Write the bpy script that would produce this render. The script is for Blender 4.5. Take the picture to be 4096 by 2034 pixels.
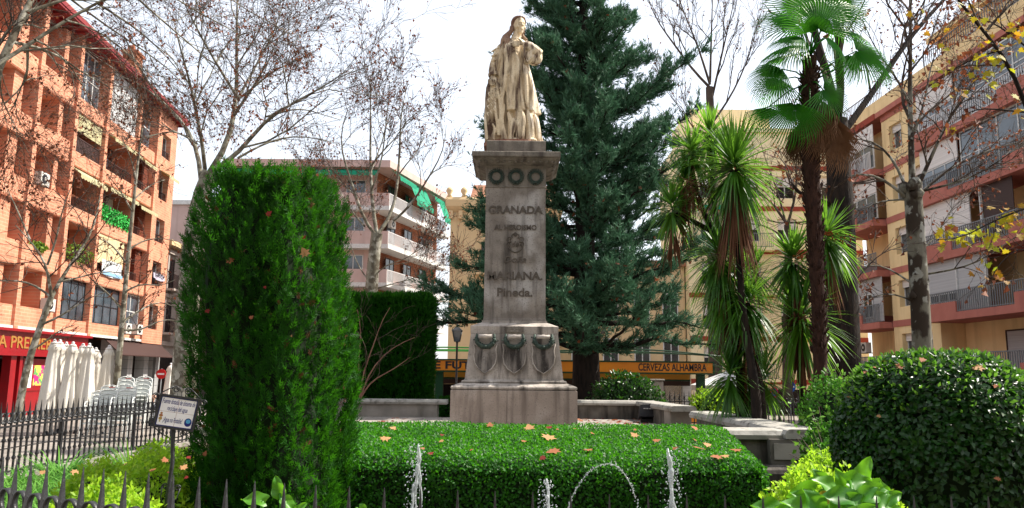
import bpy, bmesh, math, random
import numpy as np
from mathutils import Vector, Matrix

# ------------------------------------------------------------------ camera, sky, sun, exposure
scene = bpy.context.scene
for o in list(bpy.data.objects):
    bpy.data.objects.remove(o)
F = 3135.0; TH = math.radians(8.67); RO = math.radians(0.6); CZ = 1.6
cam_d = bpy.data.cameras.new('camera'); cam = bpy.data.objects.new('camera', cam_d)
scene.collection.objects.link(cam); scene.camera = cam
cam_d.sensor_width = 36.0; cam_d.lens = 36.0 * F / 4096.0
cam_d.clip_start = 0.05; cam_d.clip_end = 2000
cam.matrix_world = Matrix.Translation((0, 0, CZ)) @ Matrix.Rotation(math.pi / 2 + TH, 4, 'X') @ Matrix.Rotation(RO, 4, 'Z')

SUN_DIR = Vector((0.80, 0.22, 0.98)).normalized()       # towards the sun: right, a little ahead
world = bpy.data.worlds.new('World'); scene.world = world; world.use_nodes = True
wn = world.node_tree.nodes; wl = world.node_tree.links
wn.clear()
sky = wn.new('ShaderNodeTexSky'); sky.sky_type = 'NISHITA'; sky.sun_disc = False
sky.sun_elevation = math.asin(SUN_DIR.z); sky.sun_rotation = math.atan2(SUN_DIR.x, SUN_DIR.y)
sky.dust_density = 3.0; sky.air_density = 1.0
b1 = wn.new('ShaderNodeBackground'); b1.inputs[1].default_value = 0.06
wl.new(sky.outputs[0], b1.inputs[0])
b2 = wn.new('ShaderNodeBackground'); b2.inputs[0].default_value = (0.97, 0.985, 1.0, 1); b2.inputs[1].default_value = 0.47   # thin even white cloud
ad = wn.new('ShaderNodeAddShader'); wo = wn.new('ShaderNodeOutputWorld')
wl.new(b1.outputs[0], ad.inputs[0]); wl.new(b2.outputs[0], ad.inputs[1]); wl.new(ad.outputs[0], wo.inputs[0])
sun_d = bpy.data.lights.new('sun', 'SUN'); sun_d.energy = 5.0; sun_d.angle = math.radians(0.6); sun_d.color = (1.0, 0.93, 0.82)
sun = bpy.data.objects.new('sun', sun_d); scene.collection.objects.link(sun)
sun.rotation_euler = SUN_DIR.to_track_quat('Z', 'Y').to_euler(); sun.location = (30, 10, 40)
vs = scene.view_settings
vs.view_transform = 'Standard'; vs.look = 'None'; vs.gamma = 1.0; vs.exposure = 1.0; vs.use_curve_mapping = False
scene.cycles.max_bounces = 6; scene.cycles.transparent_max_bounces = 8

# ------------------------------------------------------------------ helpers
C = scene.collection
R = math.radians
def ray(px, py):
    u = (px - 2048) / F; v = (1017 - py) / F
    x = u * math.cos(RO) - v * math.sin(RO); y = u * math.sin(RO) + v * math.cos(RO)
    return np.array([x, math.cos(TH) - y * math.sin(TH), math.sin(TH) + y * math.cos(TH)])
def P(px, py, Y):
    d = ray(px, py); return d * (Y / d[1]) + np.array([0, 0, CZ])
def PL(px, py, a, b):
    d = ray(px, py); return d * (a / (d[0] - b * d[1])) + np.array([0, 0, CZ])
def PZ(px, py, z):
    d = ray(px, py); return d * ((z - CZ) / d[2]) + np.array([0, 0, CZ])

def tag(o, label=None, cat=None, group=None, kind=None):
    if label: o['label'] = label
    if cat: o['category'] = cat
    if group: o['group'] = group
    if kind: o['kind'] = kind
    return o
def thing(name, label, cat, loc=(0, 0, 0), group=None, rotz=0):
    o = bpy.data.objects.new(name, None); C.objects.link(o)
    o.location = tuple(float(v) for v in loc); o.rotation_euler = (0, 0, rotz); o.empty_display_size = 0.2
    return tag(o, label, cat, group)
def obj(name, mesh, mat=None, parent=None, world=True):
    """link a mesh; world=True: the mesh is in world coordinates"""
    if isinstance(mesh, MB): mesh = mesh.mesh(name)
    o = bpy.data.objects.new(name, mesh); C.objects.link(o)
    if mat is not None and not mesh.materials:
        for m in (mat if isinstance(mat, (list, tuple)) else [mat]): mesh.materials.append(m)
    if parent is not None:
        o.parent = parent
        if world and parent.type == 'EMPTY':
            o.matrix_parent_inverse = (Matrix.Translation(parent.location) @ parent.rotation_euler.to_matrix().to_4x4()).inverted()
    return o
def dup(root, loc, rotz=None, label=None, group=None, scale=None):
    r = root.copy(); C.objects.link(r); r.location = tuple(float(v) for v in loc)
    if rotz is not None: r.rotation_euler = (0, 0, rotz)
    if scale: r.scale = (scale,) * 3
    if label: r['label'] = label
    if group: r['group'] = group
    for ch in list(root.children):
        c = ch.copy(); C.objects.link(c); c.parent = r
        for g in list(ch.children):
            d = g.copy(); C.objects.link(d); d.parent = c
    return r

def arr_mesh(name, V, Fs, smooth=False):
    """V (n,3) array, Fs list of (m,k) int arrays"""
    V = np.asarray(V, np.float32)
    me = bpy.data.meshes.new(name)
    Fs = [np.asarray(f, np.int32) for f in Fs if len(f)]
    nl = sum(f.size for f in Fs); nf = sum(len(f) for f in Fs)
    me.vertices.add(len(V)); me.vertices.foreach_set('co', V.ravel())
    me.loops.add(nl); me.loops.foreach_set('vertex_index', np.concatenate([f.ravel() for f in Fs]))
    me.polygons.add(nf)
    sizes = np.concatenate([np.full(len(f), f.shape[1], np.int32) for f in Fs])
    starts = np.concatenate([[0], np.cumsum(sizes)[:-1]]).astype(np.int32)
    me.polygons.foreach_set('loop_start', starts)
    if smooth: me.polygons.foreach_set('use_smooth', np.ones(nf, bool))
    me.update(calc_edges=True); me.validate()
    return me

class MB:
    def __init__(s): s.v = []; s.f = []; s.sm = []; s.mi = []; s.cur = 0
    def add(s, vs, fs, smooth=False):
        b = len(s.v); s.v.extend([tuple(float(c) for c in v) for v in vs])
        for f in fs: s.f.append(tuple(i + b for i in f)); s.sm.append(smooth); s.mi.append(s.cur)
        return s
    def hexa(s, p):   # 8 points: bottom 4 ccw, top 4
        return s.add(p, [(3, 2, 1, 0), (4, 5, 6, 7), (0, 1, 5, 4), (1, 2, 6, 5), (2, 3, 7, 6), (3, 0, 4, 7)])
    def box(s, x0, x1, y0, y1, z0, z1):
        return s.hexa([(x0, y0, z0), (x1, y0, z0), (x1, y1, z0), (x0, y1, z0), (x0, y0, z1), (x1, y0, z1), (x1, y1, z1), (x0, y1, z1)])
    def bevbox(s, x0, x1, y0, y1, z0, z1, b=0.02):
        V = []
        for z, e in ((z0, b), (z0 + b, 0), (z1 - b, 0), (z1, b)):
            for (x, y) in ((x0 + e, y0 + e), (x1 - e, y0 + e), (x1 - e, y1 - e), (x0 + e, y1 - e)): V.append((x, y, z))
        fs = [(3, 2, 1, 0), (12, 13, 14, 15)]
        for k in range(3):
            for i in range(4):
                j = (i + 1) % 4; fs.append((k * 4 + i, k * 4 + j, k * 4 + 4 + j, k * 4 + 4 + i))
        return s.add(V, fs)
    def frust(s, cx, cy, z0, hx0, hy0, z1, hx1, hy1):
        return s.hexa([(cx - hx0, cy - hy0, z0), (cx + hx0, cy - hy0, z0), (cx + hx0, cy + hy0, z0), (cx - hx0, cy + hy0, z0),
                       (cx - hx1, cy - hy1, z1), (cx + hx1, cy - hy1, z1), (cx + hx1, cy + hy1, z1), (cx - hx1, cy + hy1, z1)])
    def stack(s, cx, cy, prof):   # square moulding profile: list of (halfx, halfy, z)
        V = []
        for hx, hy, z in prof: V += [(cx - hx, cy - hy, z), (cx + hx, cy - hy, z), (cx + hx, cy + hy, z), (cx - hx, cy + hy, z)]
        n = len(prof); fs = [(3, 2, 1, 0), tuple((n - 1) * 4 + i for i in range(4))]
        for k in range(n - 1):
            for i in range(4):
                j = (i + 1) % 4; fs.append((k * 4 + i, k * 4 + j, k * 4 + 4 + j, k * 4 + 4 + i))
        return s.add(V, fs)
    def tube(s, pts, rad, k=6, cap=True, smooth=True, flat=None):
        pts = np.asarray(pts, float); n = len(pts)
        rad = np.broadcast_to(np.asarray(rad, float), (n,))
        tg = np.gradient(pts, axis=0); tg /= np.maximum(np.linalg.norm(tg, axis=1), 1e-9)[:, None]
        ref = np.array([0.0, 0, 1]) if abs(tg[0][2]) < 0.9 else np.array([1.0, 0, 0])
        V = np.zeros((n, k, 3)); a = np.arange(k) * 2 * math.pi / k
        u = np.cross(tg[0], ref); u /= np.linalg.norm(u)
        for i in range(n):
            u = u - tg[i] * np.dot(u, tg[i]); u /= max(np.linalg.norm(u), 1e-9); w = np.cross(tg[i], u)
            fu, fw = (1, 1) if flat is None else flat
            V[i] = pts[i] + rad[i] * (np.cos(a)[:, None] * u * fu + np.sin(a)[:, None] * w * fw)
        fs = []
        for i in range(n - 1):
            for j in range(k):
                j2 = (j + 1) % k; fs.append((i * k + j, i * k + j2, (i + 1) * k + j2, (i + 1) * k + j))
        if cap: fs += [tuple(range(k - 1, -1, -1)), tuple((n - 1) * k + j for j in range(k))]
        return s.add(V.reshape(-1, 3), fs, smooth)
    def lathe(s, prof, c=(0, 0, 0), k=16, smooth=True, sx=1, sy=1):
        V = []; n = len(prof)
        for r, z in prof:
            for j in range(k):
                a = j * 2 * math.pi / k; V.append((c[0] + r * sx * math.cos(a), c[1] + r * sy * math.sin(a), c[2] + z))
        fs = []
        for i in range(n - 1):
            for j in range(k):
                j2 = (j + 1) % k; fs.append((i * k + j, i * k + j2, (i + 1) * k + j2, (i + 1) * k + j))
        fs += [tuple(range(k - 1, -1, -1)), tuple((n - 1) * k + j for j in range(k))]
        return s.add(V, fs, smooth)
    def ball(s, c, r, k=10, m=7, R3=None):
        V = []; rx, ry, rz = (r, r, r) if np.isscalar(r) else r
        for i in range(m + 1):
            t = math.pi * i / m
            for j in range(k):
                a = 2 * math.pi * j / k; p = np.array([rx * math.sin(t) * math.cos(a), ry * math.sin(t) * math.sin(a), -rz * math.cos(t)])
                if R3 is not None: p = R3 @ p
                V.append(p + np.asarray(c))
        fs = []
        for i in range(m):
            for j in range(k):
                j2 = (j + 1) % k; fs.append((i * k + j, i * k + j2, (i + 1) * k + j2, (i + 1) * k + j))
        return s.add(V, fs, True)
    def poly_prism(s, pts, off):     # pts 3d polygon, off thickness vector
        n = len(pts); pts = [np.asarray(p, float) for p in pts]; off = np.asarray(off, float)
        V = pts + [p + off for p in pts]
        fs = [tuple(range(n - 1, -1, -1)), tuple(range(n, 2 * n))] + [(i, (i + 1) % n, n + (i + 1) % n, n + i) for i in range(n)]
        return s.add(V, fs)
    def mesh(s, name='mesh'):
        me = bpy.data.meshes.new(name); me.from_pydata(s.v, [], s.f)
        if any(s.sm): me.polygons.foreach_set('use_smooth', s.sm)
        if any(s.mi): me.polygons.foreach_set('material_index', s.mi)
        me.update(); return me

class Facade:
    """vertical plane; y runs along it (world Y or X), d outwards"""
    def __init__(s, origin, direction, normal):
        s.o = np.array(origin, float); s.d = np.array(direction, float); s.n = np.array(normal, float)
    def pt(s, a, d, z): return s.o + s.d * a + s.n * d + np.array([0, 0, z])
    def box(s, mb, a0, a1, d0, d1, z0, z1):
        p = [s.pt(a, d, z) for z in (z0, z1) for (a, d) in ((a0, d0), (a1, d0), (a1, d1), (a0, d1))]
        return mb.hexa(p)
    def holes(s, mb, a0, a1, z0, z1, d0, d1, hs):
        A = sorted({a0, a1, *[h[0] for h in hs], *[h[1] for h in hs]}); Z = sorted({z0, z1, *[h[2] for h in hs], *[h[3] for h in hs]})
        A = [a for a in A if a0 <= a <= a1]; Z = [z for z in Z if z0 <= z <= z1]
        for i in range(len(A) - 1):
            run = None
            for j in range(len(Z) - 1):
                am = (A[i] + A[i + 1]) / 2; zm = (Z[j] + Z[j + 1]) / 2
                hole = any(h[0] < am < h[1] and h[2] < zm < h[3] for h in hs)
                if hole:
                    if run is not None: s.box(mb, A[i], A[i + 1], d0, d1, run, Z[j]); run = None
                elif run is None: run = Z[j]
            if run is not None: s.box(mb, A[i], A[i + 1], d0, d1, run, Z[-1])

# ------------------------------------------------------------------ materials
MATS = {}
GA = 0.78      # overall reflectance level
def mat(name, c, c2=None, scale=6.0, rough=0.8, bump=0.0, metal=0.0, spec=0.3, island=0.0, transl=0.0, tcol=None,
        stretch=(1, 1, 1), detail=6.0, c3=None, s3=1.5, lo=0.35, hi=0.65, lo3=0.5, hi3=0.7, stretch3=(1, 1, 1), alpha=None, trans=0.0, emit=None, bscale=None, orand=0.0):
    m = bpy.data.materials.new(name); m.use_nodes = True; MATS[name] = m
    nt = m.node_tree; N = nt.nodes; L = nt.links; N.clear()
    out = N.new('ShaderNodeOutputMaterial'); bs = N.new('ShaderNodeBsdfPrincipled')
    bs.inputs['Roughness'].default_value = rough; bs.inputs['Metallic'].default_value = metal
    bs.inputs['Specular IOR Level'].default_value = spec
    def rgba(k): return (k[0], k[1], k[2], 1)
    c = tuple(x * GA for x in c); c2 = c2 and tuple(x * GA for x in c2); c3 = c3 and tuple(x * GA for x in c3)
    tc = N.new('ShaderNodeTexCoord'); col = None
    def noise(sc, st, det=detail):
        mp = N.new('ShaderNodeMapping'); mp.inputs['Scale'].default_value = st
        L.new(tc.outputs['Object'], mp.inputs[0])
        t = N.new('ShaderNodeTexNoise'); t.inputs['Scale'].default_value = sc; t.inputs['Detail'].default_value = det
        L.new(mp.outputs[0], t.inputs['Vector']); return t
    def ramp(src, lo, hi):
        mr = N.new('ShaderNodeMapRange'); mr.inputs[1].default_value = lo; mr.inputs[2].default_value = hi
        L.new(src, mr.inputs[0]); return mr.outputs[0]
    def mix(f, a, b):
        mx = N.new('ShaderNodeMix'); mx.data_type = 'RGBA'
        if isinstance(f, float): mx.inputs[0].default_value = f
        else: L.new(f, mx.inputs[0])
        for k, x in ((6, a), (7, b)):
            if isinstance(x, tuple): mx.inputs[k].default_value = rgba(x)
            else: L.new(x, mx.inputs[k])
        return mx.outputs[2]
    col = tuple(c); t1 = None
    if c2 is not None:
        t1 = noise(scale, stretch)
        fac = ramp(t1.outputs['Fac'], lo, hi)
        if island > 0:
            g = N.new('ShaderNodeNewGeometry'); mm = N.new('ShaderNodeMix'); mm.data_type = 'FLOAT'; mm.inputs[0].default_value = island
            L.new(fac, mm.inputs[2]); L.new(g.outputs['Random Per Island'], mm.inputs[3]); fac = mm.outputs[0]
        if orand > 0:
            oi = N.new('ShaderNodeObjectInfo'); mm = N.new('ShaderNodeMix'); mm.data_type = 'FLOAT'; mm.inputs[0].default_value = orand
            L.new(fac, mm.inputs[2]); L.new(oi.outputs['Random'], mm.inputs[3]); fac = mm.outputs[0]
        col = mix(fac, tuple(c), tuple(c2))
    if c3 is not None:
        t3 = noise(s3, stretch3); col = mix(ramp(t3.outputs['Fac'], lo3, hi3), col, tuple(c3))
    if isinstance(col, tuple): bs.inputs['Base Color'].default_value = rgba(col)
    else: L.new(col, bs.inputs['Base Color'])
    if bump > 0:
        tb = noise(bscale or scale * 3, stretch); bp = N.new('ShaderNodeBump'); bp.inputs['Strength'].default_value = bump; bp.inputs['Distance'].default_value = 0.02
        L.new(tb.outputs['Fac'], bp.inputs['Height']); L.new(bp.outputs[0], bs.inputs['Normal'])
    if trans > 0: bs.inputs['Transmission Weight'].default_value = trans; bs.inputs['IOR'].default_value = 1.33
    if emit: bs.inputs['Emission Color'].default_value = rgba(emit); bs.inputs['Emission Strength'].default_value = 1.0
    sh = bs.outputs[0]
    if transl > 0:
        tr = N.new('ShaderNodeBsdfTranslucent')
        if tcol is not None: tr.inputs[0].default_value = rgba(tcol)
        elif isinstance(col, tuple): tr.inputs[0].default_value = rgba(col)
        else: L.new(col, tr.inputs[0])
        ms = N.new('ShaderNodeMixShader'); ms.inputs[0].default_value = transl
        L.new(sh, ms.inputs[1]); L.new(tr.outputs[0], ms.inputs[2]); sh = ms.outputs[0]
    if alpha is not None:
        tp = N.new('ShaderNodeBsdfTransparent'); ms = N.new('ShaderNodeMixShader'); ms.inputs[0].default_value = alpha
        L.new(tp.outputs[0], ms.inputs[1]); L.new(sh, ms.inputs[2]); sh = ms.outputs[0]
    L.new(sh, out.inputs[0]); return m

def tiled(name, c1, c2, mortar, bw, bh, ms=0.02, axes='YZ', rough=0.85, bump=0.3, off=0.5, var=None):
    """brick / slab courses on a plane"""
    m = bpy.data.materials.new(name); m.use_nodes = True; nt = m.node_tree; N = nt.nodes; L = nt.links
    c1, c2, mortar = [tuple(x * GA for x in q) for q in (c1, c2, mortar)]
    bs = N['Principled BSDF']; bs.inputs['Roughness'].default_value = rough; bs.inputs['Specular IOR Level'].default_value = 0.2
    tc = N.new('ShaderNodeTexCoord'); sp = N.new('ShaderNodeSeparateXYZ'); cb = N.new('ShaderNodeCombineXYZ')
    L.new(tc.outputs['Object'], sp.inputs[0]); L.new(sp.outputs[axes[0]], cb.inputs[0]); L.new(sp.outputs[axes[1]], cb.inputs[1])
    b = N.new('ShaderNodeTexBrick'); L.new(cb.outputs[0], b.inputs['Vector']); b.offset = off
    b.inputs['Color1'].default_value = (*c1, 1); b.inputs['Color2'].default_value = (*c2, 1); b.inputs['Mortar'].default_value = (*mortar, 1)
    b.inputs['Scale'].default_value = 1.0; b.inputs['Mortar Size'].default_value = ms; b.inputs['Brick Width'].default_value = bw; b.inputs['Row Height'].default_value = bh
    t = N.new('ShaderNodeTexNoise'); t.inputs['Scale'].default_value = 1.3; t.inputs['Detail'].default_value = 8; L.new(tc.outputs['Object'], t.inputs[0])
    mr = N.new('ShaderNodeMapRange'); mr.inputs[1].default_value = 0.3; mr.inputs[2].default_value = 0.75; mr.inputs[3].default_value = 0.75; mr.inputs[4].default_value = 1.15
    L.new(t.outputs['Fac'], mr.inputs[0])
    mx = N.new('ShaderNodeMix'); mx.data_type = 'RGBA'; mx.blend_type = 'MULTIPLY'; mx.inputs[0].default_value = 1.0
    L.new(b.outputs['Color'], mx.inputs[6]); L.new(mr.outputs[0], mx.inputs[7]); L.new(mx.outputs[2], bs.inputs['Base Color'])
    bp = N.new('ShaderNodeBump'); bp.inputs['Strength'].default_value = bump; bp.inputs['Distance'].default_value = 0.01; bp.invert = True
    L.new(b.outputs['Fac'], bp.inputs['Height']); L.new(bp.outputs[0], bs.inputs['Normal'])
    return m

M = {}
M['iron'] = mat('wrought_iron', (0.012, 0.013, 0.015), (0.035, 0.036, 0.04), 30, 0.45, 0.15, spec=0.5)
M['darkmetal'] = mat('dark_metal', (0.02, 0.02, 0.025), rough=0.5)
M['white'] = mat('white_paint', (0.75, 0.75, 0.73), (0.6, 0.6, 0.58), 8, 0.5)
M['glass'] = mat('window_glass', (0.03, 0.04, 0.05), (0.10, 0.13, 0.16), 0.8, 0.06, spec=0.9)
M['darkglass'] = mat('dark_glass', (0.012, 0.014, 0.016), (0.04, 0.045, 0.05), 0.8, 0.1, spec=0.6)
M['bark_dark'] = mat('dark_bark', (0.009, 0.006, 0.005), (0.032, 0.020, 0.014), 14, 0.95, 0.8, stretch=(1, 1, 0.25))
M['bark_plane'] = mat('plane_bark', (0.25, 0.235, 0.18), (0.12, 0.10, 0.07), 5, 0.85, 0.3, c3=(0.40, 0.38, 0.32), s3=4, lo3=0.55, hi3=0.6, lo=0.45, hi=0.55)
M['bark_twig'] = mat('twig_bark', (0.055, 0.038, 0.030), (0.11, 0.08, 0.06), 3, 0.9)
M['leaf_dry'] = mat('dry_leaf', (0.12, 0.030, 0.016), (0.36, 0.12, 0.05), 3, 0.7, island=0.9, transl=0.35)

def leaf_arrays(pos, nrm, up, L, W, fold=0.15, nseg=1, curl=0.0):
    """rhombus leaves: pos base point, nrm leaf normal, up leaf direction, all (n,3); L, W (n,)"""
    n = len(pos); side = np.cross(up, nrm); side /= np.maximum(np.linalg.norm(side, axis=1), 1e-9)[:, None]
    L = np.broadcast_to(np.asarray(L, float), (n,))[:, None]; W = np.broadcast_to(np.asarray(W, float), (n,))[:, None]
    a = pos; b = pos + up * L * 0.5 + side * W * 0.5 + nrm * W * fold; c = pos + up * L - nrm * L * curl; d = pos + up * L * 0.5 - side * W * 0.5 + nrm * W * fold
    V = np.stack([a, b, c, d], 1).reshape(-1, 3); i = np.arange(n)[:, None] * 4
    return V, np.concatenate([i + np.array([[0, 1, 2]]), i + np.array([[0, 2, 3]])], 0)
def norm(a): return a / np.maximum(np.linalg.norm(a, axis=-1, keepdims=True), 1e-9)
def cat_arrays(lst):
    V = []; Fq = []; b = 0
    for v, f in lst: V.append(v); Fq.append(f + b); b += len(v)
    return np.concatenate(V), np.concatenate(Fq)

def text_mesh(body, size, extrude=0.01, bold=0.0, spacing=1.0, align='CENTER', shear=0.0):
    cu = bpy.data.curves.new('text', 'FONT'); cu.body = body; cu.size = size; cu.extrude = extrude; cu.offset = bold
    cu.align_x = align; cu.align_y = 'CENTER'; cu.space_character = spacing; cu.shear = shear; cu.resolution_u = 3
    o = bpy.data.objects.new('text', cu); C.objects.link(o)
    dg = bpy.context.evaluated_depsgraph_get(); me = bpy.data.meshes.new_from_object(o.evaluated_get(dg))
    bpy.data.objects.remove(o); bpy.data.curves.remove(cu); me.materials.clear(); return me
def text_on(name, body, size, origin, xdir, up, mat_, parent, extrude=0.01, bold=0.0, width=None, **k):
    """flat or raised writing: origin centre, xdir reading direction, up direction"""
    me = text_mesh(body, size, extrude, bold, **k)
    n = len(me.vertices); co = np.zeros(n * 3, np.float32); me.vertices.foreach_get('co', co); co = co.reshape(-1, 3)
    if width:
        w = co[:, 0].max() - co[:, 0].min(); co[:, 0] *= width / w
    co[:, 0] -= (co[:, 0].max() + co[:, 0].min()) / 2 if k.get('align', 'CENTER') == 'CENTER' else 0
    x = np.array(xdir, float); u = np.array(up, float); z = np.cross(x, u)
    w = np.array(origin, float) + co[:, :1] * x + co[:, 1:2] * u + co[:, 2:3] * z
    me.vertices.foreach_set('co', w.astype(np.float32).ravel()); me.update()
    return obj(name, me, mat_, parent)
def remesh(mb_mesh, voxel, smooth=2, decimate=None):
    o = bpy.data.objects.new('tmp', mb_mesh); C.objects.link(o)
    m = o.modifiers.new('r', 'REMESH'); m.mode = 'VOXEL'; m.voxel_size = voxel; m.use_smooth_shade = True
    if smooth:
        s = o.modifiers.new('s', 'SMOOTH'); s.iterations = smooth; s.factor = 0.5
    dg = bpy.context.evaluated_depsgraph_get(); me = bpy.data.meshes.new_from_object(o.evaluated_get(dg))
    bpy.data.objects.remove(o); me.materials.clear(); return me
# ------------------------------------------------------------------ ground, garden, platform
def gz(x, y):
    return -0.022 * max(y - 10, 0) * min(1, max(0, (60 - y) / 50 + 0.4)) - 0.022 * max(x, 0) * min(1, max(0, (y - 8) / 14)) - 0.05
M['paving'] = tiled('plaza_paving', (0.36, 0.32, 0.28), (0.30, 0.27, 0.24), (0.16, 0.14, 0.12), 0.6, 0.4, 0.015, 'XY')
M['soil'] = mat('garden_earth', (0.05, 0.035, 0.02), (0.11, 0.08, 0.05), 9, 0.95, 0.6)
M['limestone'] = mat('pale_limestone', (0.38, 0.35, 0.31), (0.27, 0.25, 0.22), 3, 0.85, 0.4, c3=(0.12, 0.11, 0.09), s3=2.2, lo3=0.52, hi3=0.72, stretch3=(1, 1, 0.35))
M['stone_cap'] = mat('lichen_stone_coping', (0.46, 0.44, 0.40), (0.33, 0.32, 0.29), 4, 0.85, 0.4, c3=(0.16, 0.15, 0.13), s3=9, lo3=0.55, hi3=0.7)
M['stone_dark'] = mat('stained_stone', (0.20, 0.18, 0.155), (0.09, 0.08, 0.068), 2.5, 0.9, 0.5, c3=(0.035, 0.03, 0.026), s3=3.0, lo3=0.5, hi3=0.66, stretch3=(1.5, 1.5, 0.3))
xs = np.concatenate([[-400, -200, -100], np.linspace(-60, 60, 41), [100, 200, 400]]); ys = np.concatenate([[-300, -100, -30], np.linspace(-10, 90, 41), [150, 300, 700]])
V = [(x, y, gz(x, y)) for y in ys for x in xs]; n = len(xs)
fc = [(j * n + i, j * n + i + 1, (j + 1) * n + i + 1, (j + 1) * n + i) for j in range(len(ys) - 1) for i in range(n - 1)]
mb = MB(); mb.add(V, fc); tag(obj('ground', mb, M['paving']), kind='structure')

OVAL = [(-6.05, 9.4), (-6.1, 12.2), (-5.7, 15.5), (-4.6, 19.0), (-2.2, 21.6), (0.8, 22.4), (4.2, 21.6), (7.2, 19.6), (9.2, 16.4), (9.9, 12.5), (9.6, 8.8), (8.2, 5.6), (5.8, 3.7),
        (3.0, 2.92), (0.8, 2.74), (0.0, 2.78), (-0.9, 2.96), (-2.33, 3.7), (-4.3, 5.4), (-5.6, 7.4)]
def smooth_closed(pts, n):
    pts = np.array(pts, float); m = len(pts); out = []
    for i in range(m):
        p0, p1, p2, p3 = pts[i - 1], pts[i], pts[(i + 1) % m], pts[(i + 2) % m]
        for t in np.linspace(0, 1, n, endpoint=False):
            out.append(0.5 * ((2 * p1) + (-p0 + p2) * t + (2 * p0 - 5 * p1 + 4 * p2 - p3) * t * t + (-p0 + 3 * p1 - 3 * p2 + p3) * t ** 3))
    return np.array(out)
oval = smooth_closed(OVAL, 12)
cen = oval.mean(0)
mb = MB(); N_ = len(oval); ins = cen + (oval - cen) * 0.985
mb.add([(p[0], p[1], 0.26) for p in ins], [tuple(range(N_))] if np.cross(ins[1] - ins[0], ins[2] - ins[1]) > 0 else [tuple(range(N_ - 1, -1, -1))])
tag(obj('garden_soil', mb, M['soil']), kind='structure')
mb = MB(); o_, i_ = cen + (oval - cen) * 1.012, cen + (oval - cen) * 0.982
V = []
for p, q in zip(o_, i_): V += [(p[0], p[1], gz(*p) - 0.3), (p[0], p[1], 0.32), (q[0], q[1], 0.32), (q[0], q[1], 0.1)]
fc = []
for i in range(N_):
    j = (i + 1) % N_
    for k in range(3): fc.append((i * 4 + k, j * 4 + k, j * 4 + k + 1, i * 4 + k + 1))
mb.add(V, fc); tag(obj('garden_kerb', mb, M['limestone']), kind='structure')
M['slabs'] = tiled('platform_slabs', (0.40, 0.36, 0.32), (0.33, 0.30, 0.27), (0.16, 0.14, 0.12), 0.8, 0.5, 0.012, 'XY')
mb = MB(); mb.box(-3.6, 3.35, 9.6, 18.9, 0.0, 0.56); tag(obj('platform', mb, M['slabs']), kind='structure')

def low_wall(label, pts, z0=0.2, z1=0.97, th=0.36, pier=True, mats=('limestone', 'stone_cap')):
    pts = [np.array(p, float) for p in pts]
    t = thing('low_wall', label, 'wall', (pts[0][0], pts[0][1], z0), 'low stone walls round the monument platform')
    for i in range(len(pts) - 1):
        a, b = pts[i], pts[i + 1]; L = np.linalg.norm(b - a); d = (b - a) / L; fr = Facade((a[0], a[1], 0), (d[0], d[1], 0), (d[1], -d[0], 0))
        m1 = MB(); fr.box(m1, -th * 0.45 if i else 0, L, -th / 2 + 0.003 * i, th / 2 - 0.003 * i, z0, z1 - 0.11); obj('wall_body', m1, M[mats[0]], t)
        # coping in slabs about a metre long
        ns = max(1, round(L / 1.05)); e = th / 2 + 0.05
        for k in range(ns):
            s0, s1 = L * k / ns + 0.004 - (e if (i == 0 and k == 0) else 0), L * (k + 1) / ns - 0.004 + (e if k == ns - 1 else 0)
            m2 = MB(); V = []
            for (dd, zz) in ((-e, z1 - 0.11), (-e - 0.015, z1 - 0.06), (-e + 0.015, z1 - 0.012), (-e + 0.05, z1), (e - 0.05, z1), (e - 0.015, z1 - 0.012), (e + 0.015, z1 - 0.06), (e, z1 - 0.11)):
                V.append((dd, zz + 0.002 * i))
            m = len(V); pp = [fr.pt(s0, dd, zz) for dd, zz in V] + [fr.pt(s1, dd, zz) for dd, zz in V]
            m2.add(pp, [tuple(range(m - 1, -1, -1)), tuple(range(m, 2 * m))] + [(q, (q + 1) % m, m + (q + 1) % m, m + q) for q in range(m)])
            obj('coping_slab', m2, M[mats[1]], t)
        if pier and i == len(pts) - 2:
            m3 = MB(); fr.box(m3, L - 0.42, L + 0.02, -th / 2 - 0.02, th / 2 + 0.02, z0, z1 - 0.112); obj('pier', m3, M['limestone'], t)
    return t
low_wall('low stone wall behind the monument on its left, with stone coping', [(-4.6, 19.05), (-1.75, 19.05)], 0.3, 0.97, 0.4)
low_wall('stained low stone wall behind the monument on its right, turning a corner', [(0.7, 19.05), (3.2, 19.05), (3.45, 16.2)], 0.3, 0.99, 0.4, mats=('stone_dark', 'stone_cap'))
wr = low_wall('tall-based stone wall with pale coping between box hedge and round shrub', [(3.33, 13.4), (3.42, 9.45)], 0.05, 1.0, 0.42, pier=False, mats=('stone_dark', 'stone_cap'))
m_ = MB()
low_wall('front stone wall of the platform behind the clipped box hedge', [(3.15, 9.52), (-3.5, 9.52)], 0.05, 0.985, 0.36, pier=False, mats=('stone_dark', 'stone_cap'))
mb = MB(); mb.box(2.98, 3.66, 9.2, 9.32, 0.0, 0.885); obj('pier', mb, M['stone_dark'], wr)
mb = MB(); mb.box(3.02, 3.32, 9.185, 9.21, 0.66, 0.84); mb.box(3.35, 3.63, 9.182, 9.21, 0.66, 0.84); obj('stone_block', mb, M['limestone'], wr)
mb = MB(); mb.stack(3.32, 9.3, [(0.48, 0.28, 0.0), (0.48, 0.28, 0.52), (0.46, 0.26, 0.56), (0.36, 0.16, 0.60)]); obj('plinth_course', mb, M['stone_dark'], wr)
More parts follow.
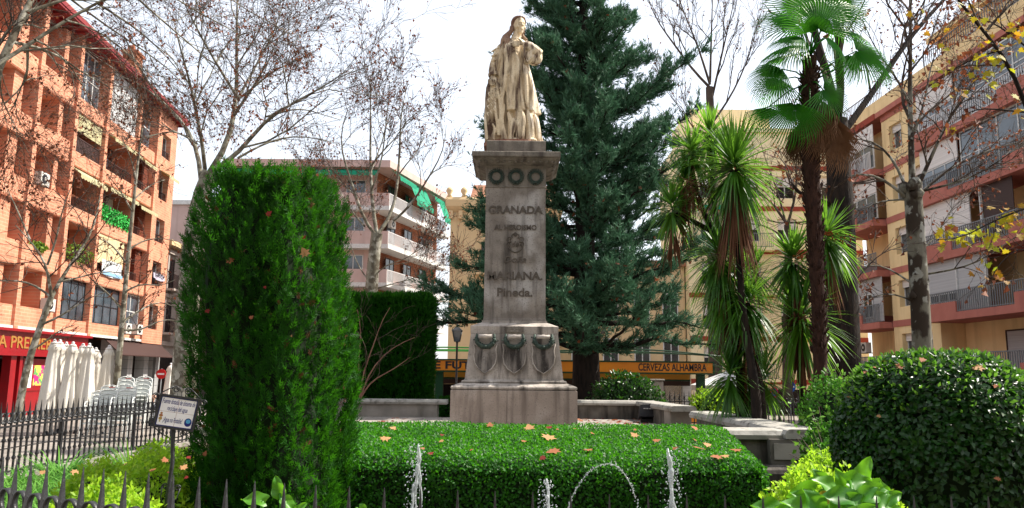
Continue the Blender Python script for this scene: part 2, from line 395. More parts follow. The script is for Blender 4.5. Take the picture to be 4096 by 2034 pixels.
# ------------------------------------------------------------------ buildings
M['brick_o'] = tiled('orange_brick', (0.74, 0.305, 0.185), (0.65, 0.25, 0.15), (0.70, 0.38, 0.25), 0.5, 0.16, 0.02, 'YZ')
M['brick_r_shaded'] = tiled('red_brick_shaded', (0.17, 0.034, 0.016), (0.12, 0.026, 0.013), (0.20, 0.07, 0.04), 0.5, 0.16, 0.02, 'YZ')  # red brick, with the shade of the recesses darkened into its colour
M['brick_x'] = tiled('brick_side', (0.40, 0.13, 0.06), (0.33, 0.10, 0.05), (0.42, 0.22, 0.14), 0.5, 0.16, 0.02, 'XZ')
M['eave'] = mat('red_painted_eave', (0.20, 0.012, 0.018), (0.28, 0.03, 0.028), 3, 0.6)
M['rooftile'] = mat('roof_tile', (0.30, 0.12, 0.07), (0.42, 0.22, 0.13), 5, 0.85, 0.5)
M['awn'] = mat('cream_striped_awning', (0.55, 0.48, 0.24), (0.72, 0.68, 0.45), 22, 0.8, stretch=(1, 1, 0.02), transl=0.3)
M['cream_blind'] = mat('cream_roller_blind', (0.70, 0.58, 0.34), (0.60, 0.47, 0.26), 16, 0.7, stretch=(1, 1, 0.01))
M['shutter'] = mat('grey_roller_shutter', (0.55, 0.55, 0.55), (0.44, 0.44, 0.45), 22, 0.6, stretch=(0.01, 0.01, 1))
M['shutter_w'] = mat('white_roller_shutter', (0.88, 0.83, 0.79), (0.72, 0.68, 0.64), 22, 0.6, stretch=(0.01, 0.01, 1))
M['railgrey'] = mat('grey_railing_paint', (0.20, 0.21, 0.22), rough=0.5)
M['raildark'] = mat('dark_brown_slats', (0.05, 0.022, 0.018), rough=0.6)
M['railwhite'] = mat('white_railing_paint', (0.70, 0.68, 0.68), rough=0.5)
M['ac'] = mat('air_conditioner_white', (0.72, 0.70, 0.64), rough=0.5)
M['shopred'] = mat('shop_red_gloss', (0.32, 0.005, 0.010), (0.26, 0.005, 0.010), 2, 0.35, spec=0.5)
M['gold'] = mat('gold_lettering', (0.48, 0.24, 0.06), rough=0.5, metal=0.3)
M['cream'] = mat('cream_render', (0.98, 0.74, 0.40), (0.90, 0.66, 0.34), 1.2, 0.9, c3=(0.7, 0.5, 0.26), s3=1.1, lo3=0.54, hi3=0.78, stretch3=(1.6, 1.6, 0.12))
M['cream2'] = mat('pale_cream_render', (1.05, 0.90, 0.58), (0.98, 0.82, 0.50), 1.0, 0.9, c3=(0.78, 0.64, 0.4), s3=1.1, lo3=0.54, hi3=0.78, stretch3=(1.6, 1.6, 0.12))
M['pink'] = mat('pink_render', (0.54, 0.19, 0.145), (0.47, 0.16, 0.12), 1.5, 0.9, c3=(0.36, 0.125, 0.1), s3=1.1, lo3=0.54, hi3=0.78, stretch3=(1.6, 1.6, 0.12))
M['redband'] = mat('red_brown_band', (0.34, 0.06, 0.035), rough=0.9)
M['beige'] = mat('beige_render', (0.78, 0.58, 0.33), (0.70, 0.51, 0.28), 0.8, 0.9, c3=(0.56, 0.4, 0.23), s3=1.1, lo3=0.54, hi3=0.78, stretch3=(1.6, 1.6, 0.12))
M['palegrey'] = mat('pale_grey_render', (0.50, 0.43, 0.38), (0.42, 0.36, 0.32), 0.9, 0.9, c3=(0.3, 0.26, 0.23), s3=1.1, lo3=0.54, hi3=0.78, stretch3=(1.6, 1.6, 0.12))
M['pinkgrey'] = mat('pale_pink_render', (0.62, 0.46, 0.42), (0.55, 0.40, 0.36), 0.9, 0.9, c3=(0.44, 0.33, 0.3), s3=1.1, lo3=0.54, hi3=0.78, stretch3=(1.6, 1.6, 0.12))
M['green_awn'] = mat('green_awning', (0.02, 0.42, 0.24), (0.015, 0.34, 0.19), 3, 0.8, transl=0.3)
M['greenery'] = mat('plastic_hedge_green', (0.01, 0.28, 0.03), (0.05, 0.55, 0.09), 14, 0.7, island=0.6)
M['tilegrey'] = tiled('grey_tile_cladding', (0.50, 0.50, 0.50), (0.42, 0.43, 0.44), (0.22, 0.22, 0.22), 0.7, 0.55, 0.015, 'YZ', off=0.0, rough=0.4)
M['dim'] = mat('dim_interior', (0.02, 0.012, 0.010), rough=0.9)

def window(fr, par, a0, a1, z0, z1, d, fm='white', gm='glass', mull=1, hbar=False, name='window', t=0.07):
    m = MB(); fr.box(m, a0, a1, d, d + 0.06, z0, z0 + t); fr.box(m, a0, a1, d, d + 0.06, z1 - t, z1)
    fr.box(m, a0, a0 + t, d + 0.002, d + 0.062, z0 + t, z1 - t); fr.box(m, a1 - t, a1, d + 0.002, d + 0.062, z0 + t, z1 - t)
    for k in range(1, mull + 1):
        c = a0 + (a1 - a0) * k / (mull + 1); fr.box(m, c - t / 2, c + t / 2, d + 0.004, d + 0.058, z0 + t, z1 - t)
    if hbar: fr.box(m, a0 + t, a1 - t, d + 0.006, d + 0.05, (z0 + z1) / 2 - 0.03, (z0 + z1) / 2 + 0.03)
    w = obj(name, m, M[fm], par)
    for k in range(mull + 1):
        p0 = a0 + (a1 - a0) * k / (mull + 1); p1 = a0 + (a1 - a0) * (k + 1) / (mull + 1)
        m2 = MB(); fr.box(m2, p0 + t * 0.5, p1 - t * 0.5, d - 0.02, d + 0.03, z0 + t * 0.5, z1 - t * 0.5); obj('pane', m2, M[gm], w)
    return w
def railing(fr, par, a0, a1, z0, z1, d, m='railgrey', sp=0.14, w=0.035):
    b = MB(); fr.box(b, a0, a1, d, d + 0.05, z1 - 0.05, z1); fr.box(b, a0, a1, d + 0.003, d + 0.047, z0 + 0.04, z0 + 0.08)
    n = max(2, int((a1 - a0) / sp))
    for i in range(n + 1):
        c = a0 + (a1 - a0) * i / n; c = min(max(c, a0 + w / 2), a1 - w / 2); fr.box(b, c - w / 2, c + w / 2, d + 0.01, d + 0.04, z0, z1 - 0.05)
    return obj('railing', b, M[m], par)
def box_part(name, fr, par, a0, a1, d0, d1, z0, z1, m):
    b = MB(); fr.box(b, a0, a1, d0, d1, z0, z1); return obj(name, b, M[m], par)
def awning(fr, par, a0, a1, ztop, d, m='awn', drop=0.35, out=0.7, val=0.22):
    b = MB(); P0 = [fr.pt(a0, d, ztop), fr.pt(a1, d, ztop), fr.pt(a1, d + out, ztop - drop), fr.pt(a0, d + out, ztop - drop)]
    b.poly_prism(P0, (0, 0, 0.03))
    n = max(3, int((a1 - a0) / 0.3))
    for i in range(n):    # scalloped valance
        s0 = a0 + (a1 - a0) * i / n; s1 = a0 + (a1 - a0) * (i + 1) / n; sm = (s0 + s1) / 2; z = ztop - drop
        b.poly_prism([fr.pt(s0, d + out, z), fr.pt(s1, d + out, z), fr.pt(s1, d + out, z - val * 0.7), fr.pt(sm, d + out, z - val), fr.pt(s0, d + out, z - val * 0.7)], fr.n * 0.012)
    return obj('awning', b, M[m], par)
def ac_unit(label, fr, a, z, d, group='air conditioners on the facades', w=0.8, h=0.6):
    t = thing('air_conditioner', label, 'air conditioner', fr.pt(a, d, z), group)
    b = MB(); fr.box(b, a - w / 2, a + w / 2, d, d + 0.32, z, z + h); obj('casing', b, M['ac'], t)
    b = MB(); r = h * 0.38; c = fr.pt(a - 0.06, d + 0.325, z + h / 2)
    pts = [c + fr.d * (r * math.cos(q)) + np.array([0, 0, r * math.sin(q)]) for q in np.linspace(0, 2 * math.pi, 18, endpoint=False)]
    b.poly_prism(pts, fr.n * 0.015); g = obj('fan_grille', b, M['darkmetal'], t)
    b = MB(); r *= 0.35; c = fr.pt(a - 0.06, d + 0.342, z + h / 2)
    b.poly_prism([c + fr.d * (r * math.cos(q)) + np.array([0, 0, r * math.sin(q)]) for q in np.linspace(0, 2 * math.pi, 12, endpoint=False)], fr.n * 0.012); obj('fan_hub', b, M['ac'], g)
    b = MB(); fr.box(b, a + w / 2, a + w / 2 + 0.01, d + 0.04, d + 0.28, z + 0.06, z + h - 0.06); obj('side_grille', b, M['railgrey'], t)
    b = MB(); fr.box(b, a - w / 2 + 0.08, a - w / 2 + 0.13, d - 0.1, d + 0.34, z - 0.05, z - 0.002); fr.box(b, a + w / 2 - 0.13, a + w / 2 - 0.08, d - 0.1, d + 0.34, z - 0.05, z - 0.002); obj('bracket', b, M['railgrey'], t)
    return t

# ---- left: orange brick apartment block
nn = np.array([1, 0.08, 0]) / math.hypot(1, 0.08)
FL = Facade((-19.6, 0, 0), (-0.08, 1, 0), nn)
LB = thing('apartment_building', 'orange brick apartment block with red eave, recessed balconies and striped awnings', 'building', (-22.5, 40, -0.5))
LV = [3.5, 6.4, 9.3, 12.2, 15.1, 18.9]; PIL = [27.3, 31.2, 35.4, 39.1, 42.7, 47.15, 50.3, 53.75]
box_part('rear_wall', FL, LB, 25, 53.9, -9, -1.35, -1.5, 18.9, 'brick_r_shaded')
for i, z in enumerate(LV[:-1]):
    box_part('parapet_band', FL, LB, 25, 38.95, -1.34, 0.0, z - 0.12 if i else z, z + 0.93, 'brick_o')
    box_part('floor_band', FL, LB, 38.95, 53.8, -1.34, 0.002, z - 0.12 if i else z, z + 0.62, 'brick_o')
    if i: box_part('soffit', FL, LB, 25, 53.7, -1.34, -0.02, z - 0.16, z - 0.121, 'brick_o')
for a in PIL[:-1]:
    box_part('pilaster', FL, LB, a - 0.17, a + 0.17, -1.34, 0.13, 3.3, 18.9, 'brick_o')
m = MB(); hs = [(51.2, 52.75, z + 0.75, z + 2.35) for z in LV[:-1]]
FL.holes(m, 50.47, 53.88, 3.3, 18.9, -1.34, 0.03, hs); obj('end_bay_wall', m, M['brick_o'], LB)
for k, h in enumerate(hs):
    window(FL, LB, h[0], h[1], h[2], h[3], -0.35, 'white', 'darkglass', 1)
    railing(FL, LB, h[0] + 0.05, h[1] - 0.05, h[2], h[2] + 0.55, -0.1, 'raildark', 0.16, 0.025)
    if k in (3,): awning(FL, LB, 51.0, 52.95, h[3] + 0.28, 0.03)
for k, z in enumerate(LV[:-1]):
    # deep recesses of the near bays: fins, dark windows
    top = LV[k + 1] - 0.16
    for (a0, a1, fa, fw) in ((27.47, 31.03, 29.6, 0.75), (31.37, 35.23, 33.7, 0.8), (35.57, 38.93, 37.85, 0.42)):
        box_part('fin_pillar', FL, LB, fa, fa + fw, -1.34, -0.18, z + 0.93, top, 'brick_o')
        window(FL, LB, a0 + 0.15, a0 + 1.25, z + 0.93, top - 0.25, -1.33, 'white' if k % 2 else 'darkmetal', 'darkglass', 0, True)
    # middle bays: open balconies
    for bi, (a0, a1) in enumerate(((39.27, 42.53), (42.87, 46.98), (47.32, 50.13))):
        if k == 0:
            window(FL, LB, a0 + 0.02, a1 - 0.02, z + 0.62, top - 0.02, -0.25 - 0.01 * bi, 'darkmetal' if bi < 2 else 'white', 'glass', 3 if bi < 2 else 1, True)
            continue
        if k == 4:
            if bi == 1:
                for q in range(2):
                    box_part('metal_shutter', FL, LB, a0 + 0.02, a1 - 0.02, -0.12 + 0.03 * q, -0.09 + 0.03 * q, (z + 0.62, z + 1.95)[q], (z + 1.93, top - 0.02)[q], 'shutter')
            else:
                window(FL, LB, a0 + 0.02, a1 - 0.02, z + 0.62, top - 0.02, -0.5, 'white', 'glass', 3 if bi == 0 else 1, True)
            continue
        window(FL, LB, a0 + 0.5, a0 + 1.9, z + 0.1, top - 0.45, -1.33, 'white' if bi == 2 else 'darkmetal', 'darkglass', 1)
        if bi < 2:
            if (k, bi) == (3, 0):
                b = MB()
                for q in range(20):
                    c = a0 + 0.05 + (a1 - a0 - 0.1) * q / 19; FL.box(b, c - 0.06, c + 0.06, -0.14, -0.10, z + 0.62, z + 1.4)
                FL.box(b, a0, a1, -0.16, -0.08, z + 1.4, z + 1.46); obj('slatted_railing', b, M['raildark'], LB)
            else: railing(FL, LB, a0, a1, z + 0.62, z + 1.25, -0.14, 'raildark', 0.15, 0.03)
        else:
            railing(FL, LB, a0 + 0.1, a0 + 1.6, z + 0.62, z + 1.15, -0.14, 'raildark', 0.15, 0.03)
            box_part('side_wall', FL, LB, a0 + 1.75, a1, -1.34, -0.3, z + 0.62, top, 'brick_r_shaded')
    if k == 3:
        b = MB(); FL.box(b, 39.3, 42.5, -0.1, -0.07, z + 1.75, top); obj('roller_awning', b, M['awn'], LB)
        awning(FL, LB, 42.9, 46.95, top, -0.2); awning(FL, LB, 47.35, 49.4, top - 0.1, -0.2)
    if k == 2:
        awning(FL, LB, 39.3, 42.5, top, -0.2, drop=0.5); awning(FL, LB, 42.9, 46.95, top, -0.2); awning(FL, LB, 47.35, 50.1, top - 0.1, -0.2)
        rng = np.random.default_rng(5); n = 700
        pos = np.array([FL.pt(a, d, zz) for a, d, zz in zip(rng.uniform(42.9, 46.9, n), rng.uniform(-0.02, 0.08, n), rng.uniform(z + 0.6, z + 1.4, n))])
        nr = norm(np.array([nn]) + rng.normal(0, 0.5, (n, 3))); up = norm(np.cross(nr, rng.normal(0, 1, (n, 3))))
        Vv, Ff = leaf_arrays(pos, nr, up, 0.2, 0.14); obj('plastic_leaf_screen', arr_mesh('screen', Vv, [Ff]), M['greenery'], LB)
        box_part('white_panel', FL, LB, 44.9, 45.8, -0.6, -0.55, z + 0.7, top - 0.5, 'palegrey')
    if k == 1:
        box_part('roller_blind', FL, LB, 42.92, 46.7, -0.08, -0.05, z + 1.1, top, 'cream_blind')
box_part('shop_strip', FL, LB, 25, 50.2, 0.0, 0.10, 3.36, 3.498, 'white')
# awning over the doorway at the far end
m = MB(); m.poly_prism([FL.pt(45.2, -0.1, 3.3), FL.pt(53.9, -0.1, 3.3), FL.pt(53.9, 0.9, 2.4), FL.pt(45.2, 0.9, 2.4)], (0, 0, 0.05)); obj('doorway_canopy', m, M['raildark'], LB)
for a in (46.0, 48.6, 51.2, 53.2):
    box_part('tiled_pillar', FL, LB, a, a + 0.75, -0.6, -0.02, -1.5, 3.3, 'tilegrey')
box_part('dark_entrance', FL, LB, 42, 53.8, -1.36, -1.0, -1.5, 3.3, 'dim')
# eave and roof
m = MB(); FL.box(m, 24.5, 54.3, -1.5, 0.62, 18.9, 19.02); FL.box(m, 24.5, 54.35, 0.4, 0.66, 19.02, 19.25)
for q in range(40): FL.box(m, 24.9 + q * 0.75, 25.05 + q * 0.75, -0.1, 0.5, 18.80, 18.9)
ev = obj('eave', m, M['eave'], LB)
m = MB(); m.hexa([FL.pt(24.5, 0.66, 19.2), FL.pt(54.35, 0.66, 19.2), FL.pt(54.35, -9, 19.2), FL.pt(24.5, -9, 19.2), FL.pt(24.5, 0.6, 19.34), FL.pt(54.35, 0.6, 19.34), FL.pt(52, -4.5, 21.0), FL.pt(26, -4.5, 21.0)]); rf = obj('roof', m, M['rooftile'], LB)
m = MB(); FL.box(m, 49.6, 50.7, -2.4, -1.5, 19.3, 22.4); FL.box(m, 49.5, 50.8, -2.5, -1.4, 22.4, 22.6); FL.box(m, 49.8, 50.1, -2.2, -1.8, 22.6, 23.0); obj('chimney', m, M['brick_x'], rf)
# red shopfront
SH = thing('shopfront', 'glossy red shopfront with gold lettering under the orange brick block', 'shop', FL.pt(36, 0.1, -0.5))
box_part('fascia', FL, SH, 26, 42.6, -0.3, 0.16, 2.2, 3.36, 'shopred')
for a, w in ((27, 0.6), (31.0, 0.5), (35.4, 0.45), (36.15, 0.25), (39.3, 0.3), (42.0, 0.6)): box_part('pillar', FL, SH, a, a + w, -0.3, 0.08, -1.5, 2.2, 'shopred')
box_part('fascia_moulding', FL, SH, 26, 42.6, 0.16, 0.24, 2.16, 2.26, 'shopred'); box_part('cornice', FL, SH, 26, 42.65, 0.16, 0.36, 3.24, 3.358, 'shopred')
box_part('shop_window', FL, SH, 26, 42.4, -1.2, -1.1, -1.5, 2.2, 'darkglass')
box_part('red_panel', FL, SH, 35.8, 41.9, -0.22, -0.12, -1.5, 2.0, 'shopred')
M['paper'] = mat('menu_paper', (0.80, 0.82, 0.78), (0.35, 0.42, 0.40), 9, 0.6, lo=0.55, hi=0.62, stretch=(1, 0.4, 1.6))
M['poster'] = mat('flower_poster', (0.78, 0.72, 0.12), (0.55, 0.03, 0.22), 3.2, 0.5, c3=(0.10, 0.42, 0.10), s3=2.6, lo=0.5, hi=0.55, lo3=0.55, hi3=0.6)
q0 = PL(103, 1500, -19.6, -0.08)[1]; q1 = PL(135, 1500, -19.6, -0.08)[1]; q2 = PL(183, 1500, -19.6, -0.08)[1]
box_part('menu_board', FL, SH, q0, q1, -0.11, -0.08, 0.7, 1.95, 'paper'); box_part('poster', FL, SH, q1 + 0.15, q2, -0.11, -0.08, 0.8, 1.75, 'poster')
b = MB(); FL.box(b, q0 - 0.12, q2 + 0.15, -0.118, -0.085, 0.55, 2.06); obj('board_frame', b, M['shopred'], SH)
a0 = PL(-40, 1385, -19.6, -0.08)[1]; a1 = PL(182, 1385, -19.6, -0.08)[1]
text_on('sign_lettering', 'A PREMIER', 0.75, FL.pt((a0 + a1) / 2 + 0.25, 0.17, 2.74), (-0.08, 1, 0), (0, 0, 1), M['gold'], SH, 0.02, 0.008, width=(a1 - a0))
# things on the left facade
def facade_at(px, py): q = PL(px, py, -19.6, -0.08); return q[1], q[2]
for lab, px, py in (('white air conditioner on the second brick parapet from the top, near bay', 162, 742), ('white air conditioner on the lowest brick parapet, near bay', 186, 1245)):
    a, z = facade_at(px, py); ac_unit(lab, FL, a, z, -0.12)
for lab, px, py in (('left one of two white air conditioners above the doorway canopy', 484, 1335), ('right one of two white air conditioners above the doorway canopy', 530, 1338)):
    a, z = facade_at(px, py); ac_unit(lab, FL, a, z, 0.12)
def banner(name, label, fr, a0, a1, z0, z1, d, m, sag=0.12):
    b = MB(); n = 8; V = []
    for i in range(n + 1):
        a = a0 + (a1 - a0) * i / n; dd = d + 0.04 * math.sin(i * 2.1)
        V += [fr.pt(a, dd, z1 - 0.02 * math.sin(i)), fr.pt(a, dd + 0.03, z0 - sag * math.sin(math.pi * i / n))]
    b.add(V, [(2 * i, 2 * i + 1, 2 * i + 3, 2 * i + 2) for i in range(n)]); b.add([v - fr.n * 0.012 for v in V], [(2 * i + 2, 2 * i + 3, 2 * i + 1, 2 * i) for i in range(n)])
    return tag(obj(name, b, M[m]), label, 'banner')
M['cloth_w'] = mat('white_banner_cloth', (0.78, 0.80, 0.80), (0.62, 0.68, 0.72), 2, 0.8, transl=0.2)
M['cloth_b'] = mat('pale_blue_band', (0.25, 0.45, 0.66), rough=0.8)
M['cloth_l'] = mat('lilac_banner_cloth', (0.62, 0.58, 0.72), rough=0.8, transl=0.2)
a, z = facade_at(405, 1035); a_, z_ = facade_at(480, 1120)
bn = banner('banner', 'white cloth banner hung on the balcony with the cream blind', FL, a, a_, z_ + 0.05, z, 0.06, 'cloth_w')
b = MB(); FL.box(b, a + 0.1, a_ - 0.05, 0.13, 0.14, z_ + 0.02, z_ + 0.2); obj('blue_band', b, M['cloth_b'], bn)
a, z = facade_at(607, 1090); a_, z_ = facade_at(652, 1125)
bn = banner('banner', 'small lilac banner with dark letters hung under the end window', FL, a, a_, z_, z, 0.12, 'cloth_l')
text_on('lettering', 'DAVO', 0.5, FL.pt((a + a_) / 2 - 0.05, 0.2, (z + z_) / 2 + 0.1), (-0.08, 1, 0), (0, 0, 1), M['darkmetal'], bn, 0.005, 0.01, width=(a_ - a) * 0.75)
M['potplant'] = mat('balcony_plant_leaf', (0.05, 0.16, 0.01), (0.25, 0.36, 0.03), 3, 0.6, island=0.8, transl=0.3)
def leaf_heap(rng, c, r, n, L, W, flat=1.0):
    p = norm(rng.normal(0, 1, (n, 3))) * (rng.uniform(0.3, 1, (n, 1)) ** 0.5) * np.array(r) + np.array(c)
    nr = norm(norm((p - np.array(c)) / np.array(r)) + rng.normal(0, 0.6, (n, 3)) + np.array([0, 0, 0.3])); up = norm(np.cross(nr, rng.normal(0, 1, (n, 3))))
    return leaf_arrays(p, nr, up, L * rng.uniform(0.6, 1.3, n), W)
rng = np.random.default_rng(8)
for (a, z, r, lab) in ((40.9, 7.6, (0.5, 1.4, 0.55), 'bushy green and yellow plants filling the balcony left of the cream blind'), (36.9, 7.35, (0.25, 0.6, 0.2), 'low yellow green plant on the brick parapet of the near bay')):
    c = FL.pt(a, -0.05, z); t = thing('balcony_plant', lab, 'plant', c - np.array([0, 0, 0.5]))
    Vv, Ff = leaf_heap(rng, c, r, 420, 0.17, 0.12); obj('foliage', arr_mesh('fol', Vv, [Ff]), M['potplant'], t)
    b = MB(); FL.box(b, a - r[1] * 0.7, a + r[1] * 0.7, -0.25, 0.05, z - r[2] - 0.15, z - r[2] + 0.1); obj('planter_box', b, M['rooftile'], t)

# ---- far left: old grey house and pale block beyond
GH = thing('town_house', 'old grey town house with moulded cornice next to the orange brick block', 'building', FL.pt(60, -0.3, -1))
box_part('wall', FL, GH, 54.2, 68, -8, -0.5, -2, 10.6, 'palegrey'); box_part('cornice', FL, GH, 54.2, 68.2, -0.5, 0.1, 10.3, 10.65, 'beige'); box_part('string_course', FL, GH, 54.2, 68, -0.5, -0.3, 3.3, 3.6, 'palegrey')
for k, z in enumerate((4.2, 7.3)):
    for a in (55.4, 58.6, 61.8, 65.0):
        w = window(FL, GH, a, a + 1.2, z, z + 2.2, -0.48, 'raildark', 'darkglass', 1)
        box_part('window_surround', FL, GH, a - 0.25, a - 0.02, -0.5, -0.36, z, z + 2.5, 'palegrey'); box_part('window_surround', FL, GH, a + 1.22, a + 1.45, -0.5, -0.36, z, z + 2.5, 'palegrey'); box_part('lintel', FL, GH, a - 0.35, a + 1.55, -0.5, -0.25, z + 2.5, z + 2.75, 'palegrey')
        railing(FL, GH, a - 0.3, a + 1.5, z, z + 1.0, 0.1, 'raildark', 0.14, 0.025); box_part('balcony_slab', FL, GH, a - 0.4, a + 1.6, -0.5, 0.2, z - 0.15, z, 'palegrey')
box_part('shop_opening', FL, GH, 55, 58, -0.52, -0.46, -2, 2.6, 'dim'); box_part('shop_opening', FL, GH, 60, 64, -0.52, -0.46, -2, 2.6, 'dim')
PB = thing('apartment_block', 'pale pink rendered block rising behind the old grey town house', 'building', (-28, 76, -1))
m = MB(); m.box(-32, -23.4, 70, 84, -2, 16.5); obj('wall', m, M['pinkgrey'], PB)
m = MB(); m.box(-32.1, -23.2, 69.8, 84, 16.5, 16.9); obj('parapet', m, M['white'], PB)
Fp = Facade((0, 70, 0), (1, 0, 0), (0, -1, 0))
for z in (4, 7, 10, 13): window(Fp, PB, -26.4, -25.2, z, z + 1.5, 0.0, 'white', 'glass', 1)

# ---- middle distance: corner block with green awnings
KX, KY = -9.3, 58.0
Ff_ = Facade((0, KY, 0), (1, 0, 0), (0, -1, 0)); dd = np.array([3.4, 12.0]); dl = np.linalg.norm(dd); dd = dd / dl
Fs_ = Facade((KX, KY, 0), (dd[0], dd[1], 0), (dd[1], -dd[0], 0))
CB = thing('corner_building', 'corner apartment block with white balconies and green awnings under its flat roof', 'building', (KX, KY, -1))
m = MB(); back = np.array([KX, KY]) + dd * 13.2
m.poly_prism([(-22, KY + 1.2, -2), (KX - 1.2, KY + 1.2, -2), (back[0] - 1.2, back[1], -2), (-22, back[1], -2)], (0, 0, 19.2)); obj('wall', m, M['brick_x'], CB)
m = MB(); m.poly_prism([(-22, KY + 1.19, -2), (KX - 1.2, KY + 1.19, -2), (KX - 1.2, KY + 0.95, -2), (-22, KY + 0.95, -2)][::-1], (0, 0, 19.2)); obj('front_wall', m, M['pinkgrey'], CB)
LZ = [P(1552, y, 58)[2] for y in (1285, 1131, 977, 824, 657)]
for k, z in enumerate(LZ):
    top = k == len(LZ) - 1
    m = MB(); m.poly_prism([(-22, KY - (0.3 if top else 0), z - 0.32), (KX, KY - (0.3 if top else 0), z - 0.32), (back[0] + (0.4 if top else 0), back[1], z - 0.32), (back[0] - 2, back[1], z - 0.32), (KX - 1.6, KY + 1.6, z - 0.32), (-22, KY + 1.6, z - 0.32)], (0, 0, 0.32 if not top else 0.55)); obj('floor_slab' if not top else 'roof_slab', m, M['white'] if not top else M['pinkgrey'], CB)
    if not top:
        box_part('balcony_panel', Ff_, CB, -21.9, KX - 0.05, -0.09, -0.03, z + 0.01, z + 1.0, 'pinkgrey')
        railing(Fs_, CB, 0.1, 12.4, z + 0.01, z + 1.0, -0.1, 'railwhite', 0.2, 0.07)
        for a in (-20, -16.4, -12.8): window(Ff_, CB, a, a + 1.5, z + 0.2, z + 2.2, -0.95, 'white', 'glass', 1)
        for a in (2.0, 5.4, 8.8): window(Fs_, CB, a, a + 1.6, z + 0.05, z + 2.2, -1.15, 'raildark', 'darkglass', 1)
zt = LZ[-1] - 0.4
for a0, a1, dr in ((0.4, 3.6, 0.5), (3.8, 7.4, 1.7), (7.7, 9.9, 0.5), (10.1, 12.3, 1.9)): awning(Fs_, CB, a0, a1, zt, -0.1, 'green_awn', dr, 0.75, 0.35)
awning(Ff_, CB, -21.5, -10.2, zt, -0.2, 'green_awn', 0.35, 0.6, 0.3)
ac_unit('white air conditioner on the brick side of the corner block with green awnings', Fs_, 10.6, LZ[2] + 1.4, -1.1)
ac_unit('white air conditioner beside the corner of the block with green awnings', Fs_, 2.6, LZ[2] + 1.7, -1.1)

# ---- beige tower house with carved cornice
TX0, TX1, TY = -4.25, 3.2, 53.0
TW = thing('tower_house', 'beige rendered house with corbelled cornice and urns behind the monument', 'building', (0, TY, -1))
zt = P(1850, 835, TY)[2]
m = MB(); m.box(TX0, TX1, TY, TY + 9, -2, zt); obj('wall', m, M['beige'], TW)
m = MB(); m.stack((TX0 + TX1) / 2, TY + 4.5, [((TX1 - TX0) / 2 + .05, 4.55, zt - 0.25), ((TX1 - TX0) / 2 + .35, 4.85, zt + 0.1), ((TX1 - TX0) / 2 + .4, 4.9, zt + 0.55), ((TX1 - TX0) / 2 + .3, 4.8, zt + 0.75)]); obj('cornice', m, M['beige'], TW)
for i in range(12):
    x = TX0 - 0.1 + i * 0.66; m = MB(); m.box(x, x + 0.26, TY - 0.3, TY - 0.002, zt - 0.75, zt - 0.2); obj('corbel', m, M['beige'], TW)
for x in (TX0 - 0.1, TX0 + 0.9):
    m = MB(); m.lathe([(0.12, 0), (0.2, 0.06), (0.12, 0.2), (0.26, 0.45), (0.2, 0.62), (0.06, 0.75)], (x, TY - 0.1, zt + 0.75), 10); obj('urn', m, M['beige'], TW)
m = MB(); m.hexa([(TX0 + 1.2, TY + 1, zt + .75), (TX1, TY + 1, zt + .75), (TX1, TY + 8, zt + .75), (TX0 + 1.2, TY + 8, zt + .75), (TX0 + 1.4, TY + 3, zt + 2.4), (TX1, TY + 3, zt + 2.4), (TX1, TY + 6, zt + 2.4), (TX0 + 1.4, TY + 6, zt + 2.4)]); obj('roof', m, M['rooftile'], TW)
Ft = Facade((0, TY, 0), (1, 0, 0), (0, -1, 0))
for z in (1.8, 5.0, 8.4):
    for x in (-2.1, 0.6):
        window(Ft, TW, x, x + 1.1, z, z + 2.1, 0.0, 'raildark', 'darkglass', 1); railing(Ft, TW, x - 0.3, x + 1.4, z - 0.05, z + 0.95, 0.5, 'raildark', 0.13, 0.025); box_part('balcony_slab', Ft, TW, x - 0.4, x + 1.5, 0, 0.6, z - 0.2, z - 0.05, 'beige')

# ---- lower houses behind the blue conifer
LH = thing('row_house', 'low beige house behind the café terrace and the blue conifer', 'building', (8, 56, -1))
m = MB(); m.box(3.3, 12.2, 55, 64, -2, 9.2); obj('wall', m, M['beige'], LH)
m = MB(); m.box(3.2, 12.3, 54.7, 64, 9.2, 9.6); obj('roof_slab', m, M['rooftile'], LH)
Fq_ = Facade((0, 55, 0), (1, 0, 0), (0, -1, 0))
for z in (2.2, 5.4):
    for x in (4.2, 6.4, 8.6, 10.6): window(Fq_, LH, x, x + 1.1, z, z + 1.9, 0.0, 'white', 'darkglass', 1)

# ---- cream block closing the square on the right
EB = thing('cream_building', 'pale cream block with red brown bands behind the palm trunks', 'building', (18, 54, -1))
EX0, EX1 = 12.3, 24.5; Fe = Facade((0, 54, 0), (1, 0, 0), (0, -1, 0))
ez = [P(3200, y, 54)[2] for y in (1530, 1359, 1185, 1010, 837, 675)]
hs = []
for k in range(5):
    for x in (13.2, 16.0, 18.6, 21.2): hs.append((x, x + 1.35, ez[k] + 0.75, ez[k] + 2.35))
m = MB(); Fe.holes(m, EX0, EX1, -2, ez[5] + 2.6, -0.4, 0.0, hs); obj('front_wall', m, M['cream2'], EB)
m = MB(); m.box(EX0, EX1, 54.41, 64, -2, ez[5] + 2.6); obj('wall', m, M['cream2'], EB)
for h in hs:
    window(Fe, EB, *h, -0.3, 'white', 'darkglass', 1)
    box_part('shutter', Fe, EB, h[0] + 0.02, h[1] - 0.02, -0.2, -0.16, h[3] - 0.75, h[3], 'shutter_w')
for k, z in enumerate(ez): box_part('red_band', Fe, EB, EX0 - 0.02, EX1, 0.0, 0.05, z - 0.16, z + 0.16, 'redband')
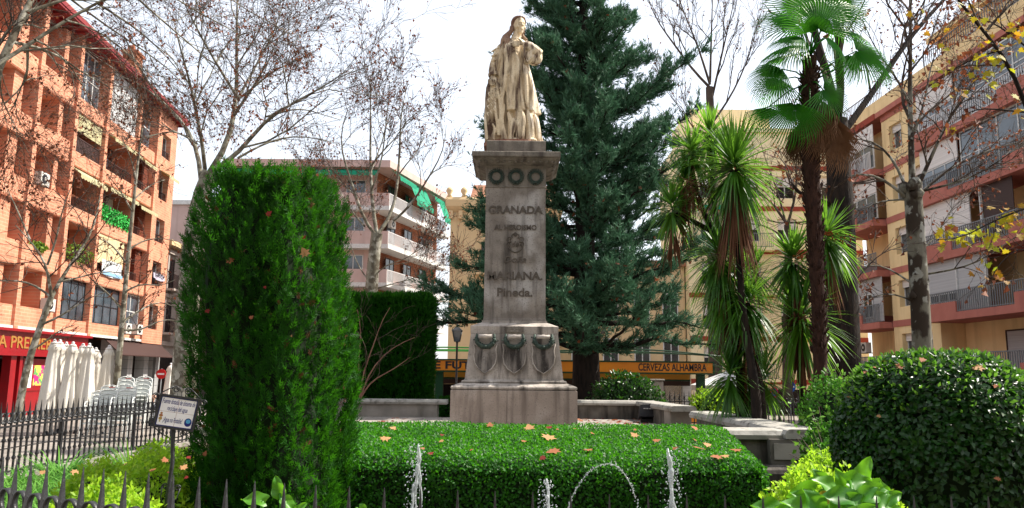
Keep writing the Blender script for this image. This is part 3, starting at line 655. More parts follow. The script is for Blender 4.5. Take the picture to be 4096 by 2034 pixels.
for k in (0, 2, 3):
    railing(Fe, EB, 15.4, 18.0, ez[k] + 0.2, ez[k] + 1.2, 0.75, 'railgrey', 0.14, 0.03); box_part('balcony_slab', Fe, EB, 15.3, 18.1, 0.051, 0.85, ez[k], ez[k] + 0.2, 'cream2')
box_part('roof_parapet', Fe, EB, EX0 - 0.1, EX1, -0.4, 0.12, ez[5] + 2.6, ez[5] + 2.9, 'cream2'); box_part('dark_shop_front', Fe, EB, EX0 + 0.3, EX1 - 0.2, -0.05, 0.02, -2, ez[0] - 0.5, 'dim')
m = MB(); m.box(13, 19, 56, 62, ez[5] + 2.9, ez[5] + 5.0); obj('penthouse', m, M['cream2'], EB)
awning(Fe, EB, 13.0, 15.5, ez[4] + 0.2, 0.06, 'green_awn', 0.3, 0.8)

# ---- right: cream and pink apartment block
n2 = np.array([-1, -0.03, 0]) / math.hypot(1, 0.03)
FRt = Facade((22.5, 0, 0), (-0.03, 1, 0), n2)
RB = thing('apartment_building', 'cream and pink apartment block with grey railings and roller shutters on the right', 'building', (21.4, 40, -1.2))
RV = [1.75, 4.65, 7.55, 10.45, 13.4]; RT = 16.4
box_part('rear_wall', FRt, RB, 22, 48.6, -10, -1.25, -2, RT, 'cream')
hs = []
for z in RV: hs += [(39.75, 40.75, z + 0.75, z + 2.2), (41.4, 42.7, z + 0.75, z + 2.2)]
m = MB(); FRt.holes(m, 39.0, 43.5, -2, RT + 1.2, -1.24, 0.0, hs); obj('stair_column_wall', m, M['cream'], RB)
for h in hs:
    window(FRt, RB, *h, -0.35, 'white', 'glass', 1)
    box_part('shutter', FRt, RB, h[0] + 0.02, h[1] - 0.02, -0.25, -0.2, h[3] - 0.4, h[3], 'shutter_w')
for z in RV + [RT]: box_part('pink_stripe', FRt, RB, 39.0, 43.5, 0.001, 0.04, z - 0.3, z + 0.05, 'pink')
# wings: (a0, a1, low part a-range)
for (w0, w1, l0, l1) in ((22.0, 38.98, 32.3, 36.4), (43.52, 48.5, 43.6, 45.6)):
    for k, z in enumerate(RV):
        out = 0.75
        for (s0, s1) in ((w0, l0), (l0, l1), (l1, w1)):
            if s1 - s0 < 0.2: continue
            lowp = (s0, s1) == (l0, l1)
            e = 0.0 if lowp else 0.002
            box_part('parapet', FRt, RB, s0 + (0.003 if s0 > w0 else 0), s1, -1.24, out + e, z - 0.35, z + (0.0 if lowp else 0.5), 'pink')
            railing(FRt, RB, s0 + 0.04, s1 - 0.04, z + (0.0 if lowp else 0.5), z + 1.02, out - 0.09, 'railgrey' if k < 4 else 'railwhite', 0.15, 0.045)
        top = (RV + [RT])[k + 1] - 0.36
        if w0 < 30:
            if k == 0:
                window(FRt, RB, 33.6, 35.9, z, z + 2.05, -1.23, 'raildark', 'shutter', 0); window(FRt, RB, 29.0, 30.6, z, z + 2.05, -1.23, 'raildark', 'darkglass', 0)
                window(FRt, RB, 25.0, 27.0, z, z + 2.05, -1.23, 'raildark', 'darkglass', 0)
            elif k in (1, 2):
                for q in range(2 if k == 1 else 1):
                    box_part('roller_shutter', FRt, RB, 36.55 if k == 1 and q == 0 else (34.4 if k == 1 else 35.2), 38.95 if q == 0 else 36.5, out - 0.3 - 0.02 * q, out - 0.25 - 0.02 * q, z + (1.0 if k == 1 and q == 0 else 0.05), top, 'shutter' if k == 1 else 'shutter_w')
                box_part('shutter_post', FRt, RB, 36.48, 36.56, out - 0.3, out - 0.2, z + 0.05, top, 'white'); box_part('shutter_post', FRt, RB, 34.3, 34.38, out - 0.3, out - 0.2, z + 0.05, top, 'white')
                if k == 1: window(FRt, RB, 36.6, 38.9, z + 0.5, z + 1.0, out - 0.32, 'white', 'glass', 2)
                else: box_part('green_blind', FRt, RB, 32.2, 34.2, out - 0.3, out - 0.27, z + 0.4, top, 'greendark' if 'greendark' in M else 'raildark')
                window(FRt, RB, 29.4, 31.0, z, z + 2.1, -1.23, 'white', 'darkglass', 1); window(FRt, RB, 32.5, 33.8, z, z + 2.1, -1.23, 'raildark', 'darkglass', 0)
            else:
                box_part('roller_shutter', FRt, RB, 35.8, 38.95, out - 0.3, out - 0.25, z + 1.45, top, 'shutter_w')
                window(FRt, RB, 35.85, 38.9, z + 0.5, z + 1.44, out - 0.33, 'white', 'glass', 2)
                window(FRt, RB, 30.2, 35.6, z + 0.1, top, out - 0.35, 'white', 'glass', 3, True); window(FRt, RB, 24.5, 29.8, z + 0.4, top, out - 0.35, 'white', 'glass', 3, True)
        else:
            if k in (3, 4):
                box_part('roller_shutter', FRt, RB, 43.6, 48.45, out - 0.3, out - 0.25, z + 1.6, top, 'shutter_w')
                window(FRt, RB, 43.65, 46.0, z + 0.1, z + 1.59, out - 0.34, 'white', 'glass', 1); window(FRt, RB, 46.05, 48.4, z + 0.5, z + 1.59, out - 0.34, 'white', 'darkglass', 3)
            elif k == 1:
                for q in range(3): box_part('roller_shutter', FRt, RB, 43.6 + q * 1.65, 45.2 + q * 1.65, out - 0.3, out - 0.25, z + 0.05, top, 'shutter')
                window(FRt, RB, 44.6, 45.7, z + 0.3, z + 1.7, out - 0.24, 'white', 'darkglass', 1)
            else:
                window(FRt, RB, 43.9, 45.0, z, z + 2.0, -1.23, 'raildark', 'darkglass', 0)
# roof terrace
box_part('roof_slab', FRt, RB, 22, 48.55, -10, 0.25, RT, RT + 0.3, 'pink'); box_part('roof_parapet', FRt, RB, 22, 48.55, -0.3, 0.05, RT + 0.3, RT + 1.15, 'cream')
box_part('red_sign_band', FRt, RB, 43.7, 48.5, 0.25, 0.3, RT - 0.05, RT + 0.32, 'redband')
railing(FRt, RB, 22, 39, RT + 1.15, RT + 2.1, -0.15, 'railgrey', 0.18, 0.035); railing(FRt, RB, 43.5, 48.5, RT + 1.15, RT + 2.0, -0.15, 'railgrey', 0.18, 0.03)
box_part('penthouse', FRt, RB, 22, 40.5, -9, -2.0, RT + 0.3, RT + 3.4, 'cream'); box_part('penthouse_roof', FRt, RB, 21.5, 41, -9.3, -1.5, RT + 3.4, RT + 3.7, 'cream')
for a in (25, 29, 33, 36.5): window(FRt, RB, a, a + 1.7, RT + 1.2, RT + 2.7, -1.99, 'white', 'glass', 1)
box_part('shop_wall', FRt, RB, 22, 48.5, -1.24, 0.0, -2, 1.38, 'dim')
for lab, a, z in (('upper white air conditioner on the lowest balcony of the far wing', 47.2, 3.05), ('far lower air conditioner behind the railing of the far wing', 47.5, 1.95), ('near lower air conditioner behind the railing of the far wing', 46.1, 1.95)):
    ac_unit(lab, FRt, a, z, -0.3, 'air conditioners on the right facade')
SG = thing('shop_sign', 'white shop sign with grey and black lettering under the pink balcony', 'sign', FRt.pt(33.5, 0.1, 1.0))
a0 = PL(3990, 1540, 22.5, -0.03)[1]
box_part('sign_board', FRt, SG, 30.0, a0 + 0.3, 0.0, 0.14, 0.85, 1.38, 'white')
text_on('small_lettering', 'Diputación\nGranada', 0.22, FRt.pt(a0 - 0.8, 0.145, 1.13), (0.03, -1, 0), (0, 0, 1), M['railgrey'], SG, 0.002, 0.003)
text_on('large_lettering', 'Se', 0.6, FRt.pt(a0 - 2.0, 0.145, 1.11), (0.03, -1, 0), (0, 0, 1), M['darkmetal'], SG, 0.002, 0.006)

# ---- unseen block added behind the viewer to shade the hedge and pedestal fronts
shade_block = thing('apartment_block', 'plain pale apartment block, unseen, added behind the viewer to shade hedge and pedestal', 'building', (0, -13, 0))
m = MB(); m.box(-34, 34, -26, -13, -1, 19); obj('wall', m, M['palegrey'], shade_block)
Fv = Facade((0, -13, 0), (-1, 0, 0), (0, 1, 0))
for z in (4, 7, 10, 13, 16):
    for a in range(-30, 30, 6): window(Fv, shade_block, a, a + 1.6, z, z + 1.7, 0.0, 'white', 'darkglass', 1)
# ------------------------------------------------------------------ monument
M['greendark'] = mat('dark_green_cloth', (0.005, 0.07, 0.03), rough=0.8)
AX, AY = 0.06, 15.15
def streaked(name, c, c2, dark, pale, rough=0.85, sk=(7.0, 0.10, 0.50, 0.72)):
    """weathered stone: mottling, dark run-off streaks, pale lichen bloom"""
    c, c2, dark, pale = [tuple(x * GA for x in q) for q in (c, c2, dark, pale)]
    m = bpy.data.materials.new(name); m.use_nodes = True; nt = m.node_tree; N = nt.nodes; L = nt.links
    bs = N['Principled BSDF']; bs.inputs['Roughness'].default_value = rough; bs.inputs['Specular IOR Level'].default_value = 0.25
    tc = N.new('ShaderNodeTexCoord')
    def nz(sc, st, lo, hi, det=8):
        mp = N.new('ShaderNodeMapping'); mp.inputs['Scale'].default_value = st; L.new(tc.outputs['Object'], mp.inputs[0])
        t = N.new('ShaderNodeTexNoise'); t.inputs['Scale'].default_value = sc; t.inputs['Detail'].default_value = det; L.new(mp.outputs[0], t.inputs[0])
        r = N.new('ShaderNodeMapRange'); r.inputs[1].default_value = lo; r.inputs[2].default_value = hi; L.new(t.outputs['Fac'], r.inputs[0]); return r.outputs[0], t
    def mix(f, a, b):
        x = N.new('ShaderNodeMix'); x.data_type = 'RGBA'; L.new(f, x.inputs[0])
        for k, q in ((6, a), (7, b)):
            if isinstance(q, tuple): x.inputs[k].default_value = (*q, 1)
            else: L.new(q, x.inputs[k])
        return x.outputs[2]
    col = mix(nz(3.5, (1, 1, 1), 0.35, 0.65)[0], c, c2)
    col = mix(nz(1.6, (1, 1, 0.7), 0.53, 0.66)[0], col, pale)
    col = mix(nz(sk[0], (1, 1, sk[1]), sk[2], sk[3])[0], col, dark)
    f, t = nz(40, (1, 1, 1), 0.55, 0.75); col = mix(f, col, tuple(x * 0.6 for x in c2))
    L.new(col, bs.inputs['Base Color'])
    bp = N.new('ShaderNodeBump'); bp.inputs['Strength'].default_value = 0.35; bp.inputs['Distance'].default_value = 0.015; L.new(t.outputs['Fac'], bp.inputs['Height']); L.new(bp.outputs[0], bs.inputs['Normal'])
    return m
M['mon'] = streaked('weathered_grey_marble', (0.34, 0.30, 0.262), (0.21, 0.18, 0.155), (0.065, 0.055, 0.047), (0.50, 0.47, 0.445))
M['mon_base'] = streaked('weathered_brown_marble', (0.47, 0.39, 0.33), (0.38, 0.31, 0.26), (0.19, 0.15, 0.125), (0.56, 0.48, 0.42))
M['mon_lo'] = streaked('weathered_light_marble', (0.56, 0.50, 0.445), (0.37, 0.33, 0.29), (0.07, 0.06, 0.055), (0.72, 0.67, 0.62))
M['mon_cap'] = streaked('grey_lichen_marble', (0.27, 0.235, 0.195), (0.165, 0.145, 0.12), (0.06, 0.045, 0.04), (0.37, 0.34, 0.295))
M['shieldm'] = streaked('rain_stained_marble', (0.30, 0.265, 0.235), (0.19, 0.165, 0.145), (0.045, 0.038, 0.034), (0.40, 0.37, 0.34), 0.85, (9.0, 0.12, 0.42, 0.60))
M['bronze'] = mat('green_bronze', (0.035, 0.06, 0.048), (0.07, 0.10, 0.08), 12, 0.6, 0.3, metal=0.3)
M['letter'] = mat('stone_lettering', (0.15, 0.125, 0.104), (0.10, 0.083, 0.068), 8, 0.8)  # letters darker than the shaft stone, relief shading put into the colour
M['rollwhite'] = mat('white_marble_roll', (0.62, 0.56, 0.50), (0.45, 0.40, 0.36), 9, 0.7)
MO = thing('monument_pedestal', 'tall weathered marble pedestal with raised inscription, shields and bronze garlands', 'monument', (AX, AY, 0.56))
m = MB(); m.bevbox(AX - 1.12, AX - 0.125, AY - 1.12, AY + 1.12, 0.5, 1.306, 0.012); m.bevbox(AX - 0.119, AX + 1.12, AY - 1.12, AY + 1.12, 0.5, 1.306, 0.012); obj('base_block', m, M['mon_base'], MO)
m = MB(); q = [(1.07, 1.308)] + [(1.075 + 0.045 * math.sin(t), 1.347 - 0.036 * math.cos(t)) for t in np.linspace(0.2, 2.9, 8)] + [(1.06, 1.392), (0.97, 1.425)]
m.stack(AX, AY, [(h, h, z) for h, z in q]); obj('lower_torus', m, M['mon_lo'], MO)
m = MB(); q = [(0.93, 1.40)] + [(0.915 + 0.03 * math.sin(t), 1.45 - 0.024 * math.cos(t)) for t in np.linspace(0.2, 2.9, 7)] + [(0.915, 1.476)]
m.stack(AX, AY, [(h, h, z) for h, z in q]); obj('upper_torus', m, M['mon_lo'], MO)
m = MB(); m.stack(AX, AY, [(0.90, 0.90, 1.474), (0.885, 0.885, 1.50), (0.795, 0.795, 2.315)]); obj('dado', m, M['mon_lo'], MO)
def dy(z): return AY - (0.885 - 0.09 * (z - 1.5) / 0.815)     # front face of the dado
for k, x in enumerate((-0.525, 0.0, 0.525)):
    out = [(-0.215, 2.13), (-0.15, 2.10), (-0.05, 2.085), (0.05, 2.085), (0.15, 2.10), (0.215, 2.13), (0.19, 2.02), (0.205, 1.90), (0.185, 1.78), (0.12, 1.68), (0.0, 1.60), (-0.12, 1.68), (-0.185, 1.78), (-0.205, 1.90), (-0.19, 2.02)]
    m = MB(); m.poly_prism([(AX + x + a, dy(z) - 0.05, z) for a, z in out][::-1], (0, 0.06, 0)); sh = obj('shield', m, M['shieldm'], MO)
    m = MB(); m.tube([(AX + x + a, dy(z) - 0.052, z) for a, z in out + out[:1]], 0.012, 5, False); obj('shield_rim', m, M['mon_lo'], sh)
    # bronze garland swag with hanging ends
    m = MB(); pts = [(AX + x + 0.16 * math.sin(t), dy(2.15) - 0.06, 2.205 - 0.13 * math.cos(t)) for t in np.linspace(-1.75, 1.75, 15)]
    m.tube(pts, [0.018 + 0.028 * math.cos(t / 1.8) for t in np.linspace(-1.75, 1.75, 15)], 7)
    rg = np.random.default_rng(k)
    for p in pts:
        for _ in range(5): m.ball(np.array(p) + rg.normal(0, 0.022, 3), 0.016, 5, 4)
    m.ball((AX + x, dy(2.15) - 0.1, 2.075), 0.032, 8, 6)
    for s in (-1, 1): m.tube([(AX + x + s * 0.155, dy(2.2) - 0.05, 2.31), (AX + x + s * 0.165, dy(2.2) - 0.06, 2.22), (AX + x + s * 0.15, dy(2.1) - 0.05, 2.12)], [0.02, 0.032, 0.012], 6)
    obj('bronze_garland', m, M['bronze'], MO)
    m = MB(); m.tube([(AX + x - 0.115, dy(2.26) - 0.075, 2.262), (AX + x - 0.04, dy(2.26) - 0.075, 2.262), (AX + x - 0.02, dy(2.26) - 0.075, 2.262), (AX + x + 0.02, dy(2.26) - 0.075, 2.262), (AX + x + 0.04, dy(2.26) - 0.075, 2.262), (AX + x + 0.115, dy(2.26) - 0.075, 2.262)], [0.04, 0.034, 0.042, 0.042, 0.034, 0.04], 10); obj('marble_roll', m, M['rollwhite'], MO)
m = MB(); m.stack(AX, AY, [(0.80, 0.80, 2.317), (0.805, 0.805, 2.45), (0.79, 0.79, 2.458), (0.64, 0.64, 2.52), (0.605, 0.605, 2.53), (0.605, 0.605, 2.568)]); obj('cap', m, M['mon_lo'], MO)
m = MB(); m.box(AX - 0.165, AX + 0.165, AY - 0.825, AY - 0.80, 2.345, 2.44); pq = obj('plaque', m, M['mon_cap'], MO)
text_on('plaque_lettering', 'HIJA PREDILECTA\nDE\nGRANADA', 0.028, (AX, AY - 0.826, 2.392), (1, 0, 0), (0, 0, 1), M['rollwhite'], pq, 0.001)
m = MB(); m.stack(AX, AY, [(0.59, 0.59, 2.566), (0.576, 0.576, 2.62), (0.568, 0.568, 5.10)]); obj('shaft', m, M['mon'], MO)
m = MB(); m.stack(AX, AY, [(0.578, 0.578, 5.10), (0.585, 0.585, 5.115), (0.574, 0.574, 5.13), (0.574, 0.574, 5.50)]); obj('frieze', m, M['mon_cap'], MO)
m = MB(); q = [(0.578, 5.49), (0.60, 5.52)] + [(0.60 + 0.2 * t, 5.52 + 0.11 * t ** 1.6) for t in np.linspace(0.15, 1, 6)]
m.stack(AX, AY, [(h, h, z) for h, z in q] + [(0.80, 0.80, 5.645)]); obj('cornice_moulding', m, M['mon_cap'], MO)
for sx_ in range(13):   # egg-like dentils under the slab, front and sides
    a = -0.69 + sx_ * 0.115
    for cc, rr_ in (((AX + a, AY - 0.71, 5.575), (0.042, 0.05, 0.03)), ((AX - 0.71, AY + a, 5.575), (0.05, 0.042, 0.03)), ((AX + 0.71, AY + a, 5.575), (0.05, 0.042, 0.03))):
        m = MB(); m.ball(cc, rr_, 6, 4); obj('egg_moulding', m, M['mon_cap'], MO)
m = MB(); m.stack(AX, AY, [(0.83, 0.83, 5.645), (0.836, 0.836, 5.66), (0.836, 0.836, 5.735), (0.825, 0.825, 5.745)]); obj('cornice_slab', m, M['mon_cap'], MO)
m = MB(); m.bevbox(AX - 0.57, AX + 0.57, AY - 0.55, AY + 0.55, 5.743, 6.04, 0.012); obj('plinth', m, M['mon_cap'], MO)
fy = AY - 0.575
rg = np.random.default_rng(3)
for x in (-0.375, 0.0, 0.375):
    m = MB(); r = 0.118; c = np.array([AX + x, fy - 0.012, 5.315])
    ts = np.linspace(-math.pi / 2 + 0.12, 1.5 * math.pi - 0.12, 23)
    m.tube([c + r * np.array([math.cos(t), 0, math.sin(t)]) for t in ts], 0.011, 6)
    for t in ts:
        for s in (-1, 1):
            b = c + (r + s * 0.012) * np.array([math.cos(t), 0, math.sin(t)]); d = np.array([-math.sin(t) + s * 0.8 * math.cos(t), -0.3, math.cos(t) + s * 0.8 * math.sin(t)]); d /= np.linalg.norm(d)
            m.tube([b, b + d * 0.028, b + d * 0.05], [0.006, 0.011, 0.002], 4)
    m.tube([c + np.array([-0.05, -0.01, -0.16]), c + np.array([0, -0.02, -0.10]), c + np.array([0.05, -0.01, -0.16])], 0.012, 5)
    obj('bronze_wreath', m, M['bronze'], MO)
fs = AY - 0.573
def serif_line(txt, z, h, w, bold=0.006, shear=0.0, name='inscription'):
    return text_on(name, txt, h * 1.38, (AX, fs + 0.012, z), (1, 0, 0), (0, 0, 1), M['letter'], MO, 0.028, bold, width=w, shear=shear)
zz = lambda py: P(2060, py, 14.58)[2]
def serif_feet(z, h, xs):
    m = MB()
    for x in xs:
        for q in (-1, 1): m.box(AX + x - 0.035, AX + x + 0.035, fs - 0.014, fs + 0.01, z + q * h / 2 - 0.008, z + q * h / 2 + 0.008)
    return m
serif_line('GRANADA', zz(842), 0.145, 1.03); serif_line('AL HEROISMO', zz(912), 0.10, 0.80, 0.003)
serif_line('MARIANA.', zz(1106), 0.15, 1.03); serif_line('Doña', zz(1040), 0.13, 0.42, 0.001, 0.25); serif_line('Pineda.', zz(1172), 0.16, 0.66, 0.005)
m = MB(); c = np.array([AX, fs - 0.01, zz(972)])
def curl(cx, cz, r0, r1, t0, t1, n=14):
    return [c + np.array([cx + (r0 + (r1 - r0) * i / (n - 1)) * math.cos(t0 + (t1 - t0) * i / (n - 1)), 0, cz + (r0 + (r1 - r0) * i / (n - 1)) * math.sin(t0 + (t1 - t0) * i / (n - 1))]) for i in range(n)]
for s in (-1, 1):
    w = np.array([s, 1, 1])
    for a in (curl(0.11, 0.07, 0.065, 0.02, -2.2, 4.2), curl(0.12, -0.03, 0.055, 0.02, 2.4, -3.6), curl(0.0, -0.02, 0.165, 0.13, -1.57, 0.1), curl(0.03, 0.13, 0.045, 0.03, -1.2, 2.6)):
        m.tube([c + (p - c) * w for p in a], 0.009, 5)
m.tube(curl(0, 0.16, 0.03, 0.03, 0, 6.28), 0.009, 5)
obj('monogram_flourish', m, M['letter'], MO)
text_on('monogram_lettering', 'de', 0.15, c + np.array([0, 0.02, -0.03]), (1, 0, 0), (0, 0, 1), M['letter'], MO, 0.028, 0.002, shear=0.2)

# ------------------------------------------------------------------ statue of a robed woman
M['marble'] = streaked('yellowed_marble', (0.92, 0.77, 0.54), (0.72, 0.56, 0.36), (0.12, 0.07, 0.045), (1.0, 0.90, 0.74), 0.7, (8.0, 0.16, 0.50, 0.63))
M['marble_foot'] = streaked('rust_stained_marble', (0.42, 0.24, 0.16), (0.30, 0.13, 0.09), (0.20, 0.06, 0.045), (0.5, 0.36, 0.26), 0.8)
K = 0.00292; SZ = 6.11
def S(x, y, d=0.0): return np.array([AX + 0.005 + (x - 480) * K, AY - d * K, SZ + (1024 - y) * K])
mb = MB()
def loft(rings, folds, k=72, ph=0.0, close=True):
    V = []; n = len(rings)
    for i, (y, cx, hw, hd, cd, amp) in enumerate(rings):
        for j in range(k):
            a = 2 * math.pi * j / k; r = 1.0
            for (fn, fa, fp, tw) in folds: r += amp * fa * math.sin(fn * a + fp + tw * (y - 700) / 100)
            V.append(S(cx + hw * r * math.cos(a), y, cd + hd * r * -math.sin(a)))
    fc = []
    for i in range(n - 1):
        for j in range(k):
            j2 = (j + 1) % k; fc.append((i * k + j, i * k + j2, (i + 1) * k + j2, (i + 1) * k + j))
    fc += [tuple(range(k - 1, -1, -1)), tuple((n - 1) * k + j for j in range(k))]
    mb.add(V, fc, True)
def interp(rs, m=4):
    out = []; rs = [np.array(r, float) for r in rs]
    for i in range(len(rs) - 1):
        for t in np.linspace(0, 1, m, endpoint=False): out.append(tuple(rs[i] * (1 - t) + rs[i + 1] * t))
    return out + [tuple(rs[-1])]
loft(interp([(1030, 512, 128, 104, 0, 1.1), (960, 505, 118, 96, 0, 1.0), (880, 502, 112, 92, 0, 1.0), (790, 497, 108, 88, 0, 0.8), (760, 495, 100, 84, 0, 0.5)]), [(11, 0.13, 0.4, 0.25), (17, 0.08, 1.9, -0.2), (7, 0.06, 0.2, 0.3), (5, 0.03, 1.2, 0.1)])
loft(interp([(806, 498, 122, 100, 0, 0.9), (800, 497, 125, 103, 0, 1), (700, 486, 119, 98, 0, 0.9), (600, 474, 115, 95, 4, 0.8), (520, 466, 110, 92, 6, 0.6), (440, 460, 98, 84, 6, 0.5), (385, 458, 101, 88, 10, 0.4), (335, 460, 94, 82, 8, 0.3), (305, 460, 94, 68, 0, 0.1), (282, 461, 82, 56, -4, 0), (262, 466, 46, 42, -4, 0)]), [(6, 0.09, 0.7, 0.35), (9, 0.09, 2.2, -0.25), (4, 0.03, 1.0, 0.2), (13, 0.07, 0.3, 0.2)])
for (x0, x1, y0, y1, d, r) in ((520, 560, 470, 790, 92, 9), (470, 500, 400, 620, 96, 9), (420, 390, 330, 720, 82, 10), (550, 600, 520, 800, 76, 9), (410, 430, 350, 560, 92, 8), (440, 465, 560, 790, 98, 8)):
    mb.tube([S(x0 + (x1 - x0) * t + 7 * math.sin(5 * t), y0 + (y1 - y0) * t, d + 4 * math.sin(3 * t)) for t in np.linspace(0, 1, 9)], np.array([0.3, 0.8, 1, 1, 1, 1, 1, 0.8, 0.4]) * 1.6 * r * K, 6)
for (x0, x1, y0, y1, d, r) in ((510, 520, 800, 1020, 96, 13), (420, 455, 820, 1015, 88, 11), (460, 440, 860, 1025, 92, 10), (560, 590, 810, 1020, 80, 12), (600, 635, 820, 1025, 50, 12), (480, 500, 880, 1010, 100, 9)):
    mb.tube([S(x0 + (x1 - x0) * t + 8 * math.sin(4 * t), y0 + (y1 - y0) * t, d + 6 * t) for t in np.linspace(0, 1, 9)], np.array([0.4, 0.8, 1, 1, 1, 1, 1, 1, 0.7]) * 1.6 * r * K, 6)
# neck, head turned to her left and bowed
mb.tube([S(464, 275, 0), S(472, 245, 4), S(482, 212, 8)], np.array([40, 31, 30]) * K, 12)
HT = np.array(S(488, 165, 10)); th = math.radians(28)
def H(x, y, z):   # head space: x right, y towards the face, z up, in statue pixels
    y2 = y * math.cos(0.2) + z * math.sin(0.2) * 0; z2 = z - 0.18 * y
    return HT + K * np.array([x * math.cos(th) + y * math.sin(th), -(y * math.cos(th) - x * math.sin(th)), z2])
Rz = np.array([[math.cos(th), math.sin(th), 0], [math.sin(th), -math.cos(th), 0], [0, 0, 1.0]])
mb.ball(H(0, 0, 6), (44 * K, 52 * K, 62 * K), 16, 12, Rz); mb.ball(H(0, 14, -28), (31 * K, 36 * K, 40 * K), 14, 10, Rz); mb.ball(H(0, 34, -52), (14 * K, 13 * K, 12 * K), 10, 8)
mb.tube([H(0, 50, 12), H(0, 60, -6), H(0, 63, -14)], np.array([5, 8, 9]) * K, 8); mb.tube([H(-22, 44, 15), H(-10, 50, 17), H(10, 50, 17), H(22, 44, 15)], 6 * K, 6)
mb.tube([H(-11, 47, -30), H(0, 51, -29), H(11, 47, -30)], np.array([2, 5, 2]) * K, 6); mb.tube([H(-9, 46, -36), H(0, 49, -37), H(9, 46, -36)], np.array([2, 5, 2]) * K, 6)
for s in (-1, 1): mb.ball(H(s * 15, 43, 4), 7 * K, 8, 6); mb.ball(H(s * 24, 32, -18), 14 * K, 8, 6)
hair_at = None
# her right arm hanging, hand on the shield
mb.tube([S(402, 306, 10), S(376, 336, 14), S(346, 402, 20), S(326, 462, 28), S(316, 508, 40), S(317, 548, 52)], np.array([34, 40, 41, 38, 34, 32]) * K, 14)
mb.tube([S(316, 535, 50), S(318, 556, 54)], np.array([38, 35]) * K, 12)
for i in range(5): mb.tube([S(350 - i * 3, 340 + i * 40, 52), S(330 - i * 2, 365 + i * 38, 70), S(300, 375 + i * 35, 50)], np.array([4, 9, 4]) * K, 6)
mb.ball(S(312, 572, 62), (21 * K, 16 * K, 22 * K), 10, 8)
for i, (x, l) in enumerate(((290, 34), (303, 42), (316, 44), (329, 38))): mb.tube([S(x + 4, 580, 70), S(x - 3, 594, 84), S(x - 5, 588 + l, 80)], np.array([8, 8, 6]) * K, 6)
mb.tube([S(330, 568, 68), S(342, 585, 78), S(340, 606, 82)], np.array([8, 8, 6]) * K, 6)
# her left arm bent, wide sleeve, hand on the breast
mb.tube([S(530, 304, 10), S(562, 324, 14), S(598, 374, 30), S(620, 412, 44)], np.array([34, 40, 44, 42]) * K, 14)
mb.ball(S(598, 420, 58), (56 * K, 42 * K, 54 * K), 16, 12); mb.ball(S(560, 420, 82), (36 * K, 30 * K, 54 * K), 14, 10)
mb.tube([S(632, 400, 70), S(590, 372, 96), S(545, 350, 108), S(522, 340, 108)], np.array([36, 34, 27, 20]) * K, 12)
for i in range(5): mb.tube([S(640 - i * 18, 372 + i * 6, 84 + i * 4), S(632 - i * 22, 420 + i * 4, 100), S(606 - i * 20, 470, 88)], np.array([4, 8, 4]) * K, 6)
mb.tube([S(544, 330, 112), S(528, 352, 118), S(528, 430, 112), S(550, 468, 104), S(572, 440, 112), S(575, 380, 112)], 9 * K, 6)
mb.ball(S(504, 336, 108), (24 * K, 12 * K, 16 * K), 10, 8)
for i, (y, l) in enumerate(((324, 50), (334, 60), (344, 56), (353, 44))): mb.tube([S(492, y + 2, 110), S(492 - l * 0.5, y + 2, 115), S(492 - l, y + 5, 108)], np.array([7, 7, 4.5]) * K, 6)
mb.tube([S(506, 326, 116), S(494, 312, 118), S(484, 306, 112)], np.array([7, 6, 5]) * K, 6)
# necklace and cross
mb.tube([S(440, 262, 36), S(458, 280, 66), S(474, 284, 78), S(492, 276, 70), S(508, 258, 40)], 3.5 * K, 5)
mb.tube([S(474, 280, 88), S(474, 312, 102)], 5 * K, 6); mb.tube([S(460, 293, 92), S(488, 293, 94)], 5 * K, 6)
# toes and trailing hem
mb.tube([S(600, 985, 40), S(625, 1010, 50), S(650, 1024, 56)], np.array([22, 18, 8]) * K, 8); mb.ball(S(470, 1018, 104), (34 * K, 26 * K, 14 * K), 10, 8); mb.ball(S(590, 1018, 92), (30 * K, 30 * K, 14 * K), 10, 8)
hb = MB()
hb.ball(H(0, -12, 20), (51 * K, 50 * K, 56 * K), 16, 12, Rz)
for i in range(7):   # waved hair parted in the middle and gathered in locks over the shoulder
    for s in (-1, 1):
        z = 62 - i * 9
        hb.tube([H(s * 3, 38 - i * 9, z + 2), H(s * 26, 30 - i * 7, z - 6), H(s * 46, 10 - i * 5, z - 26), H(s * 50, -14, z - 48)], np.array([5, 9, 9, 7]) * K, 6)
for (a, b, c_, d_, r) in ((-48, -10, 420, 300, 12), (-46, -22, 400, 310, 13), (-40, -34, 375, 300, 13), (-44, -4, 432, 325, 10)):
    p0 = H(a, b, -10); p1 = S((a + 480 + c_) / 2 - 18, 250, 20); p2 = S(c_, d_ - 10, 50); p3 = S(c_ - 12, d_ + 45, 70)
    hb.tube([p0, H(a - 2, b, -40), p1, p2, p3], np.array([r, r + 2, r + 3, r, 4]) * K, 8)
hb.tube([H(40, -20, -20), H(44, -26, -60), S(545, 260, -10)], np.array([12, 14, 10]) * K, 8)
ST = thing('statue', 'cream marble statue of a robed woman with one hand on her breast, atop the pedestal', 'statue', (AX, AY, 6.04))
body = remesh(mb.mesh('figure'), 0.008, 1); obj('figure', body, M['marble'], ST)
M['marble_hair'] = streaked('stained_marble_hair', (0.34, 0.22, 0.14), (0.22, 0.12, 0.08), (0.09, 0.04, 0.03), (0.46, 0.36, 0.25), 0.75)
obj('hair', remesh(hb.mesh('hair'), 0.008, 1), M['marble_hair'], ST)
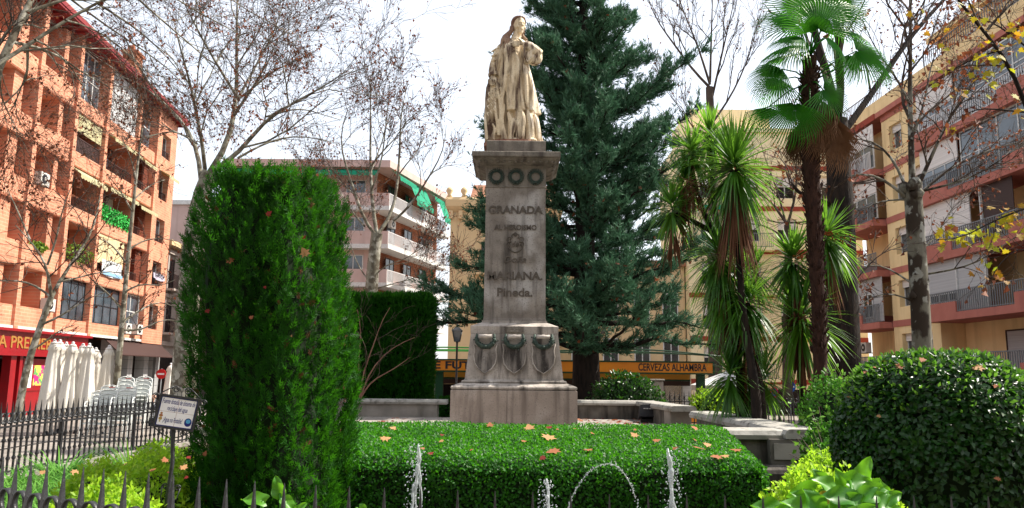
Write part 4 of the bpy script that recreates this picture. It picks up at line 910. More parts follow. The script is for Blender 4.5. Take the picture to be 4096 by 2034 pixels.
# shield draped with cloth at her side
mb = MB(); out = [(282, 600), (300, 588), (340, 588), (362, 610), (378, 720), (385, 860), (372, 1000), (300, 1016), (264, 1022), (262, 860), (262, 720), (268, 640)]
mb.poly_prism([S(x, y, 62 + 0.02 * (1020 - y)) for x, y in out], (0, 0.05, 0))
for (x0, x1, y0, y1, r) in ((350, 372, 600, 985, 12), (365, 395, 640, 1010, 13), (335, 350, 620, 980, 10), (385, 400, 760, 1015, 12), (320, 330, 900, 1018, 12), (278, 272, 640, 1015, 9)):
    mb.tube([S(x0 + (x1 - x0) * t + 9 * math.sin(6 * t + x0), y0 + (y1 - y0) * t, 78 + 10 * math.sin(2 * t)) for t in np.linspace(0, 1, 10)], r * K * np.linspace(0.7, 1.2, 10), 7)
sh = obj('draped_shield', remesh(mb.mesh('shield'), 0.011, 1), M['marble'], ST)
m = MB(); rg = np.random.default_rng(4)
for r_, (y, txt) in enumerate(((690, 0), (735, 0), (780, 0), (830, 0))):
    for i in range(3):
        x = 285 + i * 22 - r_ * 2; p = S(x, y - i * 16, 92 + 0.02 * (1020 - y)); q_ = S(x + 10, y + 22 - i * 16, 92 + 0.02 * (1020 - y)); m.tube([p, q_], 4 * K, 5); m.tube([p, S(x + 14, y - 4 - i * 16, 92 + 0.02 * (1020 - y))], 3.5 * K, 5)
obj('carved_letter_marks', m, M['marble'], sh)
m = MB(); q = [S(x, 1030, d) for x, d in ((258, 40), (300, 105), (420, 135), (560, 135), (668, 60), (668, -90), (440, -130), (258, -70))]
m.poly_prism([p - np.array([0, 0, 0.05]) for p in q], (0, 0, 0.075)); obj('footing', m, M['marble_foot'], ST)
# ------------------------------------------------------------------ trees
class Tubes:
    def __init__(s): s.V = []; s.Q = []; s.n = 0
    def add(s, pts, rad, k):
        pts = np.asarray(pts, float); n = len(pts); rad = np.asarray(rad, float)
        tg = norm(np.gradient(pts, axis=0)); mean = norm(pts[-1] - pts[0])
        ref = np.array([0, 0, 1.0]) if abs(mean[2]) < 0.8 else np.array([1.0, 0, 0])
        u = norm(np.cross(tg, ref)); w = np.cross(tg, u); a = np.arange(k) * 2 * math.pi / k
        V = pts[:, None] + rad[:, None, None] * (np.cos(a)[None, :, None] * u[:, None] + np.sin(a)[None, :, None] * w[:, None])
        i = np.arange(n - 1)[:, None] * k; j = np.arange(k)[None]; j2 = (j + 1) % k
        s.Q.append((np.stack([i + j, i + j2, i + k + j2, i + k + j], -1).reshape(-1, 4)) + s.n)
        s.V.append(V.reshape(-1, 3)); s.n += n * k
    def mesh(s, name): return arr_mesh(name, np.concatenate(s.V), [np.concatenate(s.Q)], True)
def resample(pts, n):
    pts = np.asarray(pts, float); d = np.concatenate([[0], np.cumsum(np.linalg.norm(np.diff(pts, axis=0), axis=1))])
    t = np.linspace(0, d[-1], n); return np.stack([np.interp(t, d, pts[:, k]) for k in range(3)], 1)
def smooth_line(pts, n):
    p = resample(pts, n)
    for _ in range(2): p[1:-1] = (p[:-2] + 2 * p[1:-1] + p[2:]) / 4
    return p
class Grower:
    def __init__(s, seed, up=0.25, ang=(0.5, 1.0), ratio=0.6, nchild=(5, 5, 4), wob=0.18, minr=0.005, droop=0.0, leafp=0.25, maxlen=3.0, thin=0.62, minlen=(0.4, 0.85, 1.5, 2.0)):
        s.minlen = minlen
        s.thin = thin
        s.rng = np.random.default_rng(seed); s.limb = Tubes(); s.twig = Tubes(); s.tips = []; s.up = up; s.ang = ang; s.ratio = ratio; s.nchild = nchild; s.wob = wob; s.minr = minr; s.droop = droop; s.leafp = leafp; s.maxlen = maxlen
    def limbs(s, pts, r0, r1, level, n=9, tmin=0.2, k=7):
        if level >= 0: r0 *= s.thin; r1 *= s.thin
        p = smooth_line(pts, n); r = np.linspace(r0, r1, n)
        s.limb.add(p, r, k); s.kids(p, r, level, tmin)
    def kids(s, p, r, level, tmin=0.2):
        if level < 0: return
        rng = s.rng; n = s.nchild[min(level, len(s.nchild) - 1)]
        L = np.linalg.norm(np.diff(p, axis=0), axis=1).sum(); nk = max(2, int(n * (0.7 + 0.6 * rng.random())))
        for i in range(nk):
            t = tmin + (1 - tmin) * (i + rng.random()) / nk; f = t * (len(p) - 1); a = min(int(f), len(p) - 2); b = p[a] + (p[a + 1] - p[a]) * (f - a)
            tg = norm(p[a + 1] - p[a]); pr = rng.normal(0, 1, 3); pr = norm(pr - tg * pr.dot(tg)); an = rng.uniform(*s.ang)
            d = norm(tg * math.cos(an) + pr * math.sin(an) + np.array([0, 0, s.up - s.droop * (level == 0)]))
            l = min(L * s.ratio * rng.uniform(0.6, 1.25) * (1.15 - 0.6 * t), s.maxlen); l = max(l, s.minlen[min(level, 3)] * rng.uniform(0.6, 1.25))
            m = 5 if level > 0 else 4; q = [b]; dd = d
            for _ in range(m - 1):
                dd = norm(dd + rng.normal(0, s.wob, 3) + np.array([0, 0, 0.06 * s.up])); q.append(q[-1] + dd * l / (m - 1))
            q = np.array(q); ra = r[a] * rng.uniform(0.45, 0.65); rr = np.maximum(np.linspace(ra, ra * 0.45, m), s.minr)
            (s.limb if level >= 3 else s.twig).add(q, rr, 5 if level >= 2 else 3)
            if level == 0:
                for w in q[1:]:
                    if rng.random() < s.leafp: s.tips.append(w)
            s.kids(q, rr, level - 1, 0.15)
    def build(s, name, label, base, leafmat='leaf_dry', bark='bark_plane', leafL=0.12, group=None, extra_leaves=None):
        t = thing(name, label, 'tree', base, group)
        obj('trunk', s.limb.mesh('limbs'), M[bark], t)
        if s.twig.V: tag(obj('twigs', s.twig.mesh('twigs'), M['bark_twig'], t), kind='stuff')
        if s.tips:
            rng = s.rng; pos = np.array(s.tips); n = len(pos)
            up = norm(np.array([0, 0, -0.9]) + rng.normal(0, 0.55, (n, 3))); nr = norm(np.cross(up, rng.normal(0, 1, (n, 3))))
            Vv, Ff = leaf_arrays(pos, nr, up, leafL * rng.uniform(0.5, 1.25, n), leafL * rng.uniform(0.45, 1.0, n), fold=0.3, curl=0.15)
            obj('crown', arr_mesh('dry_leaves', Vv, [Ff]), M[leafmat], t)
        return t
def PP(lst, Y, dY=0.0, rng=None):
    """pixel polyline to points, depth running from Y to Y + dY"""
    n = len(lst); return [P(x, y, Y + dY * i / max(1, n - 1)) for i, (x, y) in enumerate(lst)]

# tree at the middle left, behind the tall cypress column
g = Grower(11, up=0.16, ang=(0.35, 0.9), ratio=0.5, nchild=(4, 5, 5, 6), leafp=0.17, minr=0.0045)
Y = 22.0
g.limbs(PP([(725, 1680), (738, 1500), (748, 1300), (765, 1000), (800, 760), (840, 690)], Y), 0.36, 0.22, -1, 12, k=12)
for pl, dY, r0, r1 in (([(840, 690), (903, 619), (924, 535), (952, 394), (948, 300), (945, 211), (948, 60), (950, -60)], 0.5, 0.15, 0.03), ([(952, 394), (903, 317), (811, 162), (740, 20), (700, -60)], -1.5, 0.075, 0.02), ([(952, 394), (994, 317), (1057, 204), (1110, 100), (1130, 20)], 1.0, 0.07, 0.02),
                       ([(950, 400), (1015, 352), (1093, 281), (1198, 239), (1270, 200)], -1.0, 0.06, 0.015), ([(840, 690), (952, 633), (1008, 542), (1064, 468), (1198, 401), (1304, 345), (1380, 290)], -1.5, 0.13, 0.02), ([(1064, 468), (1200, 430), (1290, 460), (1360, 480)], 1.0, 0.05, 0.015),
                       ([(805, 720), (790, 577), (727, 479), (635, 394), (560, 330), (470, 300)], 1.5, 0.12, 0.02), ([(820, 680), (811, 563), (776, 422), (769, 352), (720, 200), (690, 60)], -2.0, 0.10, 0.02), ([(790, 577), (700, 520), (620, 540), (560, 560)], -1.0, 0.05, 0.015), ([(952, 633), (1060, 570), (1180, 540), (1300, 560), (1350, 580)], 2.0, 0.06, 0.012)):
    g.limbs(PP(pl, Y, dY), r0, r1, 3, 10)
g.build('plane_tree', 'bare plane tree spreading pale limbs above the tall clipped cypress', P(725, 1680, Y), leafL=0.08, group='plane trees round the square')

# tree in front of the green-awning block
g = Grower(12, up=0.22, ang=(0.3, 0.85), ratio=0.45, nchild=(4, 5, 5, 5), leafp=0.22, minr=0.006, minlen=(0.4, 0.8, 1.2, 1.6))
Y = 30.0
g.limbs(PP([(1478, 1600), (1482, 1250), (1490, 1080), (1500, 960), (1508, 935)], Y), 0.30, 0.22, -1, 10, k=10)
for pl, dY, r0, r1 in (([(1508, 940), (1491, 863), (1486, 764), (1480, 655), (1484, 480), (1480, 300)], 0.5, 0.14, 0.02), ([(1510, 940), (1573, 884), (1590, 737), (1601, 600), (1600, 450), (1635, 320)], 1.5, 0.13, 0.02), ([(1573, 884), (1628, 846), (1710, 720), (1780, 600), (1785, 500)], -1.0, 0.09, 0.015),
                       ([(1505, 945), (1459, 906), (1437, 819), (1382, 666), (1350, 540), (1390, 440)], -1.0, 0.12, 0.02), ([(1459, 906), (1400, 840), (1371, 790), (1330, 700)], 1.0, 0.07, 0.02), ([(1486, 764), (1530, 640), (1545, 480), (1560, 340)], -1.0, 0.07, 0.015), ([(1484, 1120), (1540, 1060), (1620, 1040), (1700, 980)], -1.0, 0.05, 0.012), ([(1484, 1140), (1430, 1060), (1400, 980), (1370, 900)], 0.5, 0.05, 0.012), ([(1490, 1160), (1590, 1130), (1680, 1110), (1740, 1060)], 0.5, 0.05, 0.012)):
    g.limbs(PP(pl, Y, dY), r0, r1, 3, 10)
g.build('plane_tree', 'bare plane tree with rusty leaves in front of the green-awning corner block', P(1478, 1600, Y), leafL=0.105, group='plane trees round the square')

# two slender young trees in front of the brick block
g = Grower(13, minlen=(0.3, 0.7, 1.2), thin=0.9, up=0.12, ang=(0.5, 1.1), ratio=0.6, nchild=(5, 6, 5), leafp=0.16, minr=0.008)
Y = 23.0
g.limbs(PP([(68, 1690), (90, 1550), (118, 1430), (160, 1310), (205, 1190)], Y), 0.11, 0.085, -1, 10, k=9)
for pl, dY, r0, r1 in (([(205, 1190), (260, 1080), (330, 1000), (385, 900), (400, 780)], 1.0, 0.07, 0.015), ([(205, 1190), (190, 1060), (120, 960), (60, 900)], -1.0, 0.06, 0.012), ([(165, 1300), (260, 1260), (330, 1200), (420, 1170)], -1.5, 0.045, 0.012), ([(205, 1190), (130, 1130), (40, 1120), (-40, 1130)], 1.5, 0.045, 0.012), ([(230, 1130), (320, 1110), (430, 1080), (520, 1100)], 1.0, 0.035, 0.01), ([(190, 1060), (230, 950), (250, 820), (300, 720)], -1.0, 0.04, 0.01), ([(120, 960), (60, 820), (20, 740)], 0.5, 0.035, 0.01), ([(130, 1400), (180, 1370), (235, 1320), (300, 1300)], 0.5, 0.035, 0.012)):
    g.limbs(PP(pl, Y, dY), r0, r1, 1, 8)
g.build('young_tree', 'slender bare young tree with a pale leaning trunk before the red shop', P(68, 1690, Y), leafL=0.12, group='young street trees before the brick block')
g = Grower(14, minlen=(0.3, 0.7, 1.2), thin=0.9, up=0.15, ang=(0.5, 1.1), ratio=0.55, nchild=(5, 6, 5), leafp=0.2, minr=0.008)
Y = 25.0
g.limbs(PP([(455, 1680), (468, 1500), (482, 1380), (498, 1180), (520, 950), (542, 740), (556, 600), (570, 500)], Y), 0.11, 0.03, -1, 14, k=9)
for pl, dY, r0, r1 in (([(490, 1290), (560, 1240), (640, 1200), (700, 1230)], 1.5, 0.05, 0.012), ([(490, 1240), (420, 1160), (360, 1120), (320, 1060)], -1.0, 0.045, 0.012), ([(500, 1170), (560, 1130), (640, 1150), (700, 1120)], -1.0, 0.04, 0.01), ([(510, 1060), (450, 980), (400, 950), (350, 960)], 1.0, 0.04, 0.01), ([(515, 1000), (570, 960), (650, 950), (720, 970)], 1.0, 0.04, 0.01), ([(530, 850), (480, 760), (430, 700)], -1.0, 0.035, 0.01), ([(535, 800), (600, 740), (660, 720)], 1.0, 0.035, 0.01), ([(488, 1320), (560, 1330), (650, 1270), (740, 1290)], 0.6, 0.045, 0.01), ([(545, 720), (520, 620), (490, 560)], -0.6, 0.03, 0.01)):
    g.limbs(PP(pl, Y, dY), r0, r1, 1, 8)
g.build('young_tree', 'slender bare young tree between the parasols and the stacked chairs', P(455, 1680, Y), leafL=0.12, group='young street trees before the brick block')

# big plane out of frame on the left, limbs reaching in
g = Grower(15, up=-0.02, ang=(0.3, 0.8), ratio=0.45, nchild=(4, 5, 5, 5), leafp=0.26, minr=0.0028, wob=0.2, thin=0.55, minlen=(0.22, 0.45, 0.8, 1.1))
Y = 11.0
tb = np.array([-9.2, 10.0, 0.0]); g.limbs([tb, tb + [0.1, 0, 2.5], tb + [0.4, 0.2, 4.5], P(-130, 500, 10.6)], 0.30, 0.20, -1, 8, k=12)
g.limbs([tb + [0.35, 0.1, 4.2], tb + [0.3, -0.2, 6.5], tb + [0.6, 0, 9.0], P(60, -420, 11)], 0.2, 0.12, -1, 8, k=10)
for pl, Y0, dY, r0, r1 in (([(-130, 500), (-30, 330), (20, 220), (45, 150), (105, 50), (150, -60)], 10.6, 0.4, 0.13, 0.07), ([(35, 165), (130, 185), (200, 205), (270, 240), (330, 300), (400, 330)], 10.8, 1.5, 0.05, 0.012), ([(-60, 290), (0, 245), (80, 210), (140, 160), (260, 80), (390, 15), (500, -50)], 10.4, 1.0, 0.06, 0.03),
                           ([(110, 185), (112, 280), (105, 330), (60, 380), (0, 430)], 10.9, 1.0, 0.04, 0.01), ([(260, -20), (430, 110), (620, 230), (760, 340), (820, 480)], 12, 1.5, 0.035, 0.008), ([(390, 15), (560, 120), (700, 260), (770, 360)], 11.4, 2.0, 0.035, 0.008), ([(500, -50), (690, 120), (840, 240), (930, 380)], 11.4, 2.0, 0.035, 0.008),
                           ([(620, -60), (800, 60), (960, 130), (1100, 260)], 12, 1.5, 0.03, 0.008), ([(850, -60), (980, 40), (1080, 90), (1150, 130)], 12.5, 1.0, 0.022, 0.007), ([(140, 160), (230, 200), (330, 330), (400, 480)], 10.8, 2.0, 0.03, 0.008), ([(260, 80), (400, 120), (540, 240), (640, 330)], 10.9, 2.0, 0.03, 0.008), ([(20, 220), (-10, 350), (40, 480), (100, 560)], 10.7, 1.0, 0.03, 0.008), ([(105, 50), (220, 10), (330, -20), (460, -80)], 10.8, 0.5, 0.05, 0.02)):
    g.limbs(PP(pl, Y0, dY), r0, r1, 3, 9)
g.build('plane_tree', 'large bare plane tree reaching pale limbs in from the upper left corner', tb, leafL=0.06, group='plane trees round the square')

# tree behind the conifer
g = Grower(16, up=0.45, ang=(0.2, 0.6), ratio=0.5, nchild=(5, 7, 8), leafp=0.08, minr=0.007)
Y = 34.0
g.limbs(PP([(2862, 1560), (2856, 1100), (2850, 700), (2842, 460), (2838, 350)], Y), 0.30, 0.17, -1, 10, k=9)
for pl, dY, r0, r1 in (([(2838, 350), (2760, 270), (2700, 180), (2620, 80), (2580, -40)], 1.0, 0.11, 0.02), ([(2840, 340), (2790, 180), (2730, 40), (2700, -60)], -1.0, 0.1, 0.02), ([(2840, 330), (2845, 150), (2850, 0), (2850, -80)], 0.5, 0.1, 0.02), ([(2842, 420), (2880, 250), (2920, 80), (2950, -60)], -0.5, 0.1, 0.02), ([(2845, 500), (2930, 380), (3000, 220), (3040, 60)], 1.0, 0.09, 0.02), ([(2850, 640), (2780, 520), (2710, 420), (2640, 330)], -1.0, 0.07, 0.015)):
    g.limbs(PP(pl, Y, dY), r0, r1, 2, 10)
g.build('plane_tree', 'tall bare tree with upright branches between conifer and palm', P(2862, 1560, Y), leafL=0.12, bark='bark_twig', group='plane trees round the square')

# dark trunk behind the palm
g = Grower(17, up=0.3, ang=(0.3, 0.8), ratio=0.45, nchild=(4, 5, 5), leafp=0.22, minr=0.006, minlen=(0.4, 0.8, 1.2, 1.6))
Y = 15.0
g.limbs(PP([(3392, 1700), (3380, 1500), (3372, 1250), (3368, 1000), (3362, 800), (3352, 620), (3345, 480)], Y), 0.33, 0.21, -1, 14, k=14)
for pl, dY, r0, r1 in (([(3345, 480), (3320, 330), (3270, 180), (3240, 40), (3220, -80)], 0.5, 0.17, 0.08), ([(3348, 500), (3370, 330), (3350, 160), (3340, 0), (3350, -80)], -0.5, 0.14, 0.07), ([(3352, 560), (3450, 430), (3560, 270), (3640, 140), (3760, 20), (3840, -70)], 1.0, 0.12, 0.05), ([(3365, 850), (3290, 800), (3210, 790), (3170, 740)], -0.5, 0.08, 0.05), ([(3365, 900), (3260, 880), (3140, 900), (3060, 880)], 2.0, 0.04, 0.015), ([(3372, 1180), (3440, 1100), (3520, 1010), (3600, 990)], 0.6, 0.03, 0.01)):
    g.limbs(PP(pl, Y, dY), r0, r1, 1, 9)
g.build('plane_tree', 'thick dark trunked tree standing behind the fan palm', P(3392, 1700, Y), leafL=0.12, bark='bark_dark', group='plane trees round the square')

# twiggy tree behind the cordylines
g = Grower(23, up=0.15, ang=(0.4, 0.9), ratio=0.5, nchild=(4, 6, 6), leafp=0.22, minr=0.005, minlen=(0.35, 0.7, 1.2))
Y = 25.0
g.limbs(PP([(3150, 1600), (3148, 1300), (3155, 1050), (3150, 900)], Y), 0.16, 0.11, -1, 10, k=9)
for pl, dY, r0, r1 in (([(3150, 900), (3080, 800), (3000, 740), (2930, 720)], 0.6, 0.08, 0.015), ([(3150, 900), (3190, 760), (3180, 640), (3200, 540)], -0.6, 0.08, 0.015), ([(3152, 960), (3060, 900), (2980, 890), (2900, 930)], -0.6, 0.06, 0.012), ([(3152, 1000), (3240, 930), (3320, 900), (3380, 850)], 0.6, 0.06, 0.012), ([(3150, 920), (3110, 760), (3060, 640), (3040, 560)], 0.3, 0.06, 0.012)):
    g.limbs(PP(pl, Y, dY), r0, r1, 2, 9)
g.build('plane_tree', 'bare twiggy tree in front of the cream block, behind the cordylines', P(3150, 1600, Y), leafL=0.10, bark='bark_twig', group='plane trees round the square')

# pollarded plane in front of the right block
g = Grower(18, up=0.12, ang=(0.35, 0.95), ratio=0.5, nchild=(6, 8, 8), leafp=0.24, minr=0.0035, wob=0.2, minlen=(0.3, 0.6, 1.1))
Y = 16.5
g.limbs(PP([(3700, 1700), (3693, 1500), (3685, 1300), (3675, 1120), (3664, 950), (3655, 830), (3650, 745)], Y), 0.205, 0.18, -1, 14, k=14)
M['bark_pollard'] = mat('mottled_pollard_bark', (0.19, 0.18, 0.14), (0.045, 0.032, 0.022), 3.2, 0.9, 0.4, c3=(0.33, 0.33, 0.29), s3=4, lo3=0.56, hi3=0.6, lo=0.46, hi=0.54, stretch=(1, 1, 0.5))
for pl, dY, r0, r1 in (([(3650, 780), (3646, 640), (3645, 520), (3635, 380), (3645, 200), (3640, 20), (3640, -80)], 0.3, 0.12, 0.04), ([(3665, 760), (3730, 620), (3790, 480), (3840, 400), (3920, 300)], -0.8, 0.08, 0.015), ([(3630, 770), (3580, 640), (3500, 560), (3420, 545), (3330, 575)], 0.8, 0.06, 0.015), ([(3625, 790), (3520, 700), (3430, 690), (3340, 720), (3260, 760)], -0.8, 0.06, 0.012), ([(3668, 790), (3780, 680), (3900, 620), (4096, 560), (4180, 550)], 0.5, 0.055, 0.02), ([(3668, 770), (3800, 740), (3920, 700), (4100, 570)], -1.2, 0.05, 0.012),
                       ([(3690, 1100), (3790, 1085), (3900, 1060), (3990, 1000), (4096, 925)], -1.0, 0.04, 0.012), ([(3640, 1130), (3540, 1060), (3450, 1050), (3410, 1120), (3390, 1200)], 0.5, 0.035, 0.01), ([(3640, 1200), (3560, 1170), (3480, 1190), (3420, 1240)], -0.8, 0.03, 0.01), ([(3645, 560), (3700, 420), (3720, 260), (3780, 120)], 0.8, 0.05, 0.012), ([(3640, 420), (3580, 300), (3500, 200), (3450, 80)], -0.8, 0.045, 0.012), ([(3690, 1000), (3760, 930), (3800, 830), (3880, 780)], 0.8, 0.03, 0.008), ([(3625, 800), (3540, 800), (3460, 830), (3400, 900)], 0.8, 0.035, 0.01)):
    g.limbs(PP(pl, Y, dY), r0, r1, 2 if r0 > 0.045 else 1, 9)
rngk = np.random.default_rng(2)
for (x, y, r) in ((3650, 760, 0.30), (3668, 1090, 0.17), (3690, 1120, 0.15), (3655, 1190, 0.14)):   # pollard knuckles
    c = P(x, y, Y - 0.05)
    for _ in range(7):
        d = norm(rngk.normal(0, 1, 3)) * r * 0.5; g.limb.add([c + d - [0, 0, r * 0.4], c + d, c + d * 1.2 + [0, 0, r * 0.4]], [r * 0.3, r * 0.5, r * 0.2], 8)
g.build('plane_tree', 'pollarded plane tree with mottled pale trunk before the pink balconies', P(3700, 1700, Y), bark='bark_pollard', leafL=0.085, group='plane trees round the square')

# plane out of frame on the right with late green and yellow leaves
M['leaf_late'] = mat('late_plane_leaf', (0.50, 0.07, 0.012), (0.48, 0.72, 0.03), 1.1, 0.6, island=0.55, transl=0.5, lo=0.3, hi=0.7, c3=(0.62, 0.32, 0.02), s3=1.7, lo3=0.56, hi3=0.62)
def maple_outline():
    a = [(0, -0.5), (0.12, -0.3), (0.42, -0.38), (0.30, -0.12), (0.5, 0.05), (0.24, 0.12), (0.20, 0.30), (0.0, 0.55), (-0.20, 0.30), (-0.24, 0.12), (-0.5, 0.05), (-0.30, -0.12), (-0.42, -0.38), (-0.12, -0.3)]
    return np.array(a)
ML = maple_outline()
def maple_arrays(rng, pos, size, nr, up):
    n = len(pos); side = norm(np.cross(up, nr)); k = len(ML); size = np.broadcast_to(size, (n,))
    bend = rng.uniform(-0.35, 0.35, (n, 1))
    V = pos[:, None] + size[:, None, None] * (ML[None, :, :1] * side[:, None] + ML[None, :, 1:] * up[:, None] + (ML[None, :, :1] ** 2 * bend[..., None] * 1.6 + 0.25 * np.abs(ML[None, :, :1]) * bend[..., None]) * nr[:, None])
    cen_ = pos[:, None]; V = np.concatenate([cen_, V], 1).reshape(-1, 3)
    i = np.arange(n)[:, None, None] * (k + 1); j = np.arange(k); tri = np.stack([np.zeros(k, int), 1 + j, 1 + (j + 1) % k], 1)[None]
    return V, (i + tri).reshape(-1, 3)
g = Grower(19, up=-0.05, ang=(0.4, 0.9), ratio=0.45, nchild=(5, 7, 6), leafp=0.14, minr=0.003, minlen=(0.25, 0.5, 0.9))
Y = 12.0; tb = np.array([10.2, 12.0, 0.0])
g.limbs([tb, tb + [-0.1, 0, 2.5], tb + [-0.3, 0, 5], tb + [-0.5, 0, 8.0]], 0.27, 0.15, -1, 8, k=12)
for pl, Y0, dY, r0, r1, lv in (([(4180, 620), (4110, 450), (4060, 290), (4010, 200), (3940, 130), (3870, 60), (3810, -30)], 12.0, -0.4, 0.07, 0.03, 2), ([(4200, 800), (4110, 830), (4030, 860), (3930, 900), (3830, 980), (3740, 960)], 11.5, -0.5, 0.03, 0.008, 1), ([(4010, 200), (3900, 230), (3800, 290), (3740, 290)], 11.8, 0.3, 0.03, 0.008, 1), ([(4110, 450), (4000, 440), (3900, 430), (3830, 480)], 12.0, -0.5, 0.03, 0.008, 1), ([(4180, 250), (4060, 150), (3960, 80), (3860, 50)], 12, 0.5, 0.035, 0.01, 2), ([(3940, 130), (4020, 40), (4100, -40)], 11.8, 0.5, 0.04, 0.02, 1), ([(4200, 1050), (4110, 980), (4040, 1000), (3980, 1080), (3950, 1140)], 11.5, -0.3, 0.02, 0.007, 1)):
    g.limbs(PP(pl, Y0, dY), r0, r1, lv, 8)
t = g.build('plane_tree', 'plane tree with late green and yellow leaves reaching in from the right edge', tb, bark='bark_dark', group='plane trees round the square')
rng = np.random.default_rng(21); pos = []
for (x, y, n, sp) in ((4040, 880, 26, 45), (3990, 960, 20, 40), (3860, 950, 14, 40), (3780, 280, 7, 25), (3820, 930, 8, 30), (3990, 330, 14, 60), (4050, 180, 14, 60), (3960, 240, 12, 50), (4080, 470, 8, 40), (3930, 160, 14, 60), (3960, 1090, 12, 35), (3800, 525, 3, 12), (3740, 340, 3, 15), (4080, 100, 14, 50), (3900, 60, 10, 50), (3700, 120, 8, 60), (3780, 950, 8, 35), (3860, 370, 6, 25)):
    for _ in range(n): pos.append(P(x + rng.normal(0, sp), y + rng.normal(0, sp * 0.7), 11.6 + rng.normal(0, 0.25)))
pos = np.array(pos); n = len(pos); nr = norm(np.array([0, -0.7, 0.5]) + rng.normal(0, 0.6, (n, 3))); up = norm(np.cross(nr, np.cross(np.array([0, 0, -1.0]) + rng.normal(0, 0.5, (n, 3)), nr)))
for k in range(0, n, 1):
    Vv, Ff = maple_arrays(rng, pos[k:k + 1], rng.uniform(0.09, 0.16), nr[k:k + 1], up[k:k + 1])
    if k < 120: obj('leaf', arr_mesh('leaf', Vv, [Ff]), None, t).data.materials.append(M['leaf_late'])
Vv, Ff = maple_arrays(rng, pos[120:], rng.uniform(0.08, 0.14, n - 120), nr[120:], up[120:])
tag(obj('far_leaves', arr_mesh('leaves', Vv, [Ff]), M['leaf_late'], t), kind='stuff')

# ------------------------------------------------------------------ blue conifer
def plumes(rng, pos, dirs, per, L, W, spread, back=0.5, lift=0.0):
    n = len(pos); p = np.repeat(pos, per, 0); d = np.repeat(dirs, per, 0); m = n * per
    dd = norm(d + rng.normal(0, spread, (m, 3)) + np.array([0, 0, lift])); Lr = L * rng.uniform(0.6, 1.25, m)
    p = p - d * (rng.uniform(0, back, (m, 1)) * L); nr = norm(np.cross(dd, rng.normal(0, 1, (m, 3))))
    return leaf_arrays(p, nr, dd, Lr, W * rng.uniform(0.7, 1.3, m), fold=0.1)
M['conifer'] = mat('blue_conifer_needles', (0.020, 0.078, 0.038), (0.12, 0.28, 0.155), 1.2, 0.7, island=0.65, transl=0.15)
rng = np.random.default_rng(31); Y = 21.5
T0 = P(2345, 1650, Y); TX = T0[0]
tb = Tubes(); ztop = 15.2
tb.add(np.array([[TX, Y, 0.1], [TX, Y, 2], [TX - 0.03, Y, 5], [TX, Y, 9], [TX - 0.05, Y, 13], [TX, Y, ztop]]), [0.42, 0.36, 0.28, 0.2, 0.1, 0.02], 12)
br = Tubes(); fpos = []; fdir = []
def limb_out(z, az, L, rise, dens=1.0, sag=0.0):
    b = np.array([TX, Y, z]); h = np.array([math.cos(az), math.sin(az), 0.0])
    ts = np.linspace(0, 1, 8); pts = np.array([b + h * L * t + np.array([0, 0, rise * L * t ** 1.6 - sag * L * math.sin(math.pi * t * 0.8)]) for t in ts]); pts[1:] += rng.normal(0, 0.03 * L, (7, 3)) * 0.5
    r0 = 0.022 + 0.016 * L; br.add(pts, np.linspace(r0, 0.008, 8), 5)
    tg = norm(np.gradient(pts, axis=0))
    dens *= np.interp(z, [1.5, 4.0, 7.5], [0.75, 0.95, 1.15])
    for i in range(int(13 * L * dens)):
        t = rng.uniform(0.10, 1.0) ** 0.85; f = t * 7; a = min(int(f), 6); p = pts[a] + (pts[a + 1] - pts[a]) * (f - a)
        sd = norm(np.cross(tg[a], rng.normal(0, 1, 3)) * np.array([1, 1, 0.7])); l = rng.uniform(0.25, 0.75) * (1.2 - 0.5 * t) * min(1, L / 2)
        d = norm(tg[a] * 0.9 + sd * 0.75 + np.array([0, 0, 0.35])); q = [p + d * l * s + np.array([0, 0, 0.10 * l * s * s]) for s in (0, 0.5, 1)]
        br.add(q, [0.012, 0.009, 0.004], 3)
        for s in np.linspace(0.25, 1.05, 7):
            fpos.append(p + d * l * s + rng.normal(0, 0.035, 3)); fdir.append(norm(d + rng.normal(0, 0.5, 3) + np.array([0, 0, 0.35])))
    for s in range(8): fpos.append(pts[-1] + rng.normal(0, 0.05, 3)); fdir.append(norm(tg[-1] + rng.normal(0, 0.25, 3) + np.array([0, 0, 0.3])))
prof_z = [1.4, 2.2, 3.5, 5.0, 6.5, 8.0, 9.5, 11.0, 12.5, 14.2, 15.2]; prof_r = [2.6, 3.1, 3.2, 3.0, 2.75, 2.55, 2.2, 1.75, 1.35, 0.8, 0.3]
z = 2.1
while z < 14.8:
    Rm = np.interp(z, prof_z, prof_r)
    for _ in range(2): limb_out(z + rng.uniform(-0.1, 0.1), rng.uniform(0, 2 * math.pi), Rm * rng.uniform(0.7, 1.1), rng.uniform(0.15, 0.5), 1.15)
    z += 0.125
for (z, L, az, rise) in ((2.6, 5.2, math.pi + 0.15, 0.10), (3.4, 4.6, math.pi - 0.1, 0.12), (2.9, 3.9, math.pi + 0.4, 0.05), (3.8, 3.6, math.pi + 0.25, 0.2), (4.6, 3.2, math.pi + 0.1, 0.35), (5.4, 3.0, math.pi - 0.2, 0.4), (6.0, 2.9, math.pi + 0.3, 0.4), (7.6, 3.4, 0.1, 0.5), (6.6, 3.7, -0.15, 0.4), (9.0, 3.3, -0.1, 0.55), (2.4, 4.2, -0.2, 0.02), (3.0, 4.0, 0.2, 0.0)): limb_out(z, az, L, rise, 1.1)
